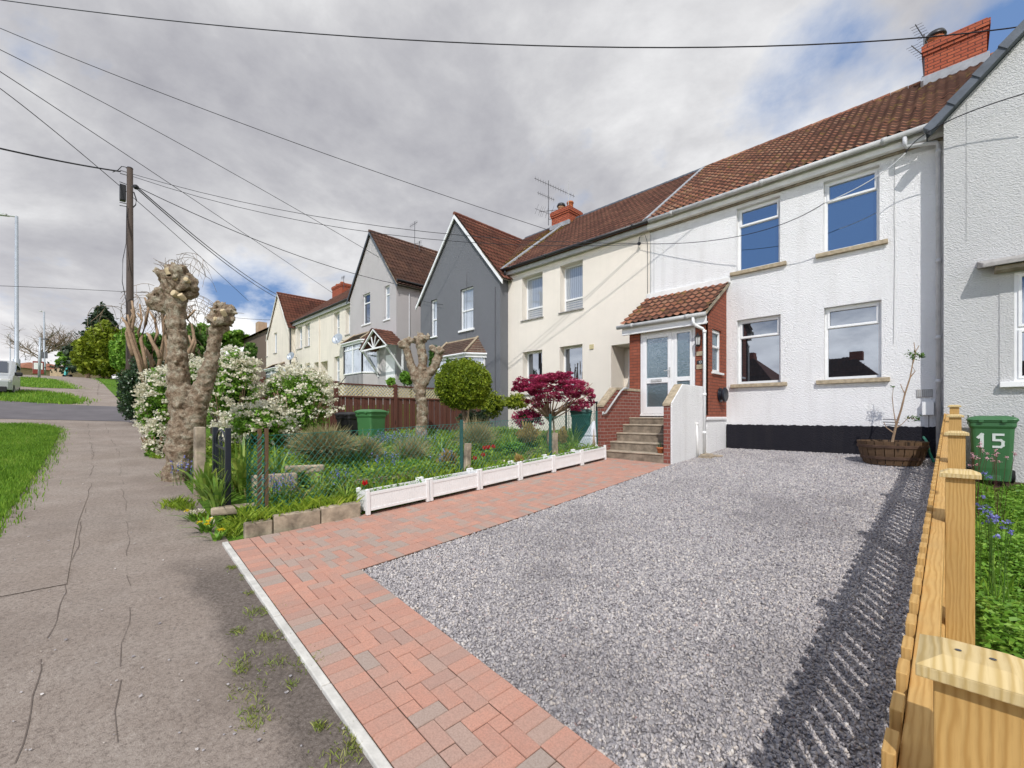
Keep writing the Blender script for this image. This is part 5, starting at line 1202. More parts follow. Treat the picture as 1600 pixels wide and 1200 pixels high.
for v in (0.02,H_): m.tube([wirept(s,v,0) for s in np.linspace(0,FL,20)],.003,4)
m.build('line_wire',M['teal_wire'],cf)
for px in (721,860,932):
    k=(px-800)/FPX; q=(k-1)/(k+1); s=min(range(0,690),key=lambda i:abs((fa+fd*(i/100)).x/(fa+fd*(i/100)).y-q))/100; p=fa+fd*s
    m=MB(); m.box(p.x-.02,p.x+.02,p.y-.02,p.y+.02,fz(s)-.1,fz(s)+.88); m.build('post',M['bin_teal'],cf,bevel=.003)
for s in (0,.07):
    p=fa+fd*s; m=MB(); m.box(p.x-.018,p.x+.018,p.y-.018,p.y+.018,G(p.x,p.y)-.02,fz(s)+.90); m.build('post',M['wood_barrel'],cf,bevel=.003)
m=MB()
for k in range(16):      # loose roll of mesh at the end
    pts=[]
    for j in range(20): a=j*.55+k*.7; pts.append((fa.x-.05+.09*cos(a),fa.y-.02+.09*sin(a),fz(0)-.15+j*.052)); 
    m.tube(pts,.004,3)
m.build('mesh_roll',M['teal_wire'],cf)
for i,(px,l) in enumerate(((727,'mossy concrete stub post leaning beside the first green fence post'),(866,'mossy concrete stub post right of the maple trunk'),(926,'mossy concrete stub post beside the brick pier of the steps'))):
    k=(px-800)/FPX; q=(k-1)/(k+1); s=min(range(0,690),key=lambda i:abs((fa+fd*(i/100)).x/(fa+fd*(i/100)).y-q))/100; p=fa+fd*s
    m=MB(); t=.03 if i==0 else .01; m.hexa([(p.x-.06,p.y-.05,fz(s)-.15),(p.x+.05,p.y-.05,fz(s)-.15),(p.x+.05,p.y+.06,fz(s)-.15),(p.x-.06,p.y+.06,fz(s)-.15),(p.x-.05+t,p.y-.04+t,fz(s)+.5),(p.x+.04+t,p.y-.04+t,fz(s)+.5),(p.x+.04+t,p.y+.05+t,fz(s)+.5),(p.x-.05+t,p.y+.05+t,fz(s)+.5)])
    tag(m.build('concrete_post',M['concrete'],bevel=.012),l,'concrete post','concrete stub posts along the chain link fence')
# ================================================================== black metal gate (open, edge towards the path)
gt=thing('garden_gate',(-5.9,1.15,.45),'narrow black metal garden gate with arched top, standing open','gate')
A=PG(356,812); B=Vector((A.x-.72,A.y+.02,0)); z0=G(A.x,A.y)+.02
dv=(Vector((B.x,B.y))-Vector((A.x,A.y))).normalized(); gp_=lambda s,z:(A.x+dv.x*s,A.y+dv.y*s,z0+z+s*.05)
for s,h in ((0,1.04),(.74,1.0)):
    m=MB(); m.box(A.x+dv.x*s-.028,A.x+dv.x*s+.028,A.y+dv.y*s-.028,A.y+dv.y*s+.028,z0-.05+s*.05,z0+h+s*.05); m.build('gate_post',M['navy_metal'],gt,bevel=.004)
m=MB(); 
for z in (.10,.78): m.bar(gp_(.05,z),gp_(.69,z),.018,.03)
for s in (.06,.68): m.bar(gp_(s,.06),gp_(s,.80),.025,.025,up=(0,1,0))
m.tube([gp_(.37-.31*cos(a),.79+.20*sin(a)) for a in np.linspace(0,pi,14)],.012,6)
m.build('gate_frame',M['navy_metal'],gt)
for i in range(6):
    s=.14+i*.092; m=MB(); m.tube([gp_(s,.1),gp_(s,.78)],.0055,6); m.build('bar',M['navy_metal'],gt)
m=MB(); m.tube([gp_(.37,.78),gp_(.37,.97)],.008,6); m.tube([gp_(.28,.87),gp_(.46,.87)],.007,6)
for sx in (-1,1): m.tube([gp_(.37+sx*.05*cos(a)+sx*.07,.86+.05*sin(a)) for a in np.linspace(0,2*pi,10)],.006,5)
m.build('scroll_work',M['navy_metal'],gt)
m=MB(); p=P(312,700,F=6.0); m.box(p.x-.08,p.x+.08,p.y-.06,p.y+.06,.4,P(312,667,F=6.0).z); tag(m.build('concrete_post',M['concrete'],bevel=.015),'square concrete gatepost between the big pollard and the black gate','concrete post')
# ================================================================== brown panel fence with trellis (boundary X=-12)
bf=thing('trellis_fence',(-12,6.5,.8),'dark brown panel fence topped with cream diamond trellis at garden boundary','fence')
FX=-12.0; ztop=2.52; pys2=[3.3,5.12,6.95,8.78,10.6]
for y in pys2:
    m=MB(); m.box(FX-.02,FX+.08,y-.05,y+.05,.6,ztop+.04); m.build('post',M['fence_brown'],bf,bevel=.006)
for a,b in zip(pys2,pys2[1:]):
    m=MB(); a+=.05; b-=.05
    for k in range(15):
        h=(b-a)/15; m.box(FX+(0 if k%2 else .012),FX+(.02 if k%2 else .032),a+k*h,a+(k+1)*h-.014,.7,2.12)
    m.build('panel',M['fence_brown'],bf,bevel=.002)
    m=MB(); m.box(FX-.01,FX+.055,a,b,2.12,2.17); m.box(FX-.01,FX+.055,a,b,ztop-.04,ztop); m.build('rail',M['fence_brown'],bf,bevel=.004)
    m=MB(); z0,z1=2.17,ztop-.04; h=z1-z0; c=.105; n=int((b-a)/c)
    for k in range(-4,n+1):
        for sg in (1,-1):
            s0=a+k*c; p=(s0,z0); q=(s0+h,z1)
            if sg<0: p=(s0+h,z0); q=(s0,z1)
            (pa,pz),(qa,qz)=p,q
            def cl(pa,pz,qa,qz):
                if pa<a: t=(a-pa)/(qa-pa); pa,pz=a,pz+(qz-pz)*t
                if qa<a: t=(a-qa)/(pa-qa); qa,qz=a,qz+(pz-qz)*t
                if pa>b: t=(pa-b)/(pa-qa); pa,pz=b,pz+(qz-pz)*t
                if qa>b: t=(qa-b)/(qa-pa); qa,qz=b,qz+(pz-qz)*t
                return pa,pz,qa,qz
            if max(pa,qa)<=a+.02 or min(pa,qa)>=b-.02: continue
            pa,pz,qa,qz=cl(pa,pz,qa,qz)
            m.bar((FX+.02+.008*sg,pa,pz),(FX+.02+.008*sg,qa,qz),.0,.0) if False else m.bar((FX+.02+.008*sg,pa,pz),(FX+.02+.008*sg,qa,qz),.024,.008,up=(1,0,0))
    m.build('trellis',M['trellis_cream'],bf)
bd=thing('panel_fence',(-14,3,1),'old dark timber fence with weathered trellis behind the white flowering shrubs','fence')
m=MB(); a=P(384,590,F=15); b=P(432,592,F=14.4); m.box(-15.6,-13.0,2.9,2.96,.8,P(400,600,F=14.5).z+.05)
m.build('panel',M['fence_dark'],bd)
m=MB(); m.box(-15.7,-12.9,2.86,3.0,P(400,590,F=14.5).z,P(400,590,F=14.5).z+.08); m.build('capping',M['fence_brown'],bd)

# ================================================================== pollarded trees (remeshed knotty trunks)
def knotty(name,par,chains,knobs,mat,vox,seed,disp=.03,cut=()):
    rnd=random.Random(seed); bm=bmesh.new()
    def ball(c,r,sub=2):
        res=bmesh.ops.create_icosphere(bm,subdivisions=sub,radius=r); s=Vector((rnd.uniform(.8,1.2),rnd.uniform(.8,1.2),rnd.uniform(.8,1.25)))
        for v in res['verts']: v.co=Vector((v.co.x*s.x,v.co.y*s.y,v.co.z*s.z))+c
    for ch in chains:
        for (p,r),(q,r2) in zip(ch,ch[1:]):
            p=Vector(p);q=Vector(q); L=(q-p).length; n=max(3,int(L/(min(r,r2)*.22)))
            for i in range(n+1):
                t=i/n; rr=r+(r2-r)*t; ball(p.lerp(q,t)+Vector((rnd.gauss(0,rr*.07),rnd.gauss(0,rr*.07),0)),rr*rnd.uniform(.97,1.03))
                if rnd.random()<.16:
                    d=Vector((rnd.gauss(0,1),rnd.gauss(0,1),rnd.gauss(0,.5))).normalized(); ball(p.lerp(q,t)+d*rr*.75,rr*rnd.uniform(.3,.5))
    for (c,r,n) in knobs:
        c=Vector(c)
        for i in range(n):
            d=Vector((rnd.gauss(0,1),rnd.gauss(0,1),rnd.gauss(0,.9))).normalized(); ball(c+d*r*rnd.uniform(.35,.85),r*rnd.uniform(.25,.5))
            if rnd.random()<.35: # stub
                for k in range(4): ball(c+d*r*(.8+.14*k),r*(.19-.015*k),1)
    me=bpy.data.meshes.new('t'); bm.to_mesh(me); bm.free(); o=bpy.data.objects.new('t',me); COL.objects.link(o)
    r=o.modifiers.new('r','REMESH'); r.mode='VOXEL'; r.voxel_size=vox
    s=o.modifiers.new('s','SMOOTH'); s.iterations=1; s.factor=.5
    tx=bpy.data.textures.new('knots','CLOUDS'); tx.noise_scale=.055; tx.noise_depth=3
    dm=o.modifiers.new('d','DISPLACE'); dm.texture=tx; dm.strength=disp; dm.texture_coords='GLOBAL'; dm.mid_level=.5
    dg=bpy.context.evaluated_depsgraph_get(); m2=bpy.data.meshes.new_from_object(o.evaluated_get(dg)); m2.name=name
    bpy.data.objects.remove(o); org=ORG[par.name]; m2.transform(Matrix.Translation(-org)); m2.polygons.foreach_set('use_smooth',[True]*len(m2.polygons)); m2.materials.clear()
    link(name,m2,M[mat],par)
F0=7.0; q=lambda x,y,f=0:P(x,y,F=F0+f)
gp0=PG(283,765)
pt=thing('pollarded_tree',(gp0.x,gp0.y,gp0.z),'large knobbly pollarded plane tree with two bare limbs beside the pavement','tree')
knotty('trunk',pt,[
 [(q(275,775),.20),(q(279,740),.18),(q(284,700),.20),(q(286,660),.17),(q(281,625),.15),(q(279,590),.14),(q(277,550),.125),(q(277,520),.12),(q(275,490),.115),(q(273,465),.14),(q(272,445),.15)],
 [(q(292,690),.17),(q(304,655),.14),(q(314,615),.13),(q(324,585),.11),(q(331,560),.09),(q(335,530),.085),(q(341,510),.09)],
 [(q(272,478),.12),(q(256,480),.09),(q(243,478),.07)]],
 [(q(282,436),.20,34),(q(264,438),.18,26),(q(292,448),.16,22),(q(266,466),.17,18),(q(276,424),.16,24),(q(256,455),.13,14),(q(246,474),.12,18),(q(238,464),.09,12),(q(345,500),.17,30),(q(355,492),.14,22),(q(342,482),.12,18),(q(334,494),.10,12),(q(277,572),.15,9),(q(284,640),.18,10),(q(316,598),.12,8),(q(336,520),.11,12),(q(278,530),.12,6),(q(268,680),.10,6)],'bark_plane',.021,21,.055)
for (x,y,r,n) in ((270,457,.048,(.5,-.8,.25)),(281,460,.040,(.4,-.6,.6)),(263,419,.055,(0,-.3,1)),(273,434,.038,(.6,-.6,.2)),(334,498,.036,(.2,-.9,.1)),(347,484,.036,(.4,-.5,.8)),(290,436,.035,(.8,-.5,.1))):
    c=q(x,y,-.17); n=Vector(n).normalized(); m=MB(); disc(m,c,n,[(r,-.10),(r*1.05,-.03),(r,0),(0,.008)],12); m.build('cut_stub',M['cut_wood'],pt,bevel=.004)
m=MB(); rnd=random.Random(17)
for (x,y,n_,w_) in ((262,420,9,.5),(285,422,8,.5),(292,440,5,.4),(250,462,4,.3),(345,484,6,.4),(352,494,3,.3)):
    for _ in range(n_):
        p=q(x+rnd.uniform(-8,8),y+rnd.uniform(-4,6)); d=Vector((rnd.gauss(0,.6),rnd.gauss(0,.6),1)).normalized(); pts=[p]
        for k in range(4): d=(d+Vector((rnd.gauss(0,.3),rnd.gauss(0,.3),rnd.gauss(-.12,.2)))).normalized(); p=p+d*rnd.uniform(.03,.075); pts.append(p)
        m.tube(pts,[.006,.005,.004,.003,.002],4,cap=False)
m.build('shoots',M['twig'],pt)['kind']='stuff'
F1=12.0; q1=lambda x,y,f=0:P(x,y,F=F1+f); gp1=q1(659,700)
pt2=thing('pollarded_tree',(gp1.x,gp1.y,GG(gp1.x,gp1.y)),'smaller pollarded tree with three stubby limbs in the middle of the garden','tree')
knotty('trunk',pt2,[
 [(q1(660,705),.16),(q1(659,665),.15),(q1(660,640),.14),(q1(656,610),.135),(q1(650,590),.12),(q1(642,570),.10),(q1(638,555),.095),(q1(634,543),.10)],
 [(q1(657,605),.14),(q1(660,585),.12),(q1(661,560),.11),(q1(657,540),.12)],
 [(q1(660,600),.13),(q1(670,585),.12),(q1(680,572),.11),(q1(685,558),.12)]],
 [(q1(631,538),.15,22),(q1(655,530),.17,24),(q1(665,527),.12,16),(q1(687,549),.16,24),(q1(676,543),.10,12),(q1(639,532),.10,12),(q1(657,600),.15,6)],'bark_plane',.028,5,.05)
# bare hanging twigs behind the big tree (distant birch) + brown pruned shrub
def twigs(mb,base,ang,n,L,r,rnd,depth=2,droop=.0,spread=.6):
    for _ in range(n):
        d=Vector((cos(ang)*rnd.uniform(-1,1),rnd.uniform(-.6,.6),1)).normalized(); p=Vector(base); pts=[p]
        for k in range(6):
            d=(d+Vector((rnd.gauss(0,.25),rnd.gauss(0,.25),rnd.gauss(0,.15)-droop*k))).normalized(); p=p+d*L/6*rnd.uniform(.7,1.2); pts.append(p)
            if depth>0 and k>0 and rnd.random()<spread: twigs(mb,p,ang,1,L*.55,r*.6,rnd,depth-1,droop,spread)
        mb.tube(pts,[r*(1-.13*k) for k in range(7)],5 if depth>1 else 3,cap=False)
F2=12.4; q2=lambda x,y,f=0:P(x,y,F=F2+f)
ps=thing('pruned_shrub',tuple(q2(235,620)),'leafless hard pruned shrub with curving brown stems behind the pollard','shrub')
stems=[[(225,600),(215,560),(205,530),(198,505),(192,500)],[(225,575),(212,545),(206,515),(210,495),(206,470)],[(228,580),(226,560),(220,530),(228,505),(232,480),(226,465)],[(238,585),(236,560),(240,540),(246,520),(242,500),(244,490)],[(245,590),(252,555),(256,530),(255,505),(258,480)],[(240,570),(228,548),(219,535),(216,520),(222,500),(218,475)],[(258,585),(262,550),(258,528),(262,505),(266,490)],[(300,560),(304,535),(302,520),(300,508),(292,498),(305,484)],[(290,570),(295,550),(300,540),(303,530)],[(250,560),(246,548),(238,535),(232,522)],[(208,555),(202,540),(198,520),(203,505),(199,492)]]
m=MB()
for s in stems:
    f=random.uniform(-.4,.4); m.tube([q2(x,y,f) for x,y in s],[.060*(1-.12*k)*random.uniform(.8,1.1) for k in range(len(s))],7)
    e=s[-2]; m.tube([q2(*e,f),q2(e[0]+random.uniform(-9,9),e[1]-random.uniform(8,18),f)],[.03,.022],6)
m.build('stems',M['bark_brown'],ps,smooth=True)
bt_=thing('weeping_birch',tuple(P(250,560,F=30)),'wispy bare weeping tree showing its fine twigs above the pollard heads','tree')
rnd=random.Random(4); m=MB()
for (x,y,n) in ((225,500,9),(240,520,7),(255,480,7),(285,500,12),(300,505,11),(270,560,7),(190,500,6),(275,440,5)):
    for _ in range(n):
        p=P(x+rnd.uniform(-14,14),y-rnd.uniform(10,46),F=29+rnd.uniform(-1,1)); pts=[p]; d=Vector((rnd.uniform(-1,1),rnd.uniform(-1,1),.5))
        for k in range(7):
            d=(d+Vector((rnd.gauss(0,.3),rnd.gauss(0,.3),-.32))).normalized(); p=p+d*.34; pts.append(p)
            if rnd.random()<.6: e=Vector((rnd.gauss(0,.3),rnd.gauss(0,.3),-.5)); m.tube([p,p+e*.5,p+e+Vector((0,0,-.25))],.011,3,cap=False)
        m.tube(pts,.016,3,cap=False)
m.tube([P(262,600,F=30),P(258,520,F=30),P(250,470,F=30)],[.25,.15,.05],6); m.build('twigs',M['twig'],bt_)

# ================================================================== shrubs and trees
def ballpts(c,r,n,seed):
    g=np.random.default_rng(seed); d=g.normal(size=(n,3)); d/=np.linalg.norm(d,axis=1)[:,None]; w=1+.055*np.sin(d[:,0]*9+seed)*np.cos(d[:,2]*8)+.03*np.sin(d[:,1]*17)+.04*np.sin(d[:,0]*21+d[:,2]*15)
    return d*(g.uniform(.84,1.0,(n,1))+g.exponential(.012,(n,1)))*w[:,None]*np.array(r)+np.array(c)
def shrub(name,label,cat,c,r,n,size,leaf,clumps=30,cr=.3,seed=1,shell=.75,aspect=.5,stem=None,group=None,zmin=None,base=None,tight=False):
    b=base or (c[0],c[1],G(c[0],c[1])+.1); t=thing(name,tuple(b),label,cat,group)
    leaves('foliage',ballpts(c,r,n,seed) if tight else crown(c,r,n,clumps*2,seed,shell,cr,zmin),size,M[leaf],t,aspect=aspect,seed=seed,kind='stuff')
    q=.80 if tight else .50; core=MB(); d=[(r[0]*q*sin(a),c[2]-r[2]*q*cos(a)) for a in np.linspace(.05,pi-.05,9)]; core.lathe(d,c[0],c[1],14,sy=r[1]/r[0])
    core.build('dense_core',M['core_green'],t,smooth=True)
    return t
def flowers(t,c,r,n,size,seed,per=9,mat='petal_white',sp=.035,shell=(.88,1.12)):
    rng=np.random.default_rng(seed); d=rng.normal(size=(n,3)); d/=np.linalg.norm(d,axis=1)[:,None]; d[:,2]=np.where(d[:,2]<-.55,-d[:,2],d[:,2])
    k=rng.normal(size=(n,3))*.08
    cc=(d*rng.uniform(*shell,(n,1))+k)*np.array(r)+np.array(c)
    o_=rng.normal(0,sp,(n,per,3)); o_[:,:,2]*=.5; pts=(cc[:,None,:]+o_).reshape(-1,3)
    leaves('blossom',pts,size,M[mat],t,aspect=.8,seed=seed,kind='stuff')
def wf(px,py,F,rp,n,nf,seed,label,zr=1,yr=.8):
    c=P(px,py,F=F); s=F/FPX; r=(rp[0]*s,rp[0]*s*yr,rp[1]*s); t=shrub('flowering_shrub',label,'shrub',tuple(c),r,n,.075,'leaf_bright',46,.3,seed,.8,group='white flowering shrubs by the garden boundary')
    flowers(t,c,r,int(nf*.55),.052,seed+1,per=15,sp=.036)
    m=MB(); rnd=random.Random(seed)
    for k in range(16):
        a=rnd.uniform(0,2*pi); b=Vector((c.x,c.y,G(c.x,c.y))); m.tube([b,b+Vector((cos(a)*.25,sin(a)*.25,.4)),Vector((c.x+cos(a)*r[0]*.7,c.y+sin(a)*r[1]*.7,c.z+rnd.uniform(-.3,.3)*r[2]))],.012,5)
    m.build('stems',M['bark_brown'],t)
wf(252,640,9.6,(34,62),5200,420,41,'narrow white flowering shrub left of the big pollard trunk',yr=.9)
wf(362,612,9.4,(52,62),8500,560,43,'tallest white flowering shrub, rising between the pollard limbs and fence')
wf(300,600,10.0,(34,40),3200,170,44,'white flowering shrub showing in the fork of the big pollard')
wf(468,626,9.8,(62,50),8500,620,45,'broad white flowering shrub in front of the brown trellis fence')
wf(405,668,9.0,(66,34),6500,420,46,'low white flowering shrub just behind the black gate')
wf(245,700,8.9,(20,42),1500,120,47,'thin lower growth of white blossom at the pavement edge')
c=P(217,612,F=13.6); s=13.6/FPX; shrub('evergreen_bush','dense dark evergreen bush overhanging the pavement edge','bush',tuple(c),(36*s,36*s*.8,54*s),14000,.085,'leaf_dark',60,.28,51,.8)
c=P(246,590,F=13.2); shrub('evergreen_bush','smaller dark evergreen bush behind the pruned brown stems','bush',tuple(c),(24*s,24*s,32*s),5000,.085,'leaf_dark',40,.28,52,.8)
# clipped ball
c=P(724,601,F=10.0); s=10/FPX; tp_=shrub('clipped_ball_shrub','round clipped green ball shrub on a short stem in the garden','shrub',tuple(c),(43*s,43*s,39*s),22000,.045,'leaf_topiary',140,.16,61,.93,aspect=.6,tight=True)
m=MB(); b=Vector((c.x,c.y,GG(c.x,c.y)-.1)); m.tube([b,b+Vector((.05,0,.5)),Vector(c)],[.07,.05,.05],8); m.tube([b+Vector((.05,0,.3)),Vector(c)+Vector((.25,0,-.2))],[.03,.02],6); m.build('stem',M['bark_brown'],tp_,smooth=True)
# red maple
c=P(862,610,F=10.3); s=10.3/FPX; mp=thing('japanese_maple',(c.x,c.y,GG(c.x,c.y)),'spreading dark red leaved maple in front of the cream house','tree')
pts=[]; rngc=np.random.default_rng(3)
for (px,py,rx,rz,n) in ((862,598,52,15,5200),(825,606,28,15,2200),(905,608,28,17,2400),(848,590,30,10,1600),(880,586,22,8,900),(905,632,20,12,900),(838,628,30,10,900),(812,600,16,12,700),(920,622,12,16,700),(870,615,40,12,1600)):
    cc=P(px,py,F=10.3+rngc.uniform(-.4,.4)); pts.append(crown(tuple(cc),(rx*s,rx*s*.9,rz*s),n,26,int(px),.8,.3))
pts=np.concatenate(pts); leaves('foliage',pts,.062,M['leaf_red'],mp,aspect=.5,seed=3,up=.35,kind='stuff')
rnd=random.Random(8); m=MB(); b=P(858,712,F=10.3); b.z=GG(b.x,b.y)-.1
tt=P(860,655,F=10.3); m.tube([b,P(857,680,F=10.3),tt],[.06,.05,.045],8); m.tube([b+Vector((.12,0,0)),P(866,680,F=10.3),P(864,640,F=10.2)],[.035,.03,.02],7)
for k in range(40):
    x=rnd.uniform(806,926); y=rnd.uniform(590,630); mid=P(860+(x-860)*.5,650-(650-y)*.45+rnd.uniform(-3,6),F=10.3+rnd.uniform(-.3,.3)); m.tube([tt+Vector((0,0,rnd.uniform(-.1,.15))),mid,P(x,y,F=10.3+rnd.uniform(-.7,.7))],[.02,.013,.005],5)
m.build('trunk',M['bark_brown'],mp,smooth=True)
def sh(px,py,F,rx,rz,n,size,leaf,label,name='garden_shrub',seed=1,cl=36,cr=.3,group=None,yr=.8,aspect=.5):
    c=P(px,py,F=F); s=F/FPX; return shrub(name,label,'shrub',tuple(c),(rx*s,rx*s*yr,rz*s),n,size,leaf,cl,cr,seed,.8,aspect,group=group)
sh(768,632,12.3,26,24,4200,.07,'leaf_yellow','golden green shrub between the clipped ball and the red maple',seed=71)
sh(805,628,13.0,24,14,2600,.07,'leaf_yellow','golden green shrub half hidden under the red maple',seed=72)
sh(742,655,11.4,34,16,2600,.06,'leaf_dark','dark low shrub below the clipped ball shrub',seed=73)
sh(700,590,15.5,14,30,2400,.10,'leaf_mid','leafy climber beside the bay of the grey gabled house',seed=74)
sh(678,560,16.5,10,22,1200,.10,'leaf_mid','young green shrub behind the smaller pollard limbs',seed=75)
sh(636,590,16.0,14,12,1400,.10,'leaf_bright','bright shrub showing over the trellis fence left of the pollard',seed=76)
sh(612,598,16.0,10,8,800,.10,'leaf_bright','small bright shrub just above the trellis fence post',seed=77)
sh(822,655,10.6,30,18,1400,.07,'leaf_red','thin dark red undergrowth left of the maple trunk',seed=78)
# distant trees
def conifer(px,pyt,pyb,F,wpx,label,seed,leaf='leaf_conifer',n=9000,size=.35):
    t0=P(px,pyt,F=F); b0=P(px,pyb,F=F); H=t0.z-b0.z; W=wpx*F/FPX; rng=np.random.default_rng(seed)
    t=thing('conifer_tree',tuple(b0),label,'tree'); pts=[]
    nb=90
    for i in range(nb):
        h=rng.uniform(.02,.98)**.8; R_=W*(1-h)**.85*rng.uniform(.8,1.12); a=rng.uniform(0,2*pi); k=int(n/nb)
        u=rng.uniform(.2,1,k); x=b0.x+np.cos(a)*R_*u+rng.normal(0,.22*W*(1-h)+.1,k); y=b0.y+np.sin(a)*R_*u+rng.normal(0,.22*W*(1-h)+.1,k); z=b0.z+h*H-u*R_*.12+rng.normal(0,.03*H,k)
        pts.append(np.stack([x,y,z],1))
    leaves('foliage',np.concatenate(pts),size,M[leaf],t,aspect=.5,seed=seed,kind='stuff')
    m=MB(); m.tube([b0-Vector((0,0,.5)),t0-Vector((0,0,.3))],[.3,.03],7); m.build('trunk',M['bark_brown'],t)
def btree(px,py,F,rx,rz,n,size,leaf,label,seed,cl=50,name='leafy_tree',pyb=588):
    c=P(px,py,F=F); s=F/FPX; b=P(px,pyb,F=F)
    t=shrub(name,label,'tree',tuple(c),(rx*s,rx*s*.9,rz*s),n,size,leaf,cl,.26,seed,.8,base=tuple(b)); m=MB(); m.tube([b-Vector((0,0,.4)),c],[.22,.1],7); m.build('trunk',M['bark_brown'],t)
conifer(160,482,590,48,50,'tall dark conifer at the bend of the far pavement',81,n=15000,size=.4)
btree(168,548,44,36,48,12000,.42,'leaf_yellow','yellow green leafy tree in front of the tall dark conifer',82)
btree(137,558,43,20,32,5000,.40,'leaf_yellow','smaller golden tree at the left foot of the dark conifer',83)
btree(193,550,42,20,36,6000,.36,'leaf_bright','bright green tree directly left of the telegraph pole',84)
btree(205,540,34,20,32,4500,.3,'leaf_bright','bright green tree behind the telegraph pole',85)
btree(330,525,55,34,20,5000,.5,'leaf_bright','light green tree seen through the fork of the big pollard',86)
btree(300,540,52,34,34,6000,.5,'leaf_mid','mid green tree behind the big pollard trunk',87)
btree(365,530,58,24,16,3000,.5,'leaf_bright','light green tree just left of the brown house',88)
btree(245,545,46,30,28,4000,.4,'leaf_mid','mid green tree behind the brown pruned stems',89)
btree(391,552,30,11,18,1400,.25,'leaf_mid','small tree in front of the brown house wall',90)
# clipped hedge far away
m=thing('clipped_hedge',tuple(P(112,575,F=60)),'rounded clipped green hedge at the far end of the street','hedge'); c=P(110,563,F=60); s=60/FPX
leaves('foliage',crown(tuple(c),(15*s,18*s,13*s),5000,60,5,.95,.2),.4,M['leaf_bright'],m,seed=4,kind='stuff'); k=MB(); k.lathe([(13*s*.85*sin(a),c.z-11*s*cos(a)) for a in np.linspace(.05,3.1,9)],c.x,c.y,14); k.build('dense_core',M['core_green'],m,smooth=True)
# bare distant tree
def bare(px,py,F,H,label,seed,n=7):
    b=P(px,py,F=F); t=thing('bare_tree',tuple(b),label,'tree'); m=MB(); rnd=random.Random(seed); m.tube([b,b+Vector((0,0,H*.3))],[.28,.22],7)
    for i in range(n):
        a=rnd.uniform(0,2*pi); p=b+Vector((0,0,H*rnd.uniform(.2,.35))); d=Vector((cos(a),sin(a),rnd.uniform(.5,1.4))).normalized()
        def br(p,d,L,r,dep):
            pts=[p]
            for k in range(4):
                d=(d+Vector((rnd.gauss(0,.18),rnd.gauss(0,.18),rnd.gauss(.03,.12)))).normalized(); p=p+d*L/4; pts.append(p)
                if dep: 
                    for _ in range(2): br(p,(d+Vector((rnd.gauss(0,.6),rnd.gauss(0,.6),rnd.gauss(.1,.4)))).normalized(),L*.6,r*.55,dep-1)
            m.tube(pts,[r*(1-.18*k) for k in range(5)],3,cap=False)
        br(p,d,H*.45,.11,2)
    m.build('branches',M['twig'],t)
bare(62,578,75,8.5,'bare spreading tree behind the lamp posts at the far left',3,8)
bare(112,580,80,8,'bare pinkish tree left of the dark conifer',6,6)
# ================================================================== garden ground cover and flowers
gbed=[(-5.62,8.3),(-5.9,11.0),(-11.8,11.0),(-11.8,1.7),(-9.3,1.45),(-6.9,1.45),(-5.5,1.5)]
x,y=area_pts(gbed,15000,21); z=Gv(x,y)+GOFF
nz=np.sin(x*1.7+1)*np.cos(y*1.9)+np.sin(x*.9-y*1.3); 
k=(nz>-.1)
o=blades('tall_grass',x[k],y[k],.19,.012,M['garden_grass'],z=z[k],seed=22,lean=.5); tag(o,'rough green grass growing through the overgrown front garden','grass')
k=~k; o=blades('dry_grass',x[k][:2500],y[k][:2500],.20,.012,M['grass_dry'],z=z[k][:2500],seed=29,lean=.9); tag(o,'pale dry grass stalks scattered through the front garden','grass')
rg=np.random.default_rng(31); n=34000; xx,yy=area_pts(gbed,n*2,23); hh_=.12+.16*(np.sin(xx*2.1)*np.cos(yy*1.7)+1)/2
pts=np.stack([xx,yy,Gv(xx,yy)+GOFF+rg.random(len(xx))*hh_],1)
o=leaves('ground_cover',pts,.06,M['garden_leaf'],aspect=.6,up=.35,seed=24,kind='stuff'); tag(o,'leafy green weeds covering the front garden soil','ground cover')
ra,rb=area_pts([(-5.32,2.5),(-5.64,8.4),(-5.75,8.4),(-5.42,2.4)],2600,25)
o=blades('edge_grass',ra,rb,.18,.011,M['garden_grass'],z=Gv(ra,rb)+GOFF,seed=26,lean=.6); tag(o,'dark tufty grass between chain link fence and white planters','grass')
ra,rb=area_pts([(-5.08,1.25),(-5.02,2.45),(-5.45,2.5),(-5.5,1.25)],900,27)
o=blades('corner_grass',ra[:600],rb[:600],.12,.008,M['garden_grass'],z=(Gv(ra,rb)+GOFF-.02)[:600],seed=28,lean=.9); tag(o,'grass tufts spilling over the concrete edging blocks at the corner','grass')
def mound(px,py,F,rx,rz,n,size,mat,label,name,cat,seed,aspect=.12,group=None):
    c=P(px,py,F=F); s=F/FPX; t=thing(name,(c.x,c.y,GG(c.x,c.y)),label,cat,group); rng=np.random.default_rng(seed)
    a=rng.uniform(0,2*pi,n); u=rng.random(n)**.5; L=rng.uniform(.4,1,n); 
    v=[]; B=np.array([c.x,c.y,c.z-rz*s])
    d=np.stack([np.cos(a)*u*rx*s,np.sin(a)*u*rx*s*.8,(1-u*u*.6)*rz*s*2],1)
    base=B+d*rng.uniform(.1,.7,(n,1)); tip=base+d/np.linalg.norm(d,axis=1)[:,None]*size*L[:,None]+rng.normal(0,size*.3,(n,3)); w=rng.normal(0,1,(n,3)); w/=np.linalg.norm(w,axis=1)[:,None]; w*=size*aspect*.5
    mid=(base+tip)/2; q=np.stack([base,mid+w,tip,mid-w],1); _b('foliage',q,M[mat],t,'stuff'); return t
mound(505,692,7.2,66,19,11000,.24,'lavender_twig','withered grey brown lavender bush behind the mesh fence corner','lavender_bush','shrub',1,.05)
mound(570,702,7.8,34,17,3200,.22,'lavender_twig','second withered lavender bush in front of the green garden bin','lavender_bush','shrub',2,.05)
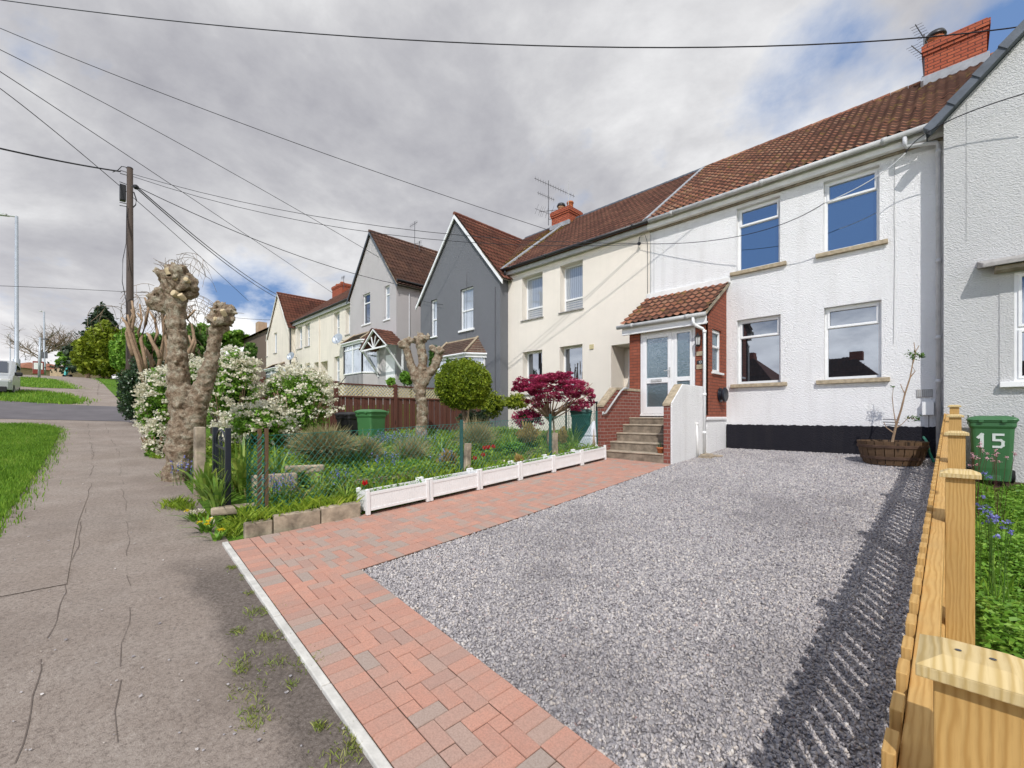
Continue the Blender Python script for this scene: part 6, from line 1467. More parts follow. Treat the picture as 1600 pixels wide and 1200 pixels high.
mound(745,680,8.8,36,15,2400,.34,'lavender_twig','heap of pale dead twigs behind the first concrete stub post','twig_heap','twigs',3,.02)
mound(640,705,8.0,30,16,1600,.3,'lavender_twig','heap of cut sticks among the bluebells mid garden','twig_heap','twigs',4,.03)
mound(700,715,7.3,22,24,900,.09,'leaf_tan','dry yellow leaved plant left of the first green fence post','dry_plant','plant',5,.5)
mound(825,672,9.2,28,22,700,.10,'leaf_tan','dry yellow leaved plant behind the fence left of the maple trunk','dry_plant','plant',6,.5)
mound(879,676,9.7,12,20,520,.08,'leaf_tan','dry ochre plant between the maple and the white sheeting','dry_plant','plant',7,.5)
mound(810,715,7.6,10,14,200,.07,'leaf_tan','small dry stalk of yellow leaves behind the fourth planter','dry_plant','plant',8,.5)
def swordplant(px,py,F,h,n,label,seed,w=.035,spread=.7,zb=None):
    p=P(px,py,F=F); z=GG(p.x,p.y) if zb is None else zb; t=thing('strap_leaf_plant',(p.x,p.y,z),label,'plant','strap leaved plants in the garden'); m=MB(); sword(m,(p.x,p.y,z-.03),h,n,spread,w,random.Random(seed)); m.build('leaves',M['sword_leaf'],t)
swordplant(322,760,5.35,.62,42,'strap leaved clump between the concrete gatepost and black gate',1,.042,.9)
swordplant(340,790,5.0,.50,26,'arching strap leaved clump spilling onto the pavement before the gate',2,.04,1.0)
swordplant(378,740,5.6,.80,46,'upright strap leaved clump just right of the black gate',3,.042,.6)
swordplant(372,690,6.2,.75,20,'tall narrow iris leaves behind the right gate post',4,.03,.25)
swordplant(432,700,5.9,.75,40,'arching strap leaves above the green mesh roll',5,.038,.9)
swordplant(560,720,7.6,.60,40,'yellowish strap leaved clump in front of the bright green bin',6,.035,.9)
swordplant(625,720,7.9,.65,30,'yellow striped arching strap leaves mid garden',7,.035,.9)
swordplant(770,690,9.3,.70,60,'dark strap leaved clump behind the chain link fence',8,.03,.6)
swordplant(800,680,9.6,.70,50,'dark strap leaved clump left of the maple trunk',9,.03,.6)
swordplant(895,670,10.4,.8,40,'spiky leaves around the teal garden bin',10,.03,.8)
swordplant(690,700,8.8,.55,40,'strap leaved clump below the clipped ball shrub',11,.03,.7)
swordplant(500,770,5.6,.40,50,'grassy strap leaved clump behind the corner edging block',12,.018,1.0)
swordplant(540,790,5.4,.34,50,'grassy clump hanging over the block beside the first planter',13,.016,1.1)
def bluebells(px,py,F,rx,ry,n,label,seed,zz=None):
    c=P(px,py,F=F); s=F/FPX; rng=np.random.default_rng(seed); t=thing('bluebell_clump',(c.x,c.y,GG(c.x,c.y)),label,'bluebells','bluebells in the front garden')
    x=c.x+rng.normal(0,rx*s*.6,n); y=c.y+rng.normal(0,rx*s*.6,n); z=np.array([GG(a,b) for a,b in zip(x,y)]); h=rng.uniform(.22,.40,n)
    m=MB(); P3=[]
    for a,b,c_,d in zip(x,y,z,h):
        l=Vector((rng.normal(0,.03),rng.normal(0,.03),0)); m.tube([(a,b,c_),(a+l.x,b+l.y,c_+d)],.003,3,cap=False)
        for k in range(6): P3.append((a+l.x+rng.normal(0,.012),b+l.y+rng.normal(0,.012),c_+d-.02*k+.01))
    m.build('stems',M['leaf_mid'],t); leaves('flowers',P3,.028,M['petal_blue'],t,aspect=.7,seed=seed,kind='stuff')
bluebells(640,690,10.4,60,10,110,'drift of bluebells around the foot of the smaller pollard',1)
bluebells(600,690,9.8,30,10,50,'bluebells beside the bright green garden bin',2)
bluebells(437,785,5.1,16,6,22,'bluebell clump at the foot of the green mesh roll',3)
bluebells(528,770,5.7,12,6,9,'few bluebells left of the first white planter',4)
bluebells(612,745,6.9,24,6,22,'bluebells just behind the first white planter',5)
bluebells(690,735,7.2,14,6,12,'bluebells behind the second white planter',6)
bluebells(297,765,6.0,14,6,14,'bluebells at the foot of the big pollard trunk',7)
bluebells(462,715,7.4,22,6,16,'bluebells in front of the withered lavender',8)
def tulip(px,py,F,label,col='petal_red'):
    p=P(px,py,F=F); g=GG(p.x,p.y); t=thing('red_tulip',(p.x,p.y,g),label,'tulip','red tulips in the garden'); m=MB(); m.tube([(p.x,p.y,g),p],.005,4); m.build('stem',M['leaf_mid'],t)
    m=MB()
    for k in range(6):
        a=k*pi/3; c=Vector((cos(a),sin(a),0)); s=Vector((-sin(a),cos(a),0)); m.face([p,p+c*.032+s*.024+Vector((0,0,.03)),p+c*.026+Vector((0,0,.075)),p+c*.032-s*.024+Vector((0,0,.03))])
    m.build('petals',M[col],t)
for i,(a,b,l) in enumerate(((757,703,'leftmost of the tight row of three red tulips'),(763,702,'middle one of the tight row of three red tulips'),(771,701,'rightmost of the tight row of three red tulips'),(755,714,'red tulip just below the row of three'),(742,719,'low red tulip left of the row of three'),(570,759,'single red tulip directly behind the first white planter'))): tulip(a,b,7.6 if i<5 else 5.6,l)
def dandelion(px,py,F,label,n=3,puff=0,leafn=16,L=.16):
    p=PG(px,py); t=thing('dandelion',tuple(p),label,'dandelion','dandelions at the pavement edge'); m=MB(); sword(m,tuple(p),L,leafn,1.3,.03,random.Random(px),.3); m.build('leaves',M['leaf_bright'],t)
    for k in range(n+puff):
        q=p+Vector((random.uniform(-.09,.09),random.uniform(-.09,.09),random.uniform(.10,.17))); m=MB(); m.tube([p,q],.003,4); m.build('stem',M['leaf_mid'],t)
        a=[tuple(q+Vector((random.gauss(0,.012),random.gauss(0,.012),random.gauss(0,.004 if k<n else .012)))) for _ in range(40)]; leaves('flower_head',a,.022,M['petal_yellow' if k<n else 'petal_white'],t,seed=k,aspect=.5)
dandelion(322,832,5,'dandelion with several yellow flowers left of the gate post foot',4,1,26,.2); dandelion(305,815,5,'dandelion with white seed clocks on the pavement edge by the gate',1,3,18,.16); dandelion(338,845,5,'dandelion nearest the corner of the brick path',1,0,16,.14)
# weeds along the pavement edge
E_=[]
for i,(px,py,r,n,h) in enumerate([(352,838,.10,220,.15),(366,824,.10,200,.16),(270,795,.16,260,.20),(285,800,.10,140,.14),(255,750,.10,140,.16),(240,720,.12,140,.16),(233,700,.14,140,.16),(310,815,.08,100,.12),(395,800,.12,200,.16)]):
    p=PG(px+6,py-4); E_.append(np.stack([rngv.normal(p.x,r*.8,n),rngv.normal(p.y,r*.45,n)],1))
E_=np.concatenate(E_); o=blades('edge_weeds',E_[:,0],E_[:,1],.09,.007,M['garden_grass'],seed=33,lean=.8); tag(o,'grassy weeds along the garden edge of the pavement','weeds')
E_=[]
for (px,py) in [(383,905),(392,960),(405,960),(430,955),(372,990),(375,1035),(430,1040),(385,1085),(395,1110),(455,1075),(480,1035),(492,1045),(545,1140),(550,1165),(565,1175),(378,1050),(415,1000),(362,890),(398,1130),(500,1140),(535,1185),(390,930),(440,1000)]:
    p=PG(px,py); E_.append(rngv.normal((p.x,p.y),random.uniform(.015,.05),(random.randint(30,90),2)))
E_=np.concatenate(E_); o=blades('crack_weeds',E_[:,0],E_[:,1],.022,.005,leafmat('weed_mix',[(0,(.12,.20,.03)),(.6,(.28,.33,.07)),(1,(.45,.42,.15))]),seed=34,lean=1.2,off=.012); tag(o,'tiny weeds growing through the dark asphalt along the kerb','weeds')
m=MB(); rnd=random.Random(5)
for _ in range(110):
    px,py=rnd.uniform(20,560),rnd.uniform(740,1190); p=PG(px,py)
    if p.y>.93: continue
    s=rnd.uniform(.002,.007); m.hexa([(p.x+dx*s*rnd.uniform(.6,1.3),p.y+dy*s*rnd.uniform(.6,1.3),p.z+.015+dz*s*.8) for dx,dy,dz in ((-1,-1,0),(1,-1,0),(1,1,0),(-1,1,0),(-1,-1,1),(1,-1,1),(1,1,1),(-1,1,1))],0,rnd.random())
tag(m.build('grit',M['gravel_stone']),'stray grit and pebbles scattered on the pavement','grit',kind='stuff')
# neighbouring garden right of the picket fence
rgp=[(.12,1.0),(.12,10.8),(3.2,10.8),(3.2,1.0)]
sheet('right_garden_soil',rgp,.02,M['soil'],.5)
x,y=area_pts([(.14,1.8),(.14,9.6),(.8,9.9),(.95,6),(1.3,3),(1.6,1.8)],70000,41); rg=np.random.default_rng(42); hh_=.05+.2*(np.sin(x*5)*np.cos(y*3)+1)/2
o=leaves('ground_cover',np.stack([x,y,Gv(x,y)+rg.random(len(x))*hh_],1),.05,M['leaf_bright'],aspect=.65,up=.45,seed=43,kind='stuff'); tag(o,'low bright green leafy ground cover right of the picket fence','ground cover')
x,y=area_pts([(.14,4.5),(.14,9.6),(.8,9.9),(.7,6)],500,44); blades('long_grass',x,y,.20,.010,M['grass'],seed=45); bpy.data.objects['long_grass'].__setitem__('label','long grass blades near the green bin numbered 15'); bpy.data.objects['long_grass']['category']='grass'
x,y=area_pts([(.75,7.3),(.65,10),(1.6,10),(2.0,6.2),(1.2,5.0),(1.0,6.2)],4200,46); rg=np.random.default_rng(47)
o=leaves('bark_chips',np.stack([x,y,Gv(x,y)+.03+rg.random(len(x))*.03],1),.06,leafmat('bark_chip',[(0,(.25,.17,.10)),(.6,(.52,.42,.28)),(1,(.72,.64,.5))],0),aspect=.5,up=.6,seed=48,kind='stuff'); tag(o,'pale bark chips on the ground beside the green bin','bark chips')
def columbine(px,py,Y,label,mat='petal_pink',n=6,seed=1,h0=None,nm='columbine'):
    rnd=random.Random(seed); c=P(px,py,Y=Y); g=G(c.x,c.y)+.05; t=thing(nm,(c.x,c.y,g),label,'flower','flowers in the right hand garden'); m=MB(); pts=[]
    for k in range(n):
        q=P(px+rnd.gauss(0,11),py+rnd.gauss(0,7),Y=Y+rnd.uniform(-.15,.15)); m.tube([(c.x+rnd.gauss(0,.02),c.y,g),((c.x+q.x)/2,q.y,(g+q.z)/2+.03),q],.0019,4,cap=False); pts+=[tuple(q+Vector((rnd.gauss(0,.010),rnd.gauss(0,.010),rnd.gauss(0,.008)))) for _ in range(12)]
    m.build('stems',M['stem_dark'] if mat=='petal_pink' else M['leaf_mid'],t); leaves('flowers',pts,.018,M[mat],t,aspect=.7,seed=seed)
columbine(1528,706,7.6,'pink columbine stems in front of the bin digit 1',seed=1,n=8)
columbine(1560,714,7.4,'pink columbine stems in front of the bin digit 5',seed=2,n=8)
columbine(1514,718,7.8,'reddish columbine nearest the wooden fence',seed=3,n=6)
columbine(1549,808,4.9,'blue flowers in the middle of the green ground cover','petal_blue',9,4,nm='bluebell_clump')
columbine(1529,790,5.3,'blue flowers beside the second fence post','petal_blue',5,5,nm='bluebell_clump')
columbine(1567,828,4.6,'blue flowers low at the right edge of the ground cover','petal_blue',6,6,nm='bluebell_clump')
columbine(1546,742,6.6,'small blue flowers in front of the bin','petal_blue',4,7,nm='bluebell_clump')

for i,(px,py,F,rx,rz,lf,l) in enumerate(((585,745,6.8,22,12,'leaf_bright','low mound of bright leaves behind the first planter'),(640,728,7.4,26,11,'leaf_bright','low mound of bright leaves behind the second planter'),(545,735,7.0,26,14,'leaf_mid','leafy green clump in front of the withered lavender'),(700,722,7.8,20,10,'leaf_yellow','yellowish leafy clump near the first green fence post'),(800,700,8.8,30,10,'leaf_bright','low leafy clump behind the row of red tulips'),(470,752,5.9,26,12,'leaf_mid','leafy weeds in front of the upright stone slabs'),(830,690,9.4,26,9,'leaf_yellow','yellow green low plants left of the maple trunk'),(520,760,5.9,24,10,'leaf_bright','bright weeds spilling towards the edging blocks'))):
    sh(px,py,F,rx,rz,1500,.055,lf,l,name='leafy_clump',seed=200+i,cl=26)
# ================================================================== street furniture
tp=P(203,590,F=14.5); tz=G(tp.x,tp.y); top=P(203,263,F=14.5).z
pole=thing('telegraph_pole',(tp.x,tp.y,tz),'tall brown wooden telegraph pole carrying many cables','telegraph pole')
m=MB(); m.tube([(tp.x,tp.y,tz-.3),(tp.x,tp.y,tz+2),(tp.x,tp.y,top)],[.115,.105,.08],14); m.build('shaft',M['wood_pole'],pole,smooth=True)
m=MB(); m.tube([(tp.x,tp.y,top),(tp.x,tp.y,top+.03)],[.09,.07],12); m.build('cap',M['steel_dark'],pole)
q3=lambda x,y,f=0:P(x,y,F=14.5+f)
m=MB()
for (a,b) in (((188,266),(200,270)),((188,271),(199,274)),((187,284),(200,289)),((187,316),(199,319)),((187,321),(199,323)),((205,291),(214,292))): m.tube([q3(*a,-.1),q3(*b,-.05)],.014,5)
m.build('step_irons',M['steel_dark'],pole)
m=MB(); a=q3(193,302,-.05); m.box(a.x-.10,a.x+.10,a.y-.1,a.y+.06,a.z-.26,a.z+.26); m.build('terminal_box',M['black_plastic'],pole,bevel=.02)
m=MB(); disc(m,q3(212,292,-.1),(1,-1,0),[(0,-.05),(.07,-.05),(.08,0),(.05,.06),(0,.07)],12); m.tube([q3(209,300,-.15),q3(213,312,-.15),q3(212,320,-.15),q3(208,324,-.1)],.018,6); m.tube([q3(198,322,-.13),q3(197,380,-.14),q3(192,405,-.3),q3(191,440,-.4),q3(197,470,-.14),q3(199,560,-.14)],.010,5); m.tube([q3(176,269,.0),q3(184,266),q3(190,260),q3(196,261),q3(200,265)],.012,5); m.build('fittings',M['cable'],pole)
m=MB(); a=q3(200,525,-.15); m.tube([(a.x,a.y,a.z),(a.x,a.y,a.z+.28)],.03,6); m.build('marker',M['petal_yellow'],pole)
def lamp(px,pyt,pyb,w,arm,label,F=None):
    if F is None: b=PG(px,pyb)
    else: b=P(px,pyb,F=F)
    F=(b-Vector((0,0,EYE))).dot(Vector((-.7071,.7071,0))); t0=P(px,pyt,F=F)
    t=thing('street_lamp',tuple(b),label,'street lamp','grey street lamps along the far road'); r=w*F/FPX/2
    m=MB(); m.tube([b-Vector((0,0,.3)),b+Vector((0,0,1.4)),b+Vector((0,0,1.45)),t0],[r*1.35,r*1.35,r*.85,r*.6],10); m.build('column',M['galv'],t,smooth=True)
    e=P(px+arm,pyt-abs(arm)*.12,F=F); m=MB(); m.tube([t0-Vector((0,0,.02)),e],[r*.5,r*.5],8); d=(e-t0).normalized(); m.bar(t0+d*(e-t0).length*.45,e,r*2.2,r*1.0); m.build('lantern',M['gutter_grey'],t,bevel=.02)
lamp(26,338,592,6,-30,'nearest tall grey street lamp at the left edge, arm pointing left')
lamp(69,487,582,3,-7,'tall slim street lamp beside the road sign, further up the road',60)
lamp(16,523,578,1.8,-4,'most distant street lamp seen past the silver van',95)
b=PG(61,592); F=(b-Vector((0,0,EYE))).dot(Vector((-.7071,.7071,0))); t=thing('sign_post',tuple(b),'grey sign post with a small bracket lamp on the verge','sign post'); t0=P(63,527,F=F)
m=MB(); m.tube([b-Vector((0,0,.2)),t0],[.085,.075],10); m.build('column',M['galv'],t,smooth=True); m=MB(); e=P(74,530,F=F); m.tube([t0-Vector((0,0,.1)),P(68,530,F=F)],.03,6); m.bar(P(68,530,F=F),e,.14,.09); m.build('lantern',M['steel_dark'],t)
b=P(70,578,F=58); t=thing('road_sign',tuple(b),'dark backed rectangular road sign beyond the sign post','road sign'); m=MB(); a=P(65,560,F=58); c=P(74,550,F=58); m.hexa([(a.x,a.y,a.z),(c.x,c.y,a.z),(c.x-.03,c.y+.03,a.z),(a.x-.03,a.y+.03,a.z),(a.x,a.y,c.z),(c.x,c.y,c.z),(c.x-.03,c.y+.03,c.z),(a.x-.03,a.y+.03,c.z)]); m.build('sign_board',M['steel_dark'],t); m=MB(); m.tube([b,P(70,550,F=58)],.05,5); m.build('column',M['galv'],t)
# e-scooter
F=46; b=P(104,588.5,F=F); t=thing('electric_scooter',tuple(b),'turquoise electric scooter parked on the far pavement','scooter'); q=lambda x,y:P(x,y,F=F)
m=MB(); m.bar(q(101,586.5),q(110,586.5),.16,.10); m.build('deck',M['rubber'],t); m=MB(); m.tube([q(102.5,586),q(104.8,574)],.09,8); m.bar(q(102.5,586),q(104,579),.2,.2); m.build('stem',M['teal_paint'],t); m=MB(); m.tube([q(103.2,573),q(107,573.3)],.05,6); m.tube([q(104.8,575),q(105.2,572)],.06,6); m.build('handlebar',M['rubber'],t)
for x in (100.5,110.5): m=MB(); disc(m,q(x,587.3),(.7,.7,0),[(0,-.05),(.16,-.05),(.17,0),(.16,.05),(0,.05)],14); m.build('wheel',M['rubber'],t)
# low wall, bungalows in the distance
def bung(px0,px1,pyb,pyt,pyr,F,label,wm,rm,seed):
    a=P(px0,pyb,F=F); b=P(px1,pyb,F=F); t=thing('distant_house',tuple((a+b)/2),label,'house','distant low houses'); d=(b-a); d.z=0; n=Vector((-d.y,d.x,0)).normalized()*8; h=P(px0,pyt,F=F).z; r=P(px0,pyr,F=F).z; z0=a.z-2
    m=MB(); A=[a,b,b+n,a+n]; m.hexa([(p.x,p.y,z0) for p in A]+[(p.x,p.y,h) for p in A]); m.build('wall',M[wm],t)
    dd=d.normalized(); o=[a-dd*.4-n*.05,b+dd*.4-n*.05,b+dd*.4+n*1.05,a-dd*.4+n*1.05]; c0=a+dd*2+n*.5; c1=b-dd*2+n*.5; o=[(p.x,p.y,h) for p in o]; c0=(c0.x,c0.y,r); c1=(c1.x,c1.y,r); m=MB()
    for f in ((o[0],o[1],c1,c0),(o[2],o[3],c0,c1),(o[1],o[2],c1),(o[3],o[0],c0)): m.face(list(f))
    m.build('roof',M[rm],t); m=MB()
    for k in (.2,.5,.8): p=a.lerp(b,k)-n*.01; m.hexa([(p.x+dd.x*s-n.x*o_,p.y+dd.y*s-n.y*o_,z) for z in (h-1.7,h-.6) for s,o_ in ((-.7,0),(.7,0),(.7,.005),(-.7,.005))])
    m.build('windows',M['far_window'],t)
bung(-10,28,582,574,562,82,'distant tan house with orange roof behind the silver van','tan_brick','orange_tile',1)
bung(27,58,580,572,564,88,'distant house with low orange roof between two lamp posts','tan_brick','orange_tile',2)
bung(66,100,580,573,567,90,'distant pale house with dark roof left of the clipped hedge','tan_brick','tile_dark',3)
m=MB(); a=P(78,584,F=66); b=P(101,583,F=66); m.hexa([(a.x,a.y,a.z-.5),(b.x,b.y,a.z-.5),(b.x-.2,b.y+.2,a.z-.5),(a.x-.2,a.y+.2,a.z-.5),(a.x,a.y,P(78,577,F=66).z),(b.x,b.y,P(100,575,F=66).z),(b.x-.2,b.y+.2,P(100,575,F=66).z),(a.x-.2,a.y+.2,P(78,577,F=66).z)]); tag(m.build('garden_wall',M['tan_brick']),'low tan brick wall left of the clipped hedge','wall')
a=P(60,581,F=58); t=thing('telephone_box',tuple(a),'red and white panelled kiosk at the far road junction','kiosk'); m=MB(); z1=P(60,565,F=58).z; m.box(a.x-.5,a.x+.5,a.y-.5,a.y+.5,a.z-.3,z1); m.build('cabin',M['red_paint'],t,bevel=.03); m=MB(); m.box(a.x+.503,a.x+.52,a.y-.4,a.y+.4,a.z+.3,z1-.2); m.box(a.x-.4,a.x+.4,a.y-.52,a.y-.503,a.z+.3,z1-.2); m.build('poster_panel',M['upvc'],t)
# ================================================================== silver van (seen from its front corner, cut by the frame)
vb=PG(8,621); vg_=G(vb.x,vb.y); van=thing('parked_van',(vb.x,vb.y,vg_),'silver people carrier parked on the verge at the left edge','van')
L_,W_=4.4,1.8; vo=P(19.5,615,F=(vb-Vector((0,0,EYE))).dot(Vector((-.7071,.7071,0)))+1.2)
fx,fy=vo.x+.15,vo.y-.0
prof=[(0,.35),(.02,.75),(-.25,.98),(-.95,1.10),(-1.75,1.72),(-2.3,1.82),(-3.9,1.80),(-4.3,1.25),(-4.4,.6),(-4.35,.3)]
yy0=fy-1.8; m=MB()
def sec(y,ins): return [(fx+x*(1-ins*.02)-ins*.05,y,vg_+.02+z-(ins*.03 if z>1 else 0)) for x,z in prof]
secs=[sec(yy0,1.6),sec(yy0+.12,0),sec(yy0+W_-.12,0),sec(yy0+W_,1.6)]; n=len(prof)
for a,b in zip(secs,secs[1:]): m.faces(a+b,[(i,(i+1)%n,(i+1)%n+n,i+n) for i in range(n)])
m.face(secs[0]); m.face(secs[-1]); m.build('body',M['van_silver'],van,bevel=.03)
m=MB(); a,b=prof[3],prof[4]
m.hexa([(fx+a[0]-.10,yy0+.2,vg_+a[1]+.08),(fx+a[0]-.10,yy0+W_-.2,vg_+a[1]+.08),(fx+b[0]+.06,yy0+W_-.25,vg_+b[1]-.02),(fx+b[0]+.06,yy0+.25,vg_+b[1]-.02)]+[(fx+a[0]-.06,yy0+.2,vg_+a[1]+.12),(fx+a[0]-.06,yy0+W_-.2,vg_+a[1]+.12),(fx+b[0]+.09,yy0+W_-.25,vg_+b[1]+.03),(fx+b[0]+.09,yy0+.25,vg_+b[1]+.03)]); m.build('windscreen',M['glass'],van)
for y,s in ((yy0+W_-.01,1),(yy0+.01,-1)):
    m=MB(); m.prism([(fx-1.25,y,vg_+1.12),(fx-1.85,y,vg_+1.62),(fx-2.9,y,vg_+1.66),(fx-2.9,y,vg_+1.12)],(0,.03*s,0)); m.prism([(fx-2.98,y,vg_+1.12),(fx-2.98,y,vg_+1.66),(fx-3.8,y,vg_+1.62),(fx-4.05,y,vg_+1.15)],(0,.03*s,0)); m.build('side_window',M['glass'],van)
    m=MB(); m.box(fx-1.45,fx-1.25,y-.02 if s<0 else y,y+.25 if s>0 else y-.25,vg_+1.08,vg_+1.25) if s>0 else m.box(fx-1.45,fx-1.25,y-.25,y,vg_+1.08,vg_+1.25); m.build('mirror',M['black_plastic'],van,bevel=.04)
    m=MB(); m.box(fx-.35,fx+.0,y-.35 if s>0 else y,y-.02 if s>0 else y+.33,vg_+.68,vg_+.86); m.build('headlight',M['lamp_glass'],van,bevel=.04)
    for x in (-.75,-3.6):
        m=MB(); disc(m,(fx+x,y-.1*s,vg_+.32),(0,s,0),[(0,-.1),(.32,-.1),(.34,-.05),(.34,.1),(.3,.13),(.21,.12)],24); w=m.build('wheel',M['rubber'],van); m=MB(); disc(m,(fx+x,y-.1*s,vg_+.32),(0,s,0),[(.21,.10),(.19,.11),(.06,.135),(0,.14)],14); m.build('rim',M['galv'],w)
m=MB(); m.box(fx-.06,fx+.05,yy0+.15,yy0+W_-.15,vg_+.28,vg_+.52); m.build('bumper',M['black_plastic'],van,bevel=.03)
# ================================================================== overhead cables
def cable(pts,r,label,mat='cable',n=14,sag=0):
    """pts = world points; piecewise cubic through them"""
    pts=[Vector(p) for p in pts]
    if len(pts)==2:
        a,b=pts; pts=[a.lerp(b,t)-Vector((0,0,sag*4*t*(1-t))) for t in np.linspace(0,1,n)]
    elif len(pts)==3:
        a,m_,b=pts; c=m_*2-(a+b)/2; pts=[a*(1-t)**2+c*2*t*(1-t)+b*t*t for t in np.linspace(0,1,n*2)]
    m=MB(); m.tube(pts,r,5); return tag(m.build('overhead_cable',M[mat],smooth=True),label,'cable','overhead cables')
# C1: thick wire sweeping across the whole top
cable([P(-40,-6,F=13),P(800,70,F=9.5),P(1680,28,F=8.2)],.012,'thick cable sweeping across the whole sky above the rooftops')
cable([P(-40,27,F=12),P(430,212,F=14),P(862,361,F=17.6)],.010,'cable running from top left down to the cream house chimney')
cable([P(-40,58,F=12),P(300,235,F=17),P(592,402,F=22)],.011,'cable running from upper left to the pale grey gable')
cable([P(-40,86,F=12),P(270,290,F=20),P(520,458,F=33)],.013,'cable running from upper left to the far red chimney')
cable([P(-40,112,F=12),P(190,293,F=16),P(388,470,F=30)],.012,'lowest of the thin cables slanting past the telegraph pole')
cable([P(-60,218,F=10),P(188,268,F=14.4)],.022,'thick black cable coming into the pole top from the left',sag=.05)
ptop=P(207,272,F=14.4); ins=Vector((-6.18,11.2,6.42))
cable([ptop,ins],.0085,'upper long cable from pole to cream house eaves',sag=.55); cable([P(208,276,F=14.4),ins-Vector((0,0,.03))],.0085,'lower long cable from pole to cream house eaves',sag=.72)
cable([P(214,292,F=14.4),P(620,444,F=21.2)],.013,'cable from pole to corner of the pale grey gabled house',sag=.35)
cable([P(214,295,F=14.4),P(434,466,F=33)],.018,'left of twin cables from pole to the furthest cream gable',sag=.3); cable([P(215,293,F=14.4),P(438,463,F=32.8)],.018,'right of twin cables from pole to the furthest cream gable',sag=.3)
cable([P(-40,446,F=24),P(60,449,F=26),P(235,458,F=30)],.014,'low horizontal cable at the far left')
cable([P(300,488,F=30),P(425,500,F=36)],.014,'faint cable right of the big pollard heads',sag=.1)
cable([ins,P(1150,370,Y=10.9),P(1287,318,Y=10.6)],.008,'drop cable leaving the cream house eaves over the white house')
cable([P(1287,318,Y=10.6),P(1360,282,Y=10.6),P(1415,239,Y=10.6)],.009,'white length of drop cable crossing the upper right window','cable_white'); 
cable([P(1415,239,Y=10.6),P(1480,190,Y=10.6),P(1640,135,Y=10.5)],.009,'drop cable rising over the right hand gable wall')
cable([P(660,470,Y=10.8),P(692,476,Y=10.8)],.008,'short service cable at the grey gabled house',sag=.02)
# ================================================================== houses across the street (behind the camera, seen reflected in the windows)
def opp(name,x0,x1,y,ze,zr,label,gable):
    g=G((x0+x1)/2,-12)+.2; t=thing(name,((x0+x1)/2,y,g),label,'house','houses across the street'); y1=y-7; m=MB(); m.box(x0,x1,y1,y,g-1,ze+g); m.build('wall',M['tan_brick'],t)
    m=MB(); xm=(x0+x1)/2; e=.35; Z=ze+g; R=zr+g; i=0 if gable else 2.6
    A,B,C,D=(x0-e,y+e,Z),(x1+e,y+e,Z),(x1+e,y1-e,Z),(x0-e,y1-e,Z); p,q_=(x0-e+i,(y+y1)/2,R),(x1+e-i,(y+y1)/2,R)
    for f in ((C,D,p,q_),(B,C,q_),(D,A,p)): m.face(list(f))
    m.build('roof_back',M['tile_brown'],t)
    V_=Vector((0,(y1-y)/2-e,R-Z)); w=x1-x0+2*e; L=V_.length
    tile_roof('roof',M['tile_dark'],t,(x0-e,y+e,Z),(1,0,0),V_,w,L,tw=.2,cs=.3,spu=4,seed=int(abs(x0)*7),keep=None if gable else (lambda u,v:u>i*v/L and u<w-i*v/L))
    m=MB(); m.box(x0+1,x0+2.6,y+.0,y+.05,g+.9,g+2.1); m.box(x1-2.6,x1-1,y+.0,y+.05,g+.9,g+2.1); m.build('windows',M['upvc'],t); m=MB(); m.box(xm+.8,xm+1.6,(y+y1)/2-.4,(y+y1)/2+.4,R-.3,R+.35); m.build('chimney',M['chimney_brick'],t)
opp('bungalow',-17.5,-10.2,-16,3.0,5.6,'brown roofed bungalow across the street, reflected in windows',False)
opp('bungalow',-9.6,-3.1,-16.2,2.9,5.5,'hip roofed bungalow across the street from the gravel drive',False)
opp('bungalow',2,9,-16.5,2.7,5.0,'bungalow across the street at the lower end',True)
c=Vector((-17.5,-13,5)); shrub('street_tree','leafy tree across the street, reflected in the ground floor window','tree',tuple(c),(2.2,2.2,2.4),3000,.3,'leaf_mid',40,.3,91,base=(c.x,c.y,1.2)); 
m=MB(); m.tube([(c.x,c.y,.8),tuple(c)],[.22,.12],8); m.build('trunk',M['bark_brown'],[o for o in bpy.data.objects if o.name.startswith('street_tree')][0])

# ================================================================== world, sun, camera
SUN=Vector((.60,-.80,1.0)).normalized(); el=math.asin(SUN.z); az=math.atan2(SUN.x,SUN.y)
W=bpy.data.worlds.new('World'); S.world=W; W.use_nodes=True; t=W.node_tree; t.nodes.clear()
n=N.__new__(N); n.t=t
out=n.n('ShaderNodeOutputWorld'); sky=n.n('ShaderNodeTexSky'); sky.sky_type='NISHITA'; sky.sun_disc=False; sky.sun_elevation=el; sky.sun_rotation=az; sky.air_density=1.0; sky.dust_density=.6; sky.ozone_density=2.5
b1=n.n('ShaderNodeBackground'); b1.inputs['Strength'].default_value=.09
n.l(n.mix(.75,sky.outputs[0],(2.1,3.7,7.2),'MIX'),b1.inputs[0])
tc=n.n('ShaderNodeTexCoord').outputs['Generated']; sep=n.n('ShaderNodeSeparateXYZ'); n.l(tc,sep.inputs[0])
zc=n.math('MAXIMUM',sep.outputs['Z'],.0); den=n.math('ADD',zc,.34)
cx=n.math('DIVIDE',sep.outputs['X'],den); cy=n.math('DIVIDE',sep.outputs['Y'],den); cmb=n.n('ShaderNodeCombineXYZ'); n.l(cx,cmb.inputs[0]); n.l(cy,cmb.inputs[1])
pl=cmb.outputs[0]
f1=n.noise(pl,1.7,8,.6,.25); f2=n.noise(n.mapp(pl,(1,1,1),loc=(5.3,2.1,0)),5.0,7,.62,.15)
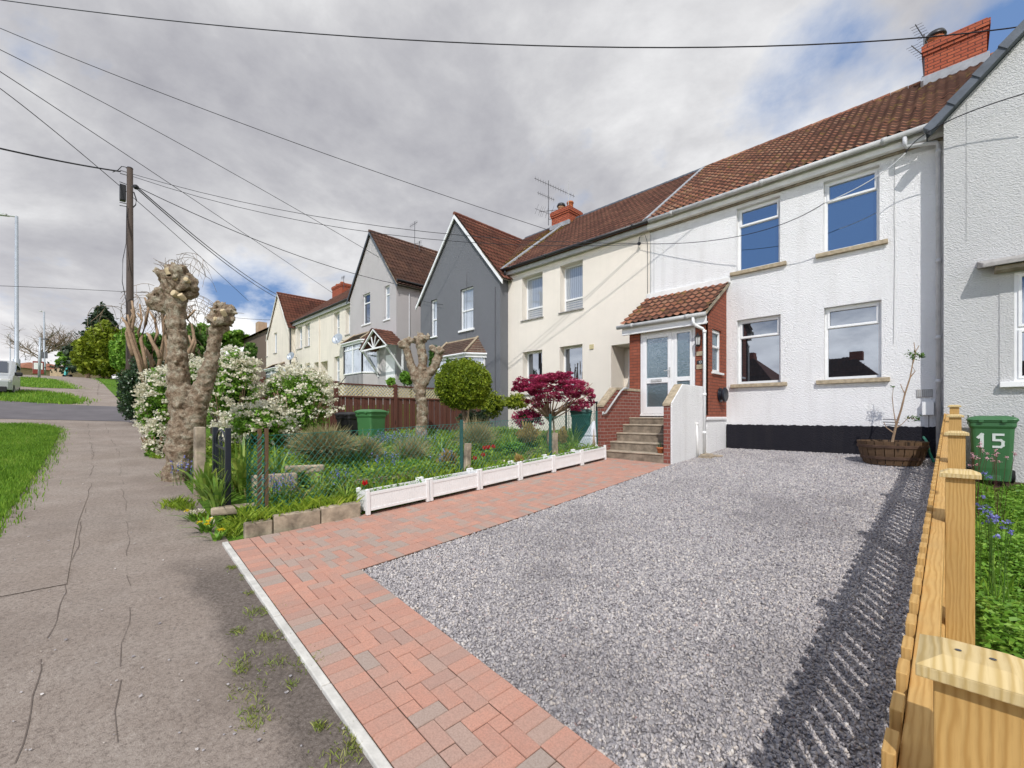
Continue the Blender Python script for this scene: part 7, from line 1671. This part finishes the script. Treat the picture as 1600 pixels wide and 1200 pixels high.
def lobe(px,py,width,amt):
    d=(P(px,py,F=1)-Vector((0,0,EYE))).normalized(); vm=n.n('ShaderNodeVectorMath',operation='DOT_PRODUCT'); nrm=n.n('ShaderNodeVectorMath',operation='NORMALIZE'); n.l(tc,nrm.inputs[0]); n.l(nrm.outputs[0],vm.inputs[0]); vm.inputs[1].default_value=d
    x=n.math('SUBTRACT',vm.outputs['Value'],cos(radians(width))); x=n.math('DIVIDE',x,1-cos(radians(width))); x=n.math('MAXIMUM',x,0); return n.math('MULTIPLY',x,amt)
cov=n.math('ADD',n.math('MULTIPLY',f1,.65),n.math('MULTIPLY',f2,.35))
for (a,b,w_,am) in ((1240,150,8,.10),(1355,75,6,.11),(1590,40,7,.22),(1560,120,5,.14),(395,462,6,.15),(330,440,5,.08),(450,485,4,.12),(300,150,30,-.05),(900,150,25,-.06)): cov=n.math('SUBTRACT',cov,lobe(a,b,w_,am))
back=n.math('MULTIPLY',n.math('MAXIMUM',n.math('MULTIPLY',sep.outputs['Y'],-1),0),.42)     # clearer sky behind the camera
back=n.math('MULTIPLY',back,n.ramp(sep.outputs['Z'],[(.12,0),(.3,1)]))
cov=n.math('SUBTRACT',cov,back)
mask=n.ramp(cov,[(.27,0),(.47,1)])
# cloud brightness: grey undersides, brighter breaks and horizon
g1=n.noise(n.mapp(pl,(1,1,1),loc=(1.3,7.1,0)),1.9,9,.60,.3)
br=n.math('ADD',n.math('MULTIPLY',g1,.75),n.math('MULTIPLY',f2,.25))
for (a,b,w_,am) in ((60,420,12,-.05),(370,510,9,-.22),(1150,60,16,-.05),(930,170,18,.08),(740,250,18,.08),(100,330,12,.05),(500,150,20,.05),(60,150,20,.05),(1300,250,12,-.05)): br=n.math('ADD',br,lobe(a,b,w_,am))
ccol=n.ramp(br,[(.32,(1.0,1.0,1.0)),(.42,(.80,.80,.815)),(.50,(.66,.66,.68)),(.58,(.54,.54,.57)),(.70,(.41,.41,.45))])
thin=n.ramp(cov,[(.36,(1.07,1.07,1.06)),(.48,(1,1,1))]); ccol=n.mix(1.0,ccol,thin,'MULTIPLY'); bk=n.ramp(n.math('MULTIPLY',sep.outputs['Y'],-1),[(.05,(1,1,1)),(.6,(3.1,3.08,3.05))]); ccol=n.mix(1.0,ccol,bk,'MULTIPLY')
ccol=n.mix(1.0,ccol,n.ramp(sep.outputs['Z'],[(0,(1.35,1.33,1.30)),(.28,(1.02,1.02,1.02))]),'MULTIPLY'); b2=n.n('ShaderNodeBackground'); n.l(ccol,b2.inputs[0]); b2.inputs['Strength'].default_value=1.0
mx=n.n('ShaderNodeMixShader'); n.l(mask,mx.inputs[0]); n.l(b1.outputs[0],mx.inputs[1]); n.l(b2.outputs[0],mx.inputs[2]); n.l(mx.outputs[0],out.inputs[0])
sl=bpy.data.lights.new('sun','SUN'); sl.energy=3.15; sl.angle=radians(.53); sl.color=(1,.972,.935); so=bpy.data.objects.new('sun',sl); COL.objects.link(so); so.rotation_euler=(-SUN).to_track_quat('-Z','Y').to_euler()
cam=bpy.data.cameras.new('camera'); co=bpy.data.objects.new('camera',cam); COL.objects.link(co); S.camera=co
co.location=(0,0,EYE); co.rotation_euler=(radians(90),0,radians(45)); cam.sensor_width=36; cam.lens=36*FPX/1600; cam.shift_y=50/1600; cam.clip_start=.05; cam.clip_end=1500
S.view_settings.view_transform='Standard'; S.view_settings.look='None'; S.view_settings.exposure=0
S.cycles.max_bounces=6; S.cycles.diffuse_bounces=3; S.cycles.glossy_bounces=3; S.cycles.transparent_max_bounces=6; S.cycles.use_denoising=True
